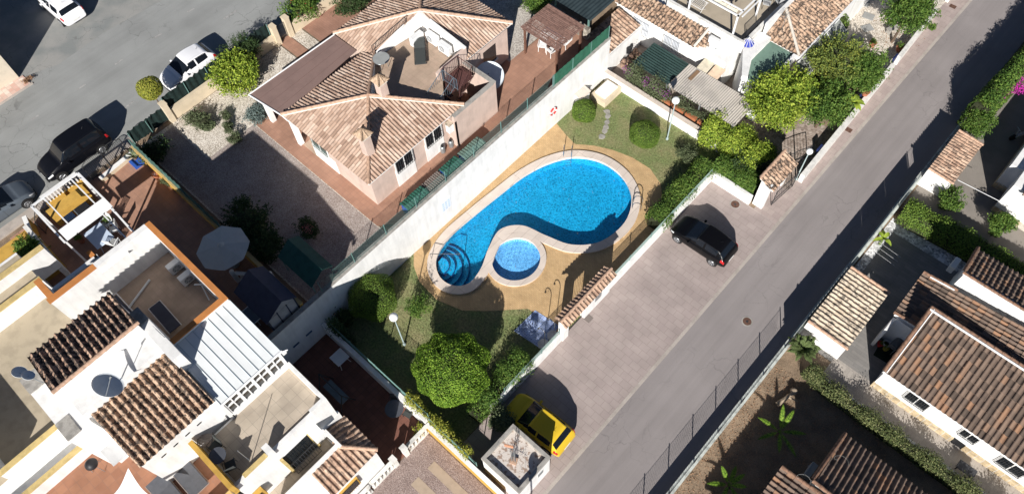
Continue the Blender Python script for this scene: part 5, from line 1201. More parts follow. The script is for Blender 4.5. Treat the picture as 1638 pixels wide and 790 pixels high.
# balcony north-west of the roof terrace
Q_ = thing('balcony_block', 'small orange-edged balcony joined to the roof terrace house', 'balcony', (-28.3,-2.3,GU))
mb = MB(); mb.box(-29.0,-27.25,-3.5,-.75,GU,5.9); mb.build('wall', WHITE, Q_)
mb = MB(); mb.box(-28.85,-27.25,-3.3,-.9,5.9,5.93); mb.build('floor', BEIGET, Q_)
mb = MB(); mb.box(-29.05,-28.85,-3.5,-.75,5.9,6.9); mb.box(-29.05,-27.25,-.9,-.72,5.9,6.9); mb.box(-28.85,-27.26,-3.5,-3.3,5.9,8.1); each(mb, 'parapet', WHITE, Q_)
mb = MB(); mb.box(-28.9,-27.25,-3.56,-3.26,8.1,8.18); mb.build('parapet_cap', ORANGE, Q_)
# house at the lower left corner
L_ = thing('courtyard_house', 'white house at the lower left with beige roof court and ochre wall tops', 'house', (-26,-8,0))
mb = MB(); mb.box(-34,-23.2,-14,-5.5,0,5.1); mb.build('wall', WHITE, L_)
mb = MB(); mb.box(-33.8,-23.4,-13.8,-3.6,5.1,5.13); mb.build('court_floor', BEIGEF, L_)
mb = MB(); mb.box(-34,-24.3,-5.5,-3.6,0,5.1); mb.build('wall', WHITE, L_)
mb = MB(); mb.box(-23.4,-23.2,-9.9,-6.4,5.1,6.0); mb.box(-33,-23.4,-9.95,-9.75,5.1,6.5); each(mb, 'parapet', WHITE, L_)
mb = MB(); mb.box(-23.44,-23.16,-9.95,-6.4,6.0,6.06); mb.box(-33,-23.44,-9.99,-9.71,6.5,6.56); each(mb, 'parapet_cap', YCAP, L_)
mb = MB(); mb.box(-30.6,-30.35,-9,-3.4,5.1,6.3); mb.box(-32.6,-32.35,-9,-2.4,4,5.9); each(mb, 'parapet', WHITE, L_)
mb = MB(); mb.box(-30.64,-30.31,-9,-3.4,6.3,6.36); mb.box(-32.64,-32.31,-9,-2.4,5.9,5.96); each(mb, 'parapet_cap', YCAP, L_)
mb = MB(); mb.box(-36.4,-33.2,-9,-2.4,GU,3.6); mb.build('front_wall', YELLOW, L_)
# red tiled terrace with sail and loungers
D_ = thing('red_terrace_block', 'white house part with red tiled terrace, big sun beds and ochre parapet', 'house', (-19,-5,0))
mb = MB(); mb.box(-23.2,-14.8,-14,-5.1,0,4.98); mb.box(-17.75,-14.85,-5.1,-3.35,0,4.98); mb.build('wall', WHITE, D_)
mb = MB(); mb.box(-21.6,-15.0,-13,-5.12,4.98,5.01); mb.box(-17.74,-15.0,-5.12,-3.36,4.98,5.01); mb.build('terrace_floor', bricks('red_brown_tiles', (.36,.18,.11), (.30,.145,.09), (.26,.15,.11), .42,.42,.008,off=0,blot=.15), D_)
mb = MB(); mb.box(-21.8,-21.6,-13,-6.6,4.98,5.9); mb.box(-15.0,-14.8,-14,-3.4,4.98,6.0); each(mb, 'parapet', WHITE, D_)
mb = MB(); mb.box(-21.84,-21.56,-13,-6.6,5.9,5.96); mb.box(-15.06,-14.74,-14,-3.4,6.0,6.06); each(mb, 'parapet_cap', YCAP, D_)
mb = MB(); mb.box(-21.2,-20.2,-6.1,-5.3,5.0,7.2); mb.box(-20.2,-18.6,-5.35,-5.15,5.0,7.0); each(mb, 'outhouse', WHITE, D_)
mb = MB(); mb.slab([(-20.2,-6.1,7.0),(-20.2,-5.3,7.0),(-19.3,-5.3,6.85),(-19.3,-6.1,6.85)], .05); mb.build('canopy', mat('clear_panel', (.5,.5,.5), .3, .1), D_)
lounger((-17.3,-4.35,5.02), R(0), 'large grey sun bed on the red terrace nearer the beige terrace', GREYC, mat('taupe_metal', (.3,.26,.24), .5), 2.0, .85, .2, 'big grey sun beds')
lounger((-17.2,-5.45,5.02), R(0), 'large grey sun bed on the red terrace nearer the white sail', GREYC, mat('taupe_metal', (.3,.26,.24), .5), 2.0, .85, .2, 'big grey sun beds')
b = at(154,746,5.3); t = thing('kettle_barbecue', 'round black lidded barbecue on the red terrace under the white wall', 'barbecue', (b.x,b.y,5.02))
mb = MB(); mb.lathe((0,0,.5), [(.08,0),(.24,.1),(.29,.22),(.27,.3),(.16,.42),(.03,.46)], 22); mb.build('lid', BLACKP, t, smooth=True, local=True)
for a in (.3,2.4,4.5): mb = MB(); mb.tube((.2*math.cos(a),.2*math.sin(a),.55),(.32*math.cos(a),.32*math.sin(a),0),.015,5); mb.build('leg', GREYM, t, local=True)
# white shade sail
def pz(px, py, z): v = at(px,py,z); return v
cor = [at(200,666+4,7.4), at(170,820,6.9), at(262,820,6.9)]
cor = [pz(203,676,8.0) if False else pz(205,748,6.7), pz(155,812,6.3), pz(268,812,6.3)]
n = 10; mb = MB(); vs = []; idx = {}
A_, B2, C2 = cor
for i in range(n+1):
    for j in range(n+1-i):
        u, v = i/n, j/n; w3 = 1-u-v; p = A_*w3+B2*u+C2*v; ce = (A_+B2+C2)/3; ed = 4*(u*v*w3*27/4); e = min(u,v,w3)
        pull = .28*((1-3*e) if e < .33 else 0)*(4*max(u*v,v*w3,u*w3)); p = p+(ce-p)*pull; idx[(i,j)] = len(vs); vs.append(p)
fs = []
for i in range(n):
    for j in range(n-i):
        fs.append((idx[(i,j)],idx[(i+1,j)],idx[(i,j+1)]))
        if i+j < n-1: fs.append((idx[(i+1,j)],idx[(i+1,j+1)],idx[(i,j+1)]))
mb.add(vs, fs); tag(mb.build('shade_sail', mat('sail_cloth', (.72,.72,.73), .8, .03), smooth=True), 'white triangular shade sail above the red terrace', 'shade sail')
# satellite dishes
t = thing('satellite_dish', 'large oval satellite dish on the white wall between the two dark tile roofs', 'satellite dish', (-20.9,-3.9,9.0), 'satellite dishes')
c = at(172,617,10.1); dish(t, c, (.15,.60,.78), .62, .10, mat('grey_dish', (.62,.65,.68), .5, .1))
mb = MB(); mb.tube(c, Vector((c.x-.1,c.y+.1,9.2)), .03, 8); mb.tube(Vector((c.x-.1,c.y+.1,9.2)), Vector((-21.0,c.y+.2,9.1)), .03, 8); mb.build('mount', GREYM, t)
for p, z, r, lb in (((31,596),10.3,.30,'round grey satellite dish at the outer end of the twin mount'),((45,601),10.3,.25,'smaller round grey satellite dish beside the twin mount pole')):
    c = at(*p, z); t = thing('satellite_dish', lb, 'satellite dish', c, 'satellite dishes'); dish(t, c, (.1,.6,.78), r, .06, mat('grey_dish', (.62,.65,.68), .5, .1), arm=False)
    mb = MB(); mb.tube(c, at(70,612,9.7), .018, 6); mb.build('arm', GREYM, t)
b = at(262,538,9.6); mb = MB(); mb.tube((b.x,b.y,9.3),(b.x,b.y,10.4),.018,6); mb.tube((b.x-.3,b.y,10.3),(b.x+.3,b.y,10.35),.01,4); mb.tube((b.x-.2,b.y,10.15),(b.x+.2,b.y,10.2),.01,4)
tag(mb.build('tv_aerial', GREYM), 'thin tv aerial at the top corner of the orange and black tile roof', 'antenna')
# things on the orange roof terrace
for p, rz, lb in (((250,392),R(225),'white air conditioner in the top corner of the orange terrace'),((283,425),R(90),'white air conditioner along the orange parapet, middle of three'),((302,443),R(90),'white air conditioner along the orange parapet, nearest the metal roof')):
    b = at(*p, PF+.3); acunit((b.x,b.y,PF+.01), rz, lb, .9, .34, .6)
b = at(264,507,PF+.3); lounger((b.x,b.y,PF+.01), R(178), 'dark sun lounger with pale frame on the shaded orange terrace', mat('navy_fabric', (.045,.048,.07), .8), WMETAL, 1.9, .6, .15)
b = at(120,452,PF+.3) if False else at(90,500,PF)
t = thing('stacked_loungers', 'pale-framed folded lounger sticking out beside the upper dark tile roof', 'sun lounger', (-25.6,-1.9,PF))
mb = MB()
for (p0,p1) in (((-26.4,-2.6),(-24.6,-1.2)),): pass
mb.path([(-26.5,-3.0,PF+.5),(-25.2,-3.0,PF+.5)],.02); mb.path([(-26.6,-1.3,PF+.45),(-24.9,-1.3,PF+.45),(-24.7,-1.6,PF+.6)],.022); mb.path([(-26.6,-2.2,PF+.45),(-26.6,-1.3,PF+.45)],.022); mb.build('frame', WMETAL, t)
mb = MB(); mb.box(-26.5,-24.9,-2.1,-1.35,PF+.42,PF+.47); mb.build('fabric', mat('navy_fabric', (.045,.048,.07)), t)
mb = MB(); a, b = at(203,498,PF+.02), at(240,448,PF+.02); d = (b-a); mb.tube(a+Vector((0,0,.05)), b+Vector((0,0,.05)), .06, 6); tag(mb.build('white_pipe', WPLAST), 'long pale pole lying on the orange roof terrace floor', 'pole')
t = thing('clothes_horse', 'white folded stand in the sunlit corner of the orange terrace', 'stand', (-22,1,PF)); c = at(330,460,PF+.5)
mb = MB(); mb.tube(c+Vector((-.5,-.3,.1)), c+Vector((.4,.3,.5)), .035, 6); mb.tube(c+Vector((.0,-.1,.35)), c+Vector((.45,-.3,-.3)), .03, 6); mb.build('frame', WMETAL, t)
# things on the beige terrace
def bistro(px, py, z, label, n=2, r=.38, seatm=None):
    c = at(px,py,z); t = thing('bistro_table', label, 'table', (c.x,c.y,z)); mb = MB(); mb.lathe((0,0,.7), [(r,0),(r,.02)], 24); mb.build('table_top', mat('smoked_glass', (.08,.085,.10), .15, .1, spec=.7), t, local=True)
    for k in range(3): a = k*2.1; mb = MB(); mb.tube((.1*math.cos(a),.1*math.sin(a),.7),(.3*math.cos(a),.3*math.sin(a),0),.015,5); mb.build('leg', DARKM, t, local=True)
    return c
def dchair(c, rz, label, m=None, z=None):
    m = m or mat('dark_mesh_fabric', (.055,.06,.058)); t = thing('metal_chair', label, 'chair', c, 'dark metal chairs', rz)
    mb = MB(); mb.ob((0,0,.42), (.46,.46,.04)); mb.build('seat', m, t, local=True)
    mb = MB(); mb.ob((-.26,0,.68), (.04,.46,.5), 0, -.15, 'Y'); mb.build('backrest', m, t, local=True)
    for x in (-.2,.2):
        for y in (-.21,.21): mb = MB(); mb.tube((x,y,.42),(x*1.1,y*1.1,0),.016,5); mb.build('leg', DARKM, t, local=True)
    for y in (-.26,.26): mb = MB(); mb.path([(.2,y,.42),(.2,y,.62),(-.25,y,.64)],.015,5); mb.build('armrest', DARKM, t, local=True)
    return t
c = bistro(357,735,6.02,'small round glass table in the shade of the beige terrace')
b = at(350,718,6.02); dchair((b.x,b.y,6.02), R(-80), 'dark metal chair above the round glass table on the beige terrace')
b = at(374,748,6.02); dchair((b.x,b.y,6.02), R(160), 'dark metal chair right of the round glass table on the beige terrace')
b = at(333,709,6.02); t = thing('slatted_chair', 'folding slatted wooden chair against the white wall of the beige terrace', 'chair', (b.x,b.y,6.02), None, R(-40))
mb = MB()
for i in range(9): mb.ob((-.28+.07*i,0,.4), (.045,.6,.025))
mb.build('seat', mat('grey_wood', (.30,.25,.22)), t, local=True)
mb = MB(); mb.tube((-.35,-.32,.4),(.35,-.32,.4),.02,5); mb.tube((-.35,.32,.4),(.35,.32,.4),.02,5); mb.build('frame', DARKM, t, local=True)
for x in (-.3,.3):
    for y in (-.3,.3): mb = MB(); mb.tube((x,y,0),(x,y,.4),.018,5); mb.build('leg', DARKM, t, local=True)
c = at(402,738,6.0) ; t = thing('washing_pole', 'slim pole standing on the beige terrace with a long thin shadow', 'pole', (c.x,c.y,6.01)); mb = MB(); mb.tube((0,0,0),(0,0,1.8),.018,6); mb.build('pole', GREYM, t, local=True)
# patio furniture in the dark lower patio
def ptable(p, z, label, sx, sy, h=.72, m=WPLAST, rz=0, leg=True):
    c = at(*p, z+h); t = thing('garden_table', label, 'table', (c.x,c.y,z), None, rz); mb = MB(); mb.ob((0,0,h), (sx,sy,.04)); o = mb.build('table_top', m, t, local=True); bv = o.modifiers.new('b','BEVEL'); bv.width = .03
    for x in (-sx*.4,sx*.4):
        for y in (-sy*.4,sy*.4): mb = MB(); mb.tube((x*.6,y*.6,h),(x*1.05,y*1.05,0),.02,6); mb.build('leg', m, t, local=True)
    return t
ptable((543,571), 0, 'small square white table alone on the dark lower patio', .8, .8)
c = bistro(634,660,0,'round glass table in the sunlit corner of the lower patio', r=.5)
b = at(655,664,0); dchair((b.x,b.y,0), R(190), 'dark metal chair beside the round table next to the white balustrade')
b = at(632,648,0); dchair((b.x,b.y,0), R(-60), 'dark metal chair behind the round table nearest the white wall')
c = at(575,640,.3); t = thing('swing_seat', 'dark framed garden swing with pale cushion deep in patio shade', 'swing', (c.x-1.2,c.y-.6,0)); c = Vector((c.x-1.2,c.y-.6,0))
mb = MB(); mb.path([c+Vector((-.9,-.5,0)),c+Vector((-.9,0,1.7)),c+Vector((-.9,.5,0))],.03); mb.path([c+Vector((.9,-.5,0)),c+Vector((.9,0,1.7)),c+Vector((.9,.5,0))],.03); mb.tube(c+Vector((-.9,0,1.7)),c+Vector((.9,0,1.7)),.03); mb.build('frame', DARKM, t)
mb = MB(); mb.ob(c+Vector((0,.05,.5)), (1.5,.55,.12)); mb.build('cushion', mat('slate_cushion', (.16,.19,.21), .8), t)
b = at(673,693,0); t = thing('potted_plant', 'white pot with yellowish plant next to the balustrade on the pink gravel', 'plant', (b.x,b.y,0))
mb = MB(); mb.lathe((0,0,0), [(.14,0),(.2,.32),(.22,.34)], 16); mb.build('pot', WHITE2, t, local=True)
P, D = lumpcrown((b.x,b.y,.65), (.3,.3,.38), 500, 6, .5); leafmesh('foliage', P, .1, L_YL, t)
# ------------------------------------------------------------------ tiled yard of the orange house
yw = screenfence('green screen on top of the ochre garden wall beside the gravel yard', (-36.3,4.75), (-27.6,4.75), 3.75, 4.65, .05, 5, mat('seagreen_screen', (.045,.10,.085), .8, .2), amp=.015)
wall('garden_wall', 'ochre garden wall between tiled yard and gravel yard', [(-36.6,4.75),(-20.9,4.75)], .16, GU, 3.85, YELLOW, .04, mat('ochre_top', (.5,.36,.16), .8))
wall('garden_wall', 'low cream wall end beside the dark yard gates', [(-36.95,4.7),(-36.75,2.2)], .22, GU, 3.1, CREAM, .05, WHITE)
bargate('black arched double gate of the tiled yard, half nearest the ochre corner', (-37.35,4.5), (-37.3,3.2), GU, 4.1, 12, arch=.25)
bargate('black arched double gate of the tiled yard, half nearest the white pergola', (-37.3,3.15), (-37.3,1.9), GU, 4.1, 12, arch=.25)
bargate('black arched small gate between the balustrade wall and the hedge plot', (-37.2,-.9), (-36.1,-2.0), GU, 3.9, 9, arch=.3)
wall('garden_wall', 'ochre wall end with white top beside the arched small gate', [(-37.1,-2.2),(-35.9,-2.5)], .18, GU, 3.8, YELLOW, .08, WHITE)
wall('garden_wall', 'white topped wall beside the green shrub bed at the left', [(-36.4,-2.5),(-32.4,-2.6)], .24, GU, 3.9, WHITE2)
mb = MB(); b_ = wall('balustrade_wall', 'ochre street wall with white pierced balustrade top under the white pergola', [(-37.1,-.9),(-37.1,1.4)], .2, GU, 3.55, YELLOW)
t = thing('pierced_balustrade', 'white pierced block balustrade on the ochre street wall', 'balustrade', (-37,0,3.55))
mb = MB(); mb.box(-37.2,-37.0,-.9,1.4,4.1,4.2)
for i in range(12): y = -.85+i*.2; mb.box(-37.16,-37.04,y,y+.08,3.55,4.1)
mb.build('blocks', WHITE, t)
t = thing('white_pergola', 'white metal frame pergola with slanted white panel over the outdoor kitchen', 'pergola', (-34,0,GU))
z = 5.3
mb = MB()
for y in (-1.5,1.45): mb.box(-35.85,-32.4,y-.05,y+.05,z-.08,z)
for x in (-35.85,): mb.box(x-.05,x+.05,-1.5,1.45,z-.08,z)
for y in (-.75,.95): mb.box(-35.8,-32.4,y-.035,y+.035,z-.07,z-.01)
for y in (.85,1.35): mb.box(-32.4,-29.9,y-.035,y+.035,z-.07,z-.01)
mb.build('frame', WMETAL, t)
for x in (-35.8,-32.5):
    for y in (-1.45,1.4): mb = MB(); mb.box(x-.05,x+.05,y-.05,y+.05,GU,z-.08); mb.build('post', WMETAL, t)
mb = MB(); mb.slab([(-33.2,-1.35,z+.1),(-33.2,1.5,z+.1),(-32.4,1.5,z-.02),(-32.4,-1.35,z-.02)], .05); mb.build('panel', WMETAL, t)
t = thing('outdoor_kitchen', 'ochre outdoor kitchen counter with dark hob and sink under the white pergola', 'counter', (-35,0,GU))
mb = MB(); mb.box(-36.6,-35.9,-1.2,1.2,GU,GU+.9); mb.build('counter', YELLOW, t)
mb = MB(); mb.box(-35.5,-34.7,-.1,.7,GU,GU+.85); mb.build('cabinet', GREYM, t)
mb = MB(); mb.box(-35.45,-34.75,-.05,.65,GU+.85,GU+.9); mb.build('hob', BLACKP, t)
mb = MB(); mb.box(-35.5,-35.0,-.8,-.2,GU,GU+.86); mb.build('sink', CHROME, t)
for k, (x, y, lb) in enumerate(((-34.0,-.9,'terracotta pot with plant at the lower end of the pergola kitchen'),(-33.7,.9,'terracotta pot with pink flowers at the upper end of the pergola kitchen'))):
    t = thing('potted_plant', lb, 'plant', (x,y,GU)); mb = MB(); mb.lathe((0,0,0), [(.14,0),(.2,.3),(.22,.32)], 14); mb.build('pot', TERRA, t, local=True)
    P, D = lumpcrown((x,y,GU+.55), (.28,.28,.3), 350, 6, .5); leafmesh('foliage', P, .09, L_MD, t)
ptable((158,377), GU, 'large pale blue table in the sun and shade behind the white pergola panel', 1.5, 1.1, .74, mat('pale_blue_top', (.50,.58,.70), .4, .05))
for k, (p, rz, lb) in enumerate((((172,357),R(-80),'white plastic chair at the upper end of the pale blue table'),((182,367),R(-120),'white plastic chair at the right side of the pale blue table'),((182,388),R(120),'white plastic chair at the lower side of the pale blue table'))):
    b = at(*p, GU+.4); plchair((b.x,b.y,GU+.01), rz, lb, recl=.15)
wall('garden_wall', 'low white wall with orange cap beside the pale blue table', [(-32.2,-1.0),(-30.2,-1.0)], .2, GU, 3.9, WHITE, .08, ORANGE)
def parasol(p, z, r, label, m, n=8, drop=.35, pole=2.2):
    c = at(*p, z); t = thing('parasol', label, 'parasol', (c.x,c.y,z-pole)); mb = MB(); vs = [(c.x,c.y,z+.02)]
    K2 = 6
    for k in range(1, K2+1):
        for i in range(n*4):
            a = 2*math.pi*i/(n*4)+.2; q = (i%4)/4; sag = 1-.07*(k/K2)*math.sin(math.pi*q); vs.append((c.x+r*k/K2*math.cos(a)*sag, c.y+r*k/K2*math.sin(a)*sag, z-drop*(k/K2)**1.15+ .0 - .03*math.sin(math.pi*q)*(k/K2)))
    N = n*4; fs = [(0,1+i,1+(i+1)%N) for i in range(N)]+[(1+k*N+i,1+(k+1)*N+i,1+(k+1)*N+(i+1)%N,1+k*N+(i+1)%N) for k in range(K2-1) for i in range(N)]
    mb.add(vs, fs); cn = mb.build('canopy', m, t)
    mb = MB(); mb.lathe(c+Vector((0,0,-.02)), [(.2,-.03),(.12,.06),(.03,.12)], 16); mb.build('vent_cap', m, cn)
    mb = MB(); mb.tube(c, c-Vector((0,0,pole)), .025, 8); mb.build('pole', WMETAL, t)
    mb = MB(); mb.lathe(c-Vector((0,0,pole)), [(.28,0),(.28,.06),(.06,.1)], 16); mb.build('base', CONC, t)
    mb = MB()
    for i in range(n): a = 2*math.pi*i/n+.2; mb.tube(c+Vector((0,0,-.03)), c+Vector((r*.97*math.cos(a), r*.97*math.sin(a), -drop-.03)), .012, 4)
    mb.build('ribs', WMETAL, t); return t
parasol((353,391), 5.05, 1.42, 'large cream parasol open in the shaded yard beside the orange terrace', mat('cream_canvas', (.50,.50,.47), .85, .05))
b = at(342,443,GU+.5); t = thing('pale_crate', 'grey-blue framed panel leaning below the orange terrace wall', 'crate', (-22.8,2.5,GU)); mb = MB(); mb.ob((-22.6,2.65,GU+.7), (1.0,.6,.05)); mb.build('panel', mat('slate_panel', (.15,.19,.25), .6), t)
mb = MB(); mb.path([(-23.12,2.33,GU+.74),(-22.08,2.33,GU+.74),(-22.08,2.97,GU+.74),(-23.12,2.97,GU+.74),(-23.12,2.33,GU+.74)], .025); mb.build('frame', WMETAL, t)
for x in (-23.0,-22.2): mb = MB(); mb.tube((x,2.65,GU),(x,2.65,GU+.7),.03); mb.build('leg', WMETAL, t)
# sheds
t = thing('garden_shed', 'dark blue-grey shed with double pitched roof and pale gable end', 'shed', (-22.1,4,GU))
x0,x1,y0,y1 = -23.7,-20.95,2.75,4.75; SH = mat('dark_blue_shed', (.045,.05,.085), .7, .15)
mb = MB(); mb.box(x0+.1,x1-.1,y0+.15,y1-.15,GU,4.5); mb.build('wall', mat('shed_wall', (.25,.26,.27), .8), t)
ym = (y0+y1)/2+.25
mb = MB(); mb.slab([(x0,ym,5.25),(x1,ym,5.25),(x1,y1,4.6),(x0,y1,4.6)],.05); mb.slab([(x0,ym,5.25),(x1,ym,5.25),(x1,y0,4.5),(x0,y0,4.5)],.05); mb.build('roof', SH, t)
mb = MB(); mb.add([(x1-.1,y0+.15,4.45),(x1-.1,y1-.15,4.5),(x1-.1,ym,5.18)],[(0,1,2)]); mb.add([(x1-.09,y0+.15,GU),(x1-.09,y1-.15,GU),(x1-.09,y1-.15,4.5),(x1-.09,y0+.15,4.45)],[(0,1,2,3)]); mb.build('gable', mat('shed_gable', (.42,.42,.42), .8), t)
mb = MB()
for y in (y0+.15,y0+.75,y0+1.35,y1-.15): mb.box(x1-.09,x1-.06,y-.03,y+.03,GU,4.6)
mb.build('battens', SH, t)
t = thing('green_roofed_shelter', 'low shelter with sagging dark green canvas roof beside the retaining wall', 'shelter', (-22.2,6.5,GU))
x0,x1,y0,y1 = -23.75,-20.95,5.65,7.2; DG = mat('dark_green_canvas', (.02,.085,.07), .8, .2)
ym = 6.6; mb = MB(); mb.slab([(x0,ym,4.95),(x1,ym,4.95),(x1,y1,4.55),(x0,y1,4.55)],.03); mb.slab([(x0,ym,4.95),(x1,ym,4.95),(x1,y0,4.3),(x0,y0,4.3)],.03); mb.build('canvas', DG, t)
for x in (x0+.1,x1-.1):
    for y in (y0+.1,y1-.1): mb = MB(); mb.tube((x,y,GU),(x,y,4.35),.03); mb.build('post', GREENM, t)
# ================================================================== white house behind the pool garden
N_ = thing('white_neighbour_house', 'white house with two grilled windows, strip of clay tiles and flat beige roof terrace', 'house', (-18,36,0))
mb = MB(); mb.box(-23.05,-14.3,34.0,50,0,2.62); mb.box(-20.0,-14.0,35.3,50,2.62,2.9); mb.build('wall', WHITE, N_)
mb = MB(); mb.box(-19.8,-14.2,35.5,49.8,2.9,2.93); mb.build('terrace_floor', mat('terrace_beige', (.40,.34,.26), .85, .1, 1.5), N_)
mb = MB(); mb.box(-20.0,-13.98,35.28,35.5,2.93,3.5); mb.box(-14.2,-13.98,35.5,50,2.93,3.5); mb.box(-20.0,-19.8,35.5,50,2.93,3.5); mb.build('parapet', WHITE2, N_)
mb = MB(); mb.slab([(-23.1,33.8,2.6),(-16.3,33.8,2.6),(-16.3,35.2,3.0),(-23.1,35.2,3.0)], .1); mb.build('roof_deck', WHITE, N_)
tile_field('roof', [(-23.2,33.7,2.66),(-16.6,33.7,2.66),(-16.6,35.2,3.1),(-23.2,35.2,3.1)], T_MIX, N_, .28,.38,.065,.035)
tile_field('roof', [(-16.6,33.7,2.66),(-15.9,34.4,2.66),(-16.6,35.2,3.1)], T_MIX, N_, .28,.38,.065,.035, down=(1,0,0))
mb = MB(); ridge(mb, (-16.6,33.7,2.75), (-16.6,35.2,3.18), .1, .4); mb.build('ridge_tiles', MORTAR, N_)
for x0 in (-21.5,-19.0): grilled(N_, 34.0, x0, x0+1.25, .95, 2.15, out=.14, bars=11, face='y', bm=mat('painted_grille', (.22,.22,.22), .5), pane=mat('pale_shutter', (.60,.63,.68), .6, .1))
acunit((-15.75,34.75,2.62), R(180), 'white air conditioner on the flat white roof at the hip end of the tiles')
for k, (x, m_, lb) in enumerate(((-15.75, mat('cream_board', (.60,.54,.42), .8, .2), 'cream board leaning flat above the corrugated roof'),(-14.9, mat('peach_board', (.66,.50,.36), .8, .15), 'peach coloured board leaning flat above the corrugated roof'))):
    mb = MB(); mb.slab([(x,33.1,1.95),(x+.75,33.1,1.95),(x+.75,34.0,2.1),(x,34.0,2.1)], .04); tag(mb.build('board', m_), lb, 'board')
t = thing('roof_pergola', 'white metal pergola frame standing on the beige roof terrace', 'pergola', (-16,36,2.93))
mb = MB(); z = 5.0
mb.box(-18.6,-15.0,34.95+.6,35.05+.6,z-.08,z); mb.box(-18.6,-15.0,36.1,36.18,z-.08,z); mb.box(-15.1,-15.0,35.55,46,z-.08,z); mb.box(-14.85,-14.78,35.7,46,z-.08,z)
mb.build('frame', WMETAL, t)
for x, y in ((-15.05,35.6),(-15.05,38.4),(-18.5,35.6),(-15.05,41.5)): mb = MB(); mb.box(x-.05,x+.05,y-.05,y+.05,2.93,z-.08); mb.build('post', WMETAL, t)
mb = MB(); rippled(mb, (-18.4,35.75), (-15.3,35.75), z-.2, z-.02, .25, .02); mb.build('rolled_awning', mat('awning_cream', (.6,.56,.46), .8), t)
b = at(1195,73,3.1); t = thing('folded_parasol', 'blue and white half-closed parasol at the corner of the roof terrace', 'parasol', (b.x,b.y,2.93))
mb = MB(); n=10
for i in range(n):
    a0,a1 = 2*math.pi*i/n, 2*math.pi*(i+1)/n
    mb.add([(b.x,b.y,3.75),(b.x+.42*math.cos(a0),b.y+.42*math.sin(a0),3.3),(b.x+.42*math.cos(a1),b.y+.42*math.sin(a1),3.3)],[(0,1,2)])
mb.build('canopy', mat('navy_canvas', (.03,.05,.30), .7), t)
mb = MB()
for i in range(n): a = 2*math.pi*i/n; mb.tube((b.x,b.y,3.77),(b.x+.43*math.cos(a),b.y+.43*math.sin(a),3.31),.014,4)
mb.tube((b.x,b.y,2.93),(b.x,b.y,3.85),.02,6); mb.build('ribs', WMETAL, t)
bargate('dark railing panel with centre motif on the beige roof terrace', (-14.35,36.1), (-14.35,37.4), 2.95, 3.75, 11, 'railing', cat='railing')
for p, rz, lb in (((1225,13),R(20),'dark metal chair on the beige roof terrace, left one'),((1245,11),R(150),'dark metal chair on the beige roof terrace, right one')):
    b = at(*p, 2.94); dchair((b.x,b.y,2.94), rz, lb, mat('pale_mesh', (.4,.4,.4)))
bistro(1236,5,2.94,'small table between the two chairs on the beige roof terrace')
t = thing('drying_rack', 'white folding drying rack on the beige roof terrace', 'rack', (-18.3,36.2,2.93)); mb = MB()
for i in range(10): mb.tube((-18.9+.12*i,36.0,3.5),(-18.9+.12*i,36.8,3.5),.012,4)
mb.tube((-18.9,36.0,3.5),(-17.8,36.0,3.5),.015,4); mb.tube((-18.9,36.8,3.5),(-17.8,36.8,3.5),.015,4); mb.build('rails', WMETAL, t)
for x in (-18.8,-17.9): mb = MB(); mb.tube((x,36.0,2.93),(x,36.8,3.5),.014,4); mb.tube((x,36.8,2.93),(x,36.0,3.5),.014,4); mb.build('leg', WMETAL, t)
# small tiled lean-to
t = thing('tiled_lean_to', 'small white lean-to with pale clay tiles at the end of the tall wall', 'outbuilding', (-21.6,32,0))
mb = MB(); mb.box(-22.5,-20.75,30.15,33.9,0,1.8); mb.build('wall', WHITE, t)
tile_field('roof', [(-22.6,30.1,2.5),(-22.6,33.6,2.5),(-20.7,33.6,2.05),(-20.7,30.1,2.05)], T_OLD, t, .3,.42,.06,.035)
mb = MB(); mb.slab([(-22.55,30.15,2.42),(-22.55,33.55,2.42),(-20.75,33.55,1.97),(-20.75,30.15,1.97)], .2); mb.build('roof_deck', WHITE, t)
# plot: stones, roofs
t = thing('stone_grill_corner', 'pile of stones and round black stove in the patio corner behind the pool garden', 'stove', (-20.0,32.3,0))
mb = MB()
for i in range(60): x, y = -20.5+random.random()*1.3, 31.3+random.random()*1.9; mb.ball((x,y,.08+random.random()*.35), random.uniform(.09,.2), 7, 5)
mb.build('stones', mat('red_stones', (.34,.22,.16), .9, .4, 4, .15, 20), t)
b = at(1006,73,1.0); mb = MB(); mb.lathe((b.x,b.y,.4), [(.22,0),(.28,.5),(.3,.6),(.14,.62),(.13,.5)], 20); mb.build('stove', BLACKP, t)
t = thing('green_roof_shelter', 'patio shelter with dark green corrugated roof beside the bougainvillea', 'shelter', (-17.7,32,0))
def corr(par, x0, x1, y0, y1, za, zb, m, pitch=.16, amp=.025, axis='y'):
    """corrugated sheet; height za at y0 and zb at y1"""
    n = int((x1-x0)/pitch*6); vs = []
    for i in range(n+1):
        x = x0+(x1-x0)*i/n; h = amp*math.sin(2*math.pi*(x-x0)/pitch); vs += [(x,y0,za+h),(x,y1,zb+h)]
    mb = MB(); mb.add(vs, [(2*i,2*i+2,2*i+3,2*i+1) for i in range(n)]); return mb.build('roof', m, par, smooth=True)
def corr_y(par, x0, x1, y0, y1, za, zb, m, pitch=.16, amp=.025):
    n = int((y1-y0)/pitch*6); vs = []
    for i in range(n+1):
        y = y0+(y1-y0)*i/n; h = amp*math.sin(2*math.pi*(y-y0)/pitch); vs += [(x0,y,za+h),(x1,y,zb+h)]
    mb = MB(); mb.add(vs, [(2*i,2*i+2,2*i+3,2*i+1) for i in range(n)]); return mb.build('roof', m, par, smooth=True)
corr_y(t, -19.15,-16.3,30.75,33.1,1.95,1.9, mat('dark_green_sheet', (.028,.055,.05), .5, .25, 3), .2, .03)
for x in (-19.0,-16.4): mb = MB(); mb.box(x-.05,x+.05,30.8,30.9,0,1.88); mb.build('post', GREYM, t)
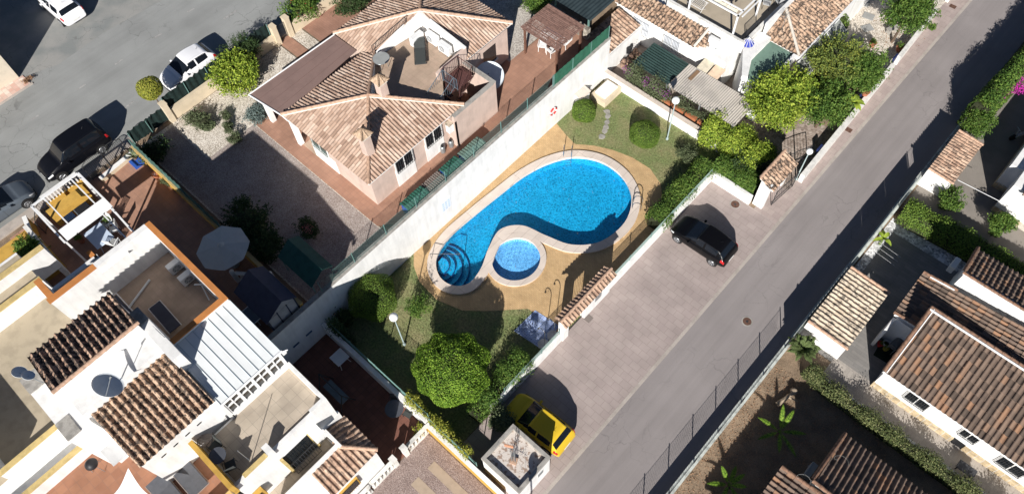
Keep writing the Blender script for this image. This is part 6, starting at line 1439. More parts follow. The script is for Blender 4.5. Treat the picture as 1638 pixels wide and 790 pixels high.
t = thing('corrugated_shelter', 'long patio shelter with pale beige corrugated roof and a brown patch', 'shelter', (-14,32,0))
cr = corr(t, -16.28,-11.2,30.65,33.05,1.9,1.95, mat('beige_corrugated', (.47,.43,.385), .7, .18, 1.2, .1, 30), .15, .02)
mb = MB(); mb.slab([(-15.6,31.9,2.0),(-15.35,31.9,2.0),(-15.35,32.9,2.0),(-15.6,32.9,2.0)], .01); mb.build('patch', mat('brown_patch', (.24,.15,.09), .9), cr)
for x in (-16.1,-13.8,-11.35): mb = MB(); mb.box(x-.04,x+.04,30.7,30.8,0,1.9); mb.build('post', GREYM, t)
mb = MB(); 
for x in (-15.5,-13.2): mb.tube((x,30.4,.9),(x,30.4,1.7),.03,6)
t = thing('planter_troughs', 'row of terracotta troughs along the patio wall under the corrugated roof', 'planter', (-14.5,30.35,0))
for i in range(5): mb = MB(); x = -16.3+i*.95; mb.box(x,x+.8,30.2,30.45,.86,1.08); mb.build('trough', mat('orange_trough', (.36,.13,.06), .7, .2), t)
# green-floored roof terrace and second tiled house
G_ = thing('green_terrace_house', 'white house with green-painted roof terrace and hipped tile roof beside the trees', 'house', (-12.5,38,0))
mb = MB(); mb.prism([(-13.95,35.2),(-13.95,37.2),(-11.15,37.2),(-11.15,33.3),(-12.7,33.3)], 0, 2.85); mb.box(-13.6,-11.0,37.2,50,0,2.9); mb.build('wall', WHITE, G_)
mb = MB(); mb.prism([(-13.1,35.0),(-13.1,37.15),(-11.35,37.15),(-11.35,33.5),(-12.4,33.5)], 2.85, 2.88); mb.build('green_floor', mat('green_paint', (.16,.25,.20), .7, .1), G_)
mb = MB(); mb.prism([(-13.95,35.2),(-13.95,37.2),(-13.15,37.2),(-13.15,34.9),(-12.4,33.45),(-12.75,33.3)], 2.85, 3.15); mb.box(-11.35,-11.15,33.3,37.0,2.85,3.1); mb.build('parapet', WHITE, G_)
A, B, Cc, D = (-13.6,37.2,3.35),(-11.05,37.2,3.0),(-11.05,50,3.0),(-13.6,50,3.75)
tile_field('roof', [(-11.0,37.1,2.95),(-13.6,39.3,3.75),(-13.6,50,3.75),(-11.0,50,2.95)], T_MIX, G_, .28,.40,.07,.035, down=(1,0,0))
tile_field('roof', [(-11.0,37.1,2.95),(-13.6,37.1,2.95),(-13.6,39.3,3.75)], T_MIX, G_, .28,.40,.07,.035, down=(0,-1,0))
mb = MB(); ridge(mb, (-11.0,37.1,3.02), (-13.6,39.3,3.82), .1, .4); mb.build('ridge_tiles', MORTAR, G_)
mb = MB(); mb.box(-10.99,-10.9,37.1,50,2.86,2.98); mb.build('gutter', WMETAL, G_)
mb = MB(); mb.box(-13.8,-13.6,37.2,50,0,4.0); mb.build('ridge_wall', WHITE, G_)
b = at(1255,35,4.0); mb = MB(); mb.tube((b.x,b.y,3.3),(b.x,b.y,4.6),.015,5)
for i in range(6): mb.tube((b.x-.25,b.y+.12*i-.3,4.5),(b.x+.25,b.y+.12*i-.3,4.5),.008,4)
mb.tube((b.x,b.y-.35,4.5),(b.x,b.y+.4,4.5),.01,4); tag(mb.build('tv_aerial', GREYM), 'tv aerial over the hip end of the roof beside the green terrace', 'antenna')
t = thing('side_awning', 'white framed lean-to with glass strip along the hipped tile house', 'awning', (-10.6,38.5,0))
mb = MB()
for y in (36.8,38.6,40.4): mb.tube((-10.9,y,2.6),(-10.0,y,2.0),.04,6); mb.tube((-10.0,y,2.0),(-10.0,y,0),.04,6)
mb.tube((-10.9,36.8,2.6),(-10.9,42,2.6),.04,6); mb.tube((-10.0,36.8,2.0),(-10.0,42,2.0),.04,6); mb.build('frame', WMETAL, t)
mb = MB(); mb.slab([(-10.9,36.8,2.62),(-10.9,42,2.62),(-10.05,42,2.05),(-10.05,36.8,2.05)], .02); mb.build('panel', mat('awning_glass', (.28,.29,.27), .3, .2), t)
t = thing('dark_roof_carport', 'carport with dark grey-green sheet roof at the top beside the wooden pergola', 'carport', (-24,31.5,GU))
corr(t, -25.4,-22.2,29.95,36,4.2,4.25, mat('dark_sheet', (.035,.05,.055), .5, .25, 2), .25, .02)
for x in (-25.2,-22.4): mb = MB(); mb.box(x-.05,x+.05,30.0,30.1,GU-.1,4.15); mb.build('post', GREENM, t)
wall('stone_wall', 'rough grey stone wall under the dark sheet roof beside the pergola', [(-25.6,29.85),(-22.2,29.85)], .35, 1.0, 3.6, gravel('stone_wall', [(.14,.12,.1),(.28,.25,.21),(.42,.38,.33)], 5))
# grey slabs in the gravel garden, pots
for k, (p, lb) in enumerate((((1381,6),'grey square slab farthest up the gravel garden'),((1389,27),'grey square slab second in the gravel garden'),((1387,46),'grey square slab third in the gravel garden, turned'),((1371,61),'grey square slab nearest the shrubs in the gravel garden'))):
    b = at(*p,0); mb = MB(); mb.ob((b.x,b.y,.03), (.75,.6,.05), R((15,10,60,50)[k])); tag(mb.build('paving_slab', mat('slate_slab', (.30,.30,.29), .8, .12)), lb, 'slab', 'slabs in the gravel garden')
t = thing('garden_stone_bench', 'grey stone bench under the tree in the gravel garden', 'bench', at(1425,52,0)); b = at(1425,52,0)
mb = MB(); mb.ob((0,0,.42), (.9,.35,.08), R(70)); mb.build('seat', CONC, t, local=True)
for s in (-.3,.3): mb = MB(); mb.ob((s*math.cos(R(70)),s*math.sin(R(70)),.19), (.12,.3,.38), R(70)); mb.build('leg', CONC, t, local=True)
for p, lb in (((1394,74),'dark round pot with small plant at the end of the slab row'),((1437,82),'dark round pot in the shade behind the roadside wall'),((1383,152),'terracotta pot on the roadside wall among the shrubs')):
    b = at(*p, .8 if '1383' in str(p) else 0); t = thing('potted_plant', lb, 'plant', b); mb = MB(); mb.lathe((0,0,0), [(.16,0),(.24,.3),(.26,.34)], 16); mb.build('pot', TERRA, t, local=True)
    P, D = lumpcrown((b.x,b.y,b.z+.5), (.25,.25,.22), 260, 5, .5); leafmesh('foliage', P, .08, L_MD, t)
wall('garden_wall', 'low concrete divider between shrubs and gravel garden', [(-11.2,41.1),(-6.8,41.0)], .2, 0, .55, CONC)
for p, lb in (((1312,237),'dark blue meter box on the roadside wall next to the lamp'),((1376,155),'dark blue meter box on the roadside wall near the banana plant'),((1433,92),'narrow blue gate slot in the white roadside wall')):
    b = at(*p,.75); mb = MB(); mb.box(b.x-.09,b.x+.03,b.y-.25,b.y+.25,.3,.85); tag(mb.build('meter_box', mat('navy_box', (.02,.03,.10), .5)), lb, 'box')
bargate('dark curved railing gate behind the globe lamp on the gravel path', (-8.0,30.6), (-7.0,33.2), 0, 1.1, 12, 'railing', arch=.1, cat='railing')
# ================================================================== east side of the street
def shelter(y0, y1, x1, label, m, zt=1.64, zb=1.55, pitch=.26, down=(1,0,0)):
    t = thing('car_shelter', label, 'shelter', (0,(y0+y1)/2,0), 'tiled car shelters')
    tile_field('roof', [(-.86,y0,zt),(-.86,y1,zt),(x1,y1,zb),(x1,y0,zb)], m, t, pitch,.40,.08,.045, down=down)
    mb = MB(); mb.slab([(-.84,y0+.06,zt-.05),(-.84,y1-.06,zt-.05),(x1-.06,y1-.06,zb-.05),(x1-.06,y0+.06,zb-.05)], .12); mb.build('roof_deck', WHITE, t)
    mb = MB(); mb.box(-.86,x1-.05,y0+.02,y0+.2,0,zb-.1); mb.box(-.86,-.7,y0+.2,y1-.1,.0,zb); mb.build('wall', WHITE, t)
    mb = MB(); mb.box(x1-.2,x1-.06,y1-.25,y1-.1,0,zb-.1); mb.build('post', WHITE, t)
    mb = MB(); ridge(mb, (-.86,y0,zt+.05),(x1,y0,zb+.05),.09,.4); mb.build('verge_tiles', RIDGE, t); mb = MB(); ridge(mb, (-.86,y1,zt+.05),(x1,y1,zb+.05),.09,.4); mb.build('verge_tiles', RIDGE, t); return t
shelter(35.7,39.45,.72,'white walled car shelter with brown clay tile roof between conifer and leafy shrub', T_OLD, pitch=.24)
shelter(22.5,26.85,1.5,'white walled car shelter with pale tan tile roof beside the grey court', T_TAN, pitch=.28)
H_ = thing('brown_roof_house', 'white house with large brown tile roof, stone base and grilled windows', 'house', (7,24,0))
EZ = 2.55
mb = MB(); mb.box(3.55,20,22.45,25.9,.5,2.5); mb.build('wall', WHITE, H_)
mb = MB(); mb.box(3.52,8.0,22.38,22.5,0,.5); mb.box(8.6,20,22.38,22.5,0,.5); mb.build('stone_base', bricks('golden_stone', (.52,.42,.28), (.44,.34,.21), (.5,.46,.40), .35,.18,.02, blot=.3, bscale=4), H_)
mb = MB(); mb.box(8.0,8.6,22.42,22.48,.0,.55); mb.build('arch_opening', BLACKP, H_)
tile_field('roof', [(3.4,22.05,EZ),(20,22.05,EZ),(20,26.1,3.55),(3.4,26.1,3.55)], T_BRN, H_, .27,.40,.065,.035, down=(0,-1,0))
mb = MB(); mb.slab([(3.42,22.1,EZ-.06),(20,22.1,EZ-.06),(20,26.05,3.49),(3.42,26.05,3.49)], .15); mb.build('roof_deck', WHITE, H_)
mb = MB(); ridge(mb, (3.42,22.05,EZ+.07), (3.42,26.1,3.62), .1, .4); ridge(mb, (3.4,26.12,3.6), (20,26.12,3.6), .1, .42); mb.build('ridge_tiles', mat('dark_ridge', (.26,.15,.10), .85, .4, 6), H_)
mb = MB(); mb.tube((3.4,25.95,3.64), (20,25.95,3.64), .06, 6); mb.tube((3.56,22.05,EZ+.1),(3.56,26.1,3.66),.035,6); mb.build('white_verge', WHITE, H_)
# the rear roof, tiles running the other way
tile_field('roof', [(2.2,25.35,2.5),(2.2,28.5,2.5),(9.5,28.5,3.35),(9.5,25.35,3.35)], T_BRN, H_, .26,.38,.06,.03, down=(-1,0,0))
mb = MB(); mb.box(3.2,12,26.0,28.3,0,2.55); mb.box(2.3,4.2,25.4,28.3,2.2,2.45); mb.build('wall', WHITE, H_)
mb = MB(); ridge(mb, (2.2,25.35,2.56),(9.5,25.35,3.4),.09,.4); mb.build('verge_tiles', mat('dark_ridge', (.26,.15,.10)), H_); mb = MB(); ridge(mb, (2.2,28.5,2.56),(4.0,28.5,2.78),.09,.4); mb.build('verge_tiles', mat('dark_ridge', (.26,.15,.10)), H_)
mb = MB(); mb.tube((2.6,28.42,2.62),(3.9,28.42,2.78),.05,6); mb.build('mortar_line', WHITE, H_)
# porch walls
mb = MB(); mb.box(2.35,2.5,22.6+1.9,25.4,0,2.1); mb.box(2.5,3.55,25.25,25.4,0,2.3); mb.build('porch_wall', WHITE, H_)
t3 = H_
grilled(H_, 22.45, 5.0, 6.1, 1.0, 2.1, face='y', bars=9); grilled(H_, 22.45, 7.9, 8.7, 1.15, 2.0, face='y', bars=6); grilled(H_, 22.45, 9.9, 11.1, .95, 2.1, face='y', bars=10)
U_ = thing('upper_brown_roof_house', 'white house part with dark brown tile roof and air conditioner beside the long hedge', 'house', (6,30,0))
mb = MB(); mb.box(3.75,20,29.0,31.3,0,2.6); mb.build('wall', WHITE, U_)
tile_field('roof', [(3.65,28.9,3.7),(20,28.9,3.7),(20,31.6,2.7),(3.65,31.6,2.7)], T_BRN, U_, .27,.38,.065,.03, down=(0,-1,0))
tile_field('roof', [(9.5,26.4,3.35),(20,26.4,3.35),(20,28.7,3.0),(9.5,28.7,3.0)], T_BRN, U_, .27,.38,.065,.03, down=(0,1,0))
mb = MB(); mb.box(3.75,20,28.97,29.2,2.6,3.6); mb.add([(3.74,29.0,2.6),(3.74,31.4,2.6),(3.74,31.4,2.68),(3.74,29.0,3.6)],[(0,1,2,3)]); mb.slab([(3.7,28.95,3.62),(20,28.95,3.62),(20,31.5,2.62),(3.7,31.5,2.62)], .1); mb.build('roof_deck', WHITE, U_)
mb = MB(); ridge(mb, (3.65,28.9,3.78),(3.65,31.6,2.78),.1,.38); mb.build('verge_tiles', mat('dark_ridge', (.26,.15,.10)), U_); mb = MB(); ridge(mb, (3.65,28.9,3.76),(20,28.9,3.76),.08,.38); mb.build('verge_tiles', mat('dark_ridge', (.26,.15,.10)), U_)
acunit((3.3,31.0,.9), R(90), 'white air conditioner on the wall between grey court and dark tiled house')
for p, lb in (((1451,527),'grey barbecue trolley in the white porch, upper one'),((1434,549),'grey barbecue trolley in the white porch, lower one')):
    c = at(*p,.8); t = thing('barbecue_trolley', lb, 'barbecue', (c.x,c.y,0), None, R(80))
    mb = MB(); mb.lathe((0,0,0), [(.0,0),(.0,0)], 3) if 0 else None
    mb.ob((0,0,.78), (.75,.42,.1)); mb.tube((-.35,0,.82),(.35,0,.82),.2,14); mb.build('hood', mat('bbq_grey', (.14,.145,.15), .5, .2), t, local=True)
    mb = MB(); mb.path([(-.5,-.2,.75),(.5,-.2,.75),(.5,.2,.75)],.015,5); mb.build('side_rails', CHROME, t, local=True)
    for x in (-.3,.3):
        for y in (-.18,.18): mb = MB(); mb.tube((x,y,.75),(x,y,0),.018,5); mb.build('leg', GREYM, t, local=True)
b = at(1412,566,0); mb = MB(); mb.ob((b.x+.1,b.y+.2,.015), (1.0,1.1,.02), R(4)); tag(mb.build('mat', mat('dark_green_mat', (.012,.022,.014), .95, .2)), 'dark green mat in front of the white porch', 'mat')
t = thing('hose_reel', 'white round hose reel on the dark green mat', 'hose reel', at(1418,550,.2)); mb = MB(); pts = [(.2*math.cos(a),.2*math.sin(a),.03*(a/6.3)) for a in np.linspace(0,25,80)]; mb.path(pts,.035,5); mb.build('hose', WPLAST, t, local=True)
for p, m_, lb in (((1407,551),RED,'red round pot on the dark green mat'),((1416,558),mat('mustard', (.35,.28,.05), .7),'mustard yellow pot on the dark green mat')):
    b = at(*p,.1); t = thing('potted_plant', lb, 'plant', (b.x,b.y,.03)); mb = MB(); mb.lathe((0,0,0), [(.12,0),(.16,.22),(.17,.24)], 14); mb.build('pot', m_, t, local=True)
    P, D = lumpcrown((b.x,b.y,.33), (.12,.12,.08), 80, 4, .5); leafmesh('foliage', P, .06, L_MD, t)
t = thing('planter_table', 'dark low table with straggly plants in the middle of the pale path', 'table', (9.2,21.5,0))
mb = MB(); mb.ob((9.2,21.45,.42), (.9,.5,.05)); mb.build('table_top', mat('slate_top', (.06,.06,.065), .7, .2), t)
for x in (8.85,9.55):
    for y in (21.3,21.6): mb = MB(); mb.tube((x,y,0),(x,y,.42),.03,5); mb.build('leg', DARKM, t)
# south house with dark tiled roofs
R_ = thing('dark_tiled_house', 'low house with two dark brown tile roofs in the shaded bare garden', 'house', (5,16,0))
mb = MB(); mb.box(3.85,20,15.0,18.1,-.1,1.55); mb.add([(3.84,14.95,1.5),(3.84,18.1,1.5),(3.84,18.1,1.62),(3.84,14.95,3.05)],[(0,1,2,3)]); mb.box(3.85,20,14.9,15.05,-.1,3.05); mb.box(2.5,20,2,14.3,0,2.0); mb.build('wall', mat('grey_render', (.50,.49,.46), .85, .1), R_)
tile_field('roof', [(3.55,14.75,3.25),(20,14.75,3.25),(20,18.4,1.68),(3.7,18.4,1.68)], T_BRN, R_, .27,.38,.07,.035, down=(0,1,0))
tile_field('roof', [(2.25,9.0,2.35),(2.25,14.7,2.35),(9.3,14.7,3.3),(9.3,9.0,3.3)], T_BRN, R_, .27,.38,.065,.03, down=(-1,0,0))
mb = MB(); mb.slab([(3.62,14.8,3.16),(20,14.8,3.16),(20,18.3,1.6),(3.75,18.3,1.6)], .1); mb.slab([(2.3,9,2.28),(2.3,14.6,2.28),(9,14.6,3.2),(9,9,3.2)], .1); mb.build('roof_deck', mat('grey_render', (.50,.49,.46)), R_)
mb = MB(); ridge(mb, (3.57,14.75,3.33),(3.72,18.4,1.75),.1,.38); ridge(mb, (3.6,14.75,3.32),(20,14.75,3.32),.1,.38); ridge(mb, (2.25,14.7,2.42),(9.3,14.7,3.37),.1,.38); mb.build('verge_tiles', mat('dark_ridge', (.26,.15,.10)), R_)
acunit((3.45,15.9,.9), R(90), 'dark covered air conditioner on the grey gable of the shaded house', m=GREYM)
for p, lb in (((1343,735),'loose white cable lying on the upper dark tile roof'),((1283,765),'loose white cable coil lying on the lower dark tile roof')):
    b = at(*p,2.75); pts = [b+Vector((.42*math.cos(a)*(1-.12*a),.2*math.sin(a*1.3),.12+.02*a+(0 if b.y>14.8 else .0))) for a in np.linspace(0,4.2,22)]; mb = MB(); mb.path(pts,.005,5); tag(mb.build('cable', mat('grey_cable', (.4,.4,.38), .6)), lb, 'cable')
# far right white house
F_ = thing('stone_base_house', 'white house at the right edge with flat roofs, stone base and a scrap of tiles', 'house', (5,38,0))
mb = MB(); mb.prism([(3.3,36.9),(14,36.2),(14,45),(3.3,45)], .45, 2.6); mb.prism([(2.6,38.6),(3.3,38.6),(3.3,44),(2.6,44)], .45,2.2); each(mb, 'wall', WHITE, F_)
mb = MB(); mb.prism([(3.25,36.85),(14,36.15),(14,36.5),(3.3,37.2)], 0, .45); mb.prism([(2.55,38.5),(3.3,38.5),(3.3,44),(2.55,44)], 0, .45); each(mb, 'stone_base', bricks('golden_stone', (.52,.42,.28), (.44,.34,.21), (.5,.46,.40), .35,.18), F_)
tile_field('roof', [(3.9,36.4,2.7),(14,35.8,2.7),(14,38.6,3.2),(3.9,38.6,3.2)], T_OLD, F_, .27,.38,.06,.03, down=(0,-1,0))
b = at(1632,262,1.2); t = thing('motor_scooter', 'small motor scooter cut by the right edge of the photo', 'scooter', (1.9,43.0,0))
for x in (0,1.15): 
    mb = MB(); c = Vector((1.9+x*.5,42.6+x*.8,.26)); mb.tube(c-Vector((.04,-.03,0)), c+Vector((.04,-.03,0)), .26, 18); mb.build('wheel', BLACKP, t)
mb = MB(); mb.tube((1.95,42.65,.35),(2.45,43.45,.6),.11,8); mb.tube((1.95,42.65,.35),(1.9,42.6,.95),.05,8); mb.tube((1.7,42.75,1.0),(2.1,42.45,1.0),.02,6); mb.build('body', mat('scooter_paint', (.4,.4,.4), .3), t)
mb = MB(); mb.ob((2.35,43.3,.75),(.28,.55,.1),R(-32)); mb.build('seat', BLACKP, t)
mb = MB(); mb.tube((-.8,32.9,2.2),(4.2,35.5,2.3),.012,4); 
a_, b2 = at(1532,288,2.2), at(1605,325,2.4); mb = MB(); mb.tube(a_, b2, .018, 5); tag(mb.build('cable', WMETAL), 'thin white cable stretched between far tiled shelter and right-hand white house', 'cable')
for k, q in enumerate(('nearest the tan shelter','middle one of three','nearest the small banana plant')):
    mb = MB(); y = 29.2+k*.35; mb.tube((-.6,y,.9),(.9,y-.2,1.0),.006,3); tag(mb.build('clothes_line', WMETAL), 'thin clothes line over the grey court, '+q, 'line', 'clothes lines over the grey court')
# ================================================================== vegetation
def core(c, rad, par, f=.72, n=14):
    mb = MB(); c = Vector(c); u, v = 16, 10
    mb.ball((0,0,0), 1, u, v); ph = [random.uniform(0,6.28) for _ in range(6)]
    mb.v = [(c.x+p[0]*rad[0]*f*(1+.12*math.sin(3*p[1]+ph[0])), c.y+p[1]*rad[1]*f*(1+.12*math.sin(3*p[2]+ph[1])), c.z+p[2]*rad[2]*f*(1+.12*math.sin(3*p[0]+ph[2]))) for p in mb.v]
    return mb.build('dark_core', CORE, par, smooth=True)
def trunk(par, b, top, r=.09, limbs=5, spread=.9):
    mb = MB(); b, top = Vector(b), Vector(top); mid = b.lerp(top,.5)+Vector((random.uniform(-.08,.08),random.uniform(-.08,.08),0))
    mb.tube(b, mid, r, 8, r*.8); mb.tube(mid, top, r*.8, 8, r*.55); mb.build('trunk', BARK, par)
    mb = MB()
    for i in range(limbs):
        a = 2*math.pi*i/limbs+random.random(); s = b.lerp(top, random.uniform(.6,.95)); e = top+Vector((math.cos(a)*spread*random.uniform(.5,1), math.sin(a)*spread*random.uniform(.5,1), random.uniform(.1,.6)))
        mb.tube(s, e, r*.45, 6, r*.15)
    mb.build('limbs', BARK, par)
def bush(p, z, rad, label, m, n, leaf=.12, lumps=0, name='round_bush', cat='bush', tr=0, grp=None, ground=0, corem=True, lr=.42, asp=.55):
    c = at(*p, z); t = thing(name, label, cat, (c.x,c.y,ground), grp)
    if tr: trunk(t, (c.x,c.y,ground), (c.x,c.y,max(ground+.3,c.z-rad[2]*.4)), tr, 6, rad[0]*.6)
    if lumps: P, D = lumpcrown(c, rad, n, lumps, lr, ground+.03); leafmesh('crown', P, leaf, m, t, None, asp)
    else:
        P, D = ballpts(c, rad, n, .16); k = P[:,2] > ground+.02; P, D = P[k], D[k]
        wob = 1+.05*np.sin(P[:,:1]*5)+.05*np.sin(P[:,1:2]*6+1); P = np.array(c)+(P-np.array(c))*wob; leafmesh('crown', P, leaf, m, t, D, asp)
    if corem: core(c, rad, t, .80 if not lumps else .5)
    return t
bush((722,590),2.25,(2.0,2.0,1.05),'biggest clipped round tree on the lawn beside the yellow car', L_GB, 30000, .095, name='clipped_tree', cat='tree', tr=.12)
bush((594,474),1.35,(1.42,1.42,1.25),'dense clipped round bush against the tall retaining wall', L_CL, 26000, .065)
bush((934,178),.75,(.82,.82,.75),'round bush nearest the white pump box', L_CL, 11000, .065)
bush((1031,215),.75,(.98,.98,.75),'round bush beside the lamp post on the northern lawn', L_CL, 14000, .065)
bush((1100,248),.6,(.65,.65,.55),'small ragged pale bush at the corner hedge', L_OL, 3000, .09, lumps=9)
bush((670,490),.8,(.7,.7,.9),'loose thin shrub between clipped bush and pool deck', L_MD, 2600, .085, lumps=12, corem=False)
bush((240,142),4.95,(.74,.74,.68),'yellow-green ball-shaped street tree in front of the white car', L_YL, 5200, .09, name='street_tree', cat='tree', tr=.05, ground=GU)
bush((375,118),4.0,(1.5,1.6,1.1),'bright green spreading shrub in front of the brown side roof', L_BR, 11000, .14, lumps=34, lr=.34, name='garden_shrub', cat='shrub', tr=.07, ground=GU)
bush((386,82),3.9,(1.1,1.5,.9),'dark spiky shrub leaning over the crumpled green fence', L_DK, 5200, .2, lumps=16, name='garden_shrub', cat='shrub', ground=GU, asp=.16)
bush((312,190),3.15,(.75,.75,.45),'olive green low shrub nearest the cream wall in the gravel yard', L_OL, 3000, .09, lumps=9, name='garden_shrub', cat='shrub', ground=GU)
bush((328,196),3.15,(.6,.65,.45),'olive green low shrub touching the first in the gravel yard', L_OL, 2600, .09, lumps=8, name='garden_shrub', cat='shrub', ground=GU)
for p, r, lb in (((360,185),.34,'tiny round shrub in the white gravel, topmost of three'),((363,204),.42,'small round shrub in the white gravel, middle of three'),((375,221),.52,'small dark round shrub in the white gravel, lowest of three')):
    bush(p,GU+.3,(r,r,.36), lb, L_OL, 1500, .07, lumps=6, name='small_shrub', cat='shrub', ground=GU)
bush((409,184),3.1,(.75,.85,.4),'grey-green mounded shrub beside the villa porch pillar', L_GR, 4200, .08, lumps=14, name='garden_shrub', cat='shrub', ground=GU)
bush((479,12),3.9,(1.2,1.3,1.1),'dark green bush with red flowers at the villa gate', L_MD, 7500, .12, lumps=20, name='flowering_bush', cat='bush', ground=GU)
bush((562,2),3.6,(1.0,1.6,.8),'dense green bush at the top edge beside the villa roof', L_DK, 7000, .1, lumps=16, name='garden_shrub', cat='shrub', ground=GU)
bush((855,-2),3.5,(1.4,1.2,.7),'bright green bush at the top edge above the wooden pergola', L_MD, 6000, .1, lumps=16, name='garden_shrub', cat='shrub', ground=GU)
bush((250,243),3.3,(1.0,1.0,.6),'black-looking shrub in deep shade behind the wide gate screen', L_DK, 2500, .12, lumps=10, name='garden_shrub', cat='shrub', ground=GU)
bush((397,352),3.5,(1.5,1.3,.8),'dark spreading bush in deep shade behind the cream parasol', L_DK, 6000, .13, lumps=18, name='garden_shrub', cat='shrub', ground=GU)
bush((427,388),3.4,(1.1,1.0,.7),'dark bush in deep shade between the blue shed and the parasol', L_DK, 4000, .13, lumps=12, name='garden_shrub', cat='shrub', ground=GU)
bush((490,366),3.3,(.8,.6,.5),'dark shrub with pinkish red flowers above the green canvas shelter', L_DK, 2500, .1, lumps=10, name='flowering_bush', cat='bush', ground=GU)
bush((267,292),GU+.4,(.35,.35,.4),'small yellowish potted shrub in the tiled yard', L_OL, 700, .1, lumps=6, name='small_shrub', cat='shrub', ground=GU)
bush((55,405),3.5,(1.35,.8,.8),'dark green shrub bed between the arched small gate and orange balcony', L_MD, 6500, .13, lumps=18, name='garden_shrub', cat='shrub', ground=GU)
# northern trees
bush((1248,158),2.8,(1.95,2.45,1.4),'large bright lime-green tree in front of the green roof terrace', L_BR, 24000, .15, lumps=60, name='lemon_tree', cat='tree', tr=.12, lr=.30)
bush((1322,168),2.2,(1.6,1.75,1.2),'dark green tree hanging over the roadside wall near the banana leaves', L_MD, 13000, .13, lumps=44, lr=.32, name='garden_tree', cat='tree', tr=.09)
bush((1336,95),2.6,(1.75,1.95,1.2),'olive green tree between hipped tile roof and gravel garden', island('mixed_olive', [(.05,.08,.02),(.10,.14,.035),(.16,.20,.04),(.27,.28,.05)], trans=.2), 15000, .13, lumps=46, lr=.32, name='garden_tree', cat='tree', tr=.09)
bush((1382,112),2.0,(1.4,1.9,1.1),'dark flowering tree beside the low concrete divider', L_MD, 15000, .12, lumps=44, lr=.32, name='garden_tree', cat='tree', tr=.09)
bush((1340,40),1.6,(.7,.9,.7),'clipped light green bush beside the hipped tile roof', L_CL, 3600, .08)
bush((1452,20),2.7,(1.75,1.8,1.2),'grey-green leafy tree over the roadside wall at the top', L_MD, 14000, .13, lumps=40, lr=.32, name='garden_tree', cat='tree', tr=.1)
bush((1490,42),.9,(.35,.3,.25),'small weed growing over the top of the roadside wall', L_MD, 500, .09, lumps=4, name='small_shrub', cat='shrub')
def hedge(name, label, path, wd, z0, z1, n, m, leaf=.1, cat='hedge', jag=.12, corew=.7, zc=None):
    P_ = [Vector((*p,0)) for p in path]; t = thing(name, label, cat, (*path[0],z0)); L = [(b-a).length for a, b in zip(P_[:-1], P_[1:])]; T = sum(L); pts = []; nn = []
    for a, b, l in zip(P_[:-1], P_[1:], L):
        k = int(n*l/T); s = rng.random(k); d = (b-a)/l; pn = np.array((-d.y,d.x,0)); th = rng.uniform(0, math.pi, k); w = 1+jag*np.sin(s*l*3.1)+jag*rng.normal(size=k)*.8; r = 1-.3*rng.random(k)**1.6
        base = np.array(a)[None]+np.array(b-a)[None]*s[:,None]; lat = np.cos(th)*wd/2*w*r; hh = z0+(z1-z0)*(.15+.85*np.sin(th)**.6)*w*r
        q = base+pn[None]*lat[:,None]; q[:,2] = hh; pts.append(q); nn.append(pn[None]*np.cos(th)[:,None]+np.array((0,0,1))[None]*np.sin(th)[:,None])
    P, D = np.concatenate(pts), np.concatenate(nn); leafmesh('foliage', P, leaf, m, t, D, .55)
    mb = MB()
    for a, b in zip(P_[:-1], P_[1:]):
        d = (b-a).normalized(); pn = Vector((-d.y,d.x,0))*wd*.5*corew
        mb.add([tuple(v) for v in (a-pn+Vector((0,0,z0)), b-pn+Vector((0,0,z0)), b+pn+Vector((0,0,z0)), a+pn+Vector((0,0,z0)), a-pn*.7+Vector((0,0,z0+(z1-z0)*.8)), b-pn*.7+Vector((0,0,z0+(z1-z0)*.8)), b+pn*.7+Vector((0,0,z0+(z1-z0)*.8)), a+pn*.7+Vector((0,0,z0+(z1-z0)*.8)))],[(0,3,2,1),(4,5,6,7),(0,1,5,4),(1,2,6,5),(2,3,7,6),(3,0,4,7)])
    mb.build('dark_core', CORE, t); return t
hedge('hedge', 'leafy hedge along the parking wall at the northern lawn corner', [(-11.0,22.6),(-11.15,25.2),(-11.1,28.0)], 1.35, 0, 1.25, 14000, L_MD)
hedge('hedge', 'leafy hedge between parking corner and gatehouse', [(-10.8,28.5),(-9.2,28.65),(-7.9,28.7)], 1.4, 0, 1.2, 11000, L_MD)
hedge('hedge', 'big yellow-green creeper mass over the low white wall beside the corrugated roof', [(-12.9,30.4),(-11.2,30.6),(-9.6,30.4),(-8.4,29.9)], 2.2, 0, 1.8, 18000, L_BR, .12, 'creeper')
hedge('hedge', 'dark low creeper in the shade behind the gatehouse', [(-9.3,31.4),(-8.3,30.8)], 1.3, 0, 1.1, 3500, L_DK, .12, 'creeper')
hedge('hedge', 'leafy shrubs along the short white parking wall beside the lawn', [(-11.0,11.3),(-11.1,10.4),(-11.0,8.6),(-10.9,7.0)], 1.1, 0, 1.15, 11000, L_MD, .1, 'hedge', .28)
hedge('hedge', 'pale shrubs behind the white hut and antenna mast', [(-10.2,7.6),(-9.0,8.1)], 1.0, 0, 1.1, 2600, L_OL, .1, 'shrub', .25)
hedge('hedge', 'thin creeper with small yellow leaves on the fence beside the ochre wall', [(-14.0,5.3),(-11.8,5.35),(-9.4,5.3)], .5, .6, 1.7, 3600, L_YL, .1, 'creeper', .3, .3)
hedge('hedge', 'dark creeper on the shaded fence beside the retaining wall corner', [(-20.2,5.4),(-18.6,5.5)], .6, .3, 1.6, 1600, L_DK, .12, 'creeper', .3, .3)
hedge('hedge', 'low dark climbing plant at the foot of the retaining wall', [(-20.3,6.6),(-20.1,6.0)], .6, 0, 1.0, 700, L_DK, .14, 'creeper', .3, .4)
BV = hedge('bougainvillea', 'purple flowering bougainvillea hanging over the low white wall by the green roof', [(-19.2,30.5),(-17.4,30.45),(-15.9,30.4)], .8, .6, 1.8, 3600, L_OL, .1, 'creeper', .35, .25)
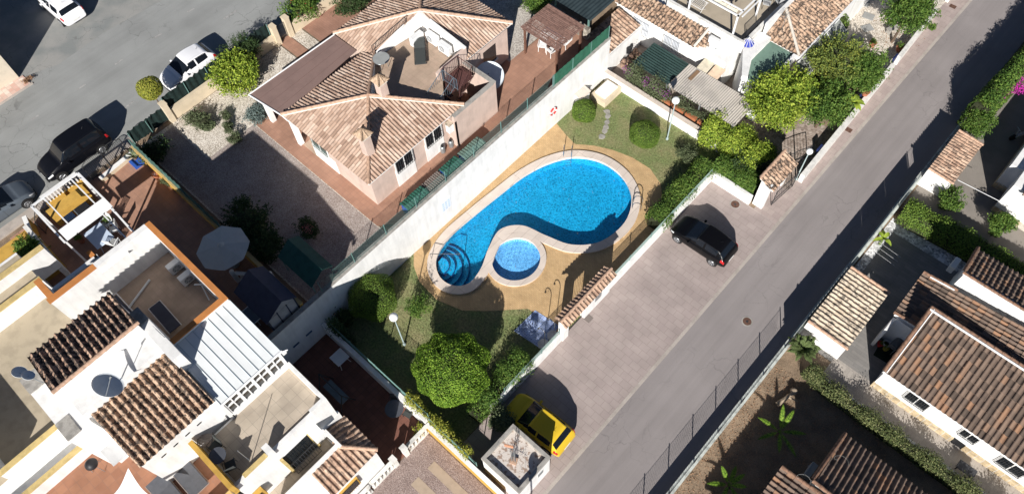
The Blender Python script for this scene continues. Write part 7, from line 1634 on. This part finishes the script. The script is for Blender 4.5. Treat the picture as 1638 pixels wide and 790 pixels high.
P = np.concatenate([ballpts((x,30.35,1.5), (.45,.3,.35), 160, .8)[0] for x in (-19.1,-17.6,-16.9,-16.2)]); leafmesh('flowers', P, .08, island('mauve_bracts', [(.22,.05,.22),(.32,.09,.32),(.20,.04,.2)], trans=.3), BV)
hedge('creeper', 'straggly creeper with orange flowers along the corrugated roof edge', [(-15.2,30.5),(-13.0,30.6)], .5, .7, 1.7, 900, L_OL, .09, 'creeper', .4, .15)
hedge('hedge', 'long leafy hedge between grey court and far neighbour drive', [(-.6,33.0),(2.5,33.2),(8.5,33.3),(12,33.4)], 1.55, 0, 1.35, 26000, L_CL, .1, 'hedge', .08, .85)
hedge('hedge', 'long ragged dark hedge between bare garden and pale path', [(.5,20.75),(1.8,20.5),(5,20.45),(9,20.45),(14,20.45)], .8, 0, .95, 24000, island('rough_hedge', [(.03,.045,.015),(.06,.08,.025),(.11,.125,.045),(.18,.18,.08)], trans=.1), .09, 'hedge', .24, .7)
B2 = hedge('hedge', 'green hedge with magenta bougainvillea on the street wall at the upper right', [(-.6,41.6),(-.5,44),(-.3,47),(-.2,50),(0,60)], 1.5, 0, 2.7, 34000, L_MD, .14, 'hedge', .045, .95)
P = np.concatenate([ballpts(tuple(at(px,py,1.9)), (.55,.55,.35), k, .8)[0] for px, py, k in ((1622,125,1500),(1608,140,900),(1636,110,900),(1595,150,500),(1585,160,200),(1630,140,500))]); leafmesh('flowers', P, .10, L_PK, B2)
bush((1563,197),1.1,(.9,1.1,.95),'bright green conifer bush between street wall and far tiled shelter', L_MD, 8500, .1, lumps=20, name='conifer', cat='shrub')
bush((1521,318),.9,(.8,.75,.75),'leafy green shrub beside the far tiled car shelter', L_MD, 5000, .11, lumps=14, name='garden_shrub', cat='shrub')
bush((1600,358),.9,(.8,.75,.75),'leafy green shrub against the right-hand white house', L_MD, 5000, .11, lumps=14, name='garden_shrub', cat='shrub')
# red blossoms on the villa bush, pinks
P, D = ballpts(tuple(at(479,12,4.4)), (.8,.9,.5), 26, .5); leafmesh('flowers', P, .14, island('red_bloom', [(.4,.02,.03),(.5,.05,.05)]), bpy.data.objects['flowering_bush'])
P, D = ballpts(tuple(at(492,366,3.8)), (.4,.3,.15), 90, .7); leafmesh('flowers', P, .07, island('pink_bloom', [(.55,.15,.14),(.7,.25,.22)]), bpy.data.objects['flowering_bush.001'])
# palms and large-leaved plants
def frond(mb, o, az, L, lift, droop, wl, n=16, leafw=.035):
    pts = []
    for i in range(n+1):
        s = i/n; r = L*s*math.cos(lift)*(1-.12*s*s); z = L*(s*math.sin(lift)-droop*s*s); pts.append(Vector((o[0]+r*math.cos(az), o[1]+r*math.sin(az), o[2]+z)))
    for a, b in zip(pts[:-1], pts[1:]): mb.tube(a, b, .018, 4)
    for i in range(3, n+1):
        d = (pts[i]-pts[i-1]).normalized(); side = Vector((-d.y,d.x,0)).normalized(); w = wl*math.sin(math.pi*min(1,(i/n)*.85+.12))
        for s in (-1,1):
            for q in (0,.33,.66):
                p = pts[i]-(pts[i]-pts[i-1])*q; tip = p+side*s*w+d*w*.55+Vector((0,0,-.12*w)); e = d*leafw*.6
                mb.add([p-e, p+e, tip], [(0,1,2)])
def palm(p, z, label, n, L, lift=.5, droop=.35, wl=.3, m=L_MD, ground=0, trunk_h=.3, name='young_palm', cat='palm', az0=0.0, lifts=None):
    c = at(*p, ground+trunk_h); t = thing(name, label, cat, (c.x,c.y,ground))
    mb = MB(); mb.lathe((c.x,c.y,ground), [(.16,0),(.12,trunk_h*.6),(.09,trunk_h)], 10); mb.build('trunk', BARK, t)
    for i in range(n):
        mb = MB(); frond(mb, (c.x,c.y,ground+trunk_h), az0+2*math.pi*i/n+random.uniform(-.25,.25), L*random.uniform(.8,1.1), (lifts[i%len(lifts)] if lifts else lift*random.uniform(.6,1.4)), droop, wl); mb.build('frond', m, t)
    return t
palm((1247,690),0,'young palm with few long bright fronds in the bare garden, upper one', 7, 1.75, .5, .3, .15, L_GB, trunk_h=.5, az0=.5)
palm((1166,775),0,'young palm with torn bright fronds by the street wall, lower one', 7, 1.5, .6, .3, .15, L_GB, trunk_h=.4, az0=.2)
palm((1284,560),0,'dense feathery cycad-like palm in the corner beside the tan tiled shelter', 60, 1.35, .95, .5, .17, island('cycad_green', [(.06,.09,.03),(.11,.15,.05),(.17,.21,.09)], trans=.2), trunk_h=.75)
palm((214,250),0,'small spiky yucca in a blue tray behind the ochre wall', 26, .55, .7, .2, .03, island('yucca_green', [(.10,.14,.07),(.18,.22,.12)]), GU, .45, 'yucca', 'plant')
b = at(220,262,GU); mb = MB(); mb.box(b.x-.35,b.x+.35,b.y-.3,b.y+.3,GU+.01,GU+.22); tag(mb.build('blue_tray', BLUEP), 'bright blue tray on the red tiles under the yucca', 'tray')
b = at(249,281,GU+.2); t = thing('flower_pot', 'terracotta pot with pale flowers on the red tiles near the ochre wall', 'plant', (b.x,b.y,GU+.01)); mb = MB(); mb.lathe((0,0,0), [(.12,0),(.2,.3),(.21,.33)], 16); mb.build('pot', TERRA, t, local=True)
P, D = ballpts((b.x,b.y,GU+.36), (.16,.16,.08), 120, .9); leafmesh('flowers', P, .06, island('pale_petals', [(.5,.35,.4),(.7,.6,.65)]), t)
def bigleaf(p, z, label, n, L, w_, ground=0, m=L_BR, az0=0):
    c = at(*p, z); t = thing('banana_plant', label, 'plant', (c.x,c.y,ground)); mb = MB(); mb.tube((c.x,c.y,ground),(c.x,c.y,c.z),.08,8,.05); mb.build('stem', mat('green_stem', (.12,.16,.05)), t)
    for i in range(n):
        az = az0+2*math.pi*i/n+random.uniform(-.4,.4); Lx = L*random.uniform(.7,1.1); lf = random.uniform(.3,1.1); mb = MB(); K = 8; rows = []
        for k in range(K+1):
            s = k/K; r = Lx*s*math.cos(lf); zz = Lx*(s*math.sin(lf)-.65*s*s); o = Vector((c.x+r*math.cos(az),c.y+r*math.sin(az),c.z+zz)); sd = Vector((-math.sin(az),math.cos(az),0))*w_*math.sin(math.pi*min(1,s*.9+.08))**.7
            rows += [o-sd+Vector((0,0,.05)), o, o+sd+Vector((0,0,.05))]
        mb.add(rows, [(3*k+j,3*k+j+1,3*k+j+4,3*k+j+3) for k in range(K) for j in (0,1)]); mb.build('leaf', m, t, smooth=True)
    return t
bigleaf((1340,150),1.7,'cluster of broad banana leaves between the two roadside trees', 9, 1.15, .17)
bigleaf((1365,165),1.3,'broad banana leaves hanging over the white roadside wall', 8, 1.0, .17, az0=.4)
bigleaf((1330,128),1.6,'tall upright banana leaves in the dark gap between the trees', 6, 1.0, .15, az0=1)
bigleaf((1413,382),.6,'small banana plant with lime leaves on the white stones of the grey court', 6, .75, .12)
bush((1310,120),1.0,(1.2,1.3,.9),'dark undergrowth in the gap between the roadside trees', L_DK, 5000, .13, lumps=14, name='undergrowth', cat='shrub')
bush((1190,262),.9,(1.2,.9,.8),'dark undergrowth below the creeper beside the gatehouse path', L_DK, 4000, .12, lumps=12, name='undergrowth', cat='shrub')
# dry plants, stump
for p, lb in (((45,128),'dry brown tuft at the corner of the pink pavement'),):
    bush(p,GU+.15,(.35,.35,.18), lb, L_DRY, 350, .09, lumps=5, name='dry_tuft', cat='plant', ground=GU, corem=False)
b = at(1258,638,.1); t = thing('tree_stump', 'knobbly pale dead stump lying in the dark bare garden', 'stump', (b.x,b.y,0)); mb = MB(); mb.tube(b+Vector((-.2,-.6,.1)), b+Vector((.1,.5,.15)), .14, 8, .08); mb.ball(b+Vector((.05,.55,.15)), .2, 10, 7); mb.tube(b+Vector((0,.1,.1)), b+Vector((.5,.2,.2)), .07, 6, .03); mb.build('wood', mat('dead_wood', (.36,.28,.2), .9, .3, 6), t)
# grass and leaf litter
def litter(name, label, poly_fn, n, size, m, z=.012, up=.25):
    pts = poly_fn(n); P = np.array(pts); N = len(P); a = rng.uniform(0,2*np.pi,N); h = rng.uniform(.4,1,N)*size; d = np.stack([np.cos(a),np.sin(a),np.zeros(N)],1)*size*.18; le = rng.normal(size=(N,3))*size*.35; le[:,2] = 0
    V = np.stack([P-d, P+d, P+le+np.array((0,0,1))*h[:,None]],1).reshape(-1,3); o = npmesh(name, V, np.arange(N*3).reshape(-1,3), m); tag(o, label, 'grass', kind='stuff'); return o
def inpoly(x, y, L):
    ins = False
    for i in range(len(L)):
        a, b = L[i], L[(i+1)%len(L)]
        if (a[1] > y) != (b[1] > y) and x < (b[0]-a[0])*(y-a[1])/(b[1]-a[1])+a[0]: ins = not ins
    return ins
def lawnpts(n):
    out = []
    while len(out) < n:
        x, y = random.uniform(-20.6,-10.7), random.uniform(5.3,29.6)
        if not inpoly(x, y, deck_out): out.append((x,y,.004))
    return out
litter('grass_blades', 'short worn grass of the lawn around the pool', lawnpts, 60000, .06, island('grass_blade', [(.12,.14,.05),(.19,.21,.08),(.27,.26,.12),(.36,.32,.18)]))
def flat(label, fn, n, size, m, name='fallen_leaves'):
    P = np.array(fn(n)); D = np.tile(np.array((0,0,1.)), (len(P),1)); o = leafmesh(name, P, size, m, None, D); tag(o, label, 'leaves', kind='stuff')
flat('brown fallen leaves scattered over the bare garden', lambda n: [(random.uniform(-.8,6),random.uniform(8,20.2),.03) for _ in range(n)], 9000, .07, L_DRY)
flat('stray leaves and petals on lawn and deck', lambda n: [(random.uniform(-20,-11),random.uniform(6,29),.03) for _ in range(n)], 500, .06, L_DRY)
flat('dry leaves in the gravel garden', lambda n: [tuple(at(random.gauss(1432,18),random.gauss(52,14),.03)) for _ in range(n)], 260, .1, L_DRY)
# low orange blossoms and dry stems over the troughs
for k, x in enumerate((-16.0,-15.0,-13.9,-12.9)):
    P, D = lumpcrown((x,30.35,1.2), (.4,.16,.2), 300, 4, .8); o = leafmesh('trough_plant', P, .07, L_OL, None); tag(o, ['sparse green plant in the trough nearest the lamp post','sparse green plant in the second trough from the lamp post','sparse green plant in the third trough from the lamp post','sparse green plant in the trough farthest from the lamp post'][k], 'plant', 'plants in the troughs')
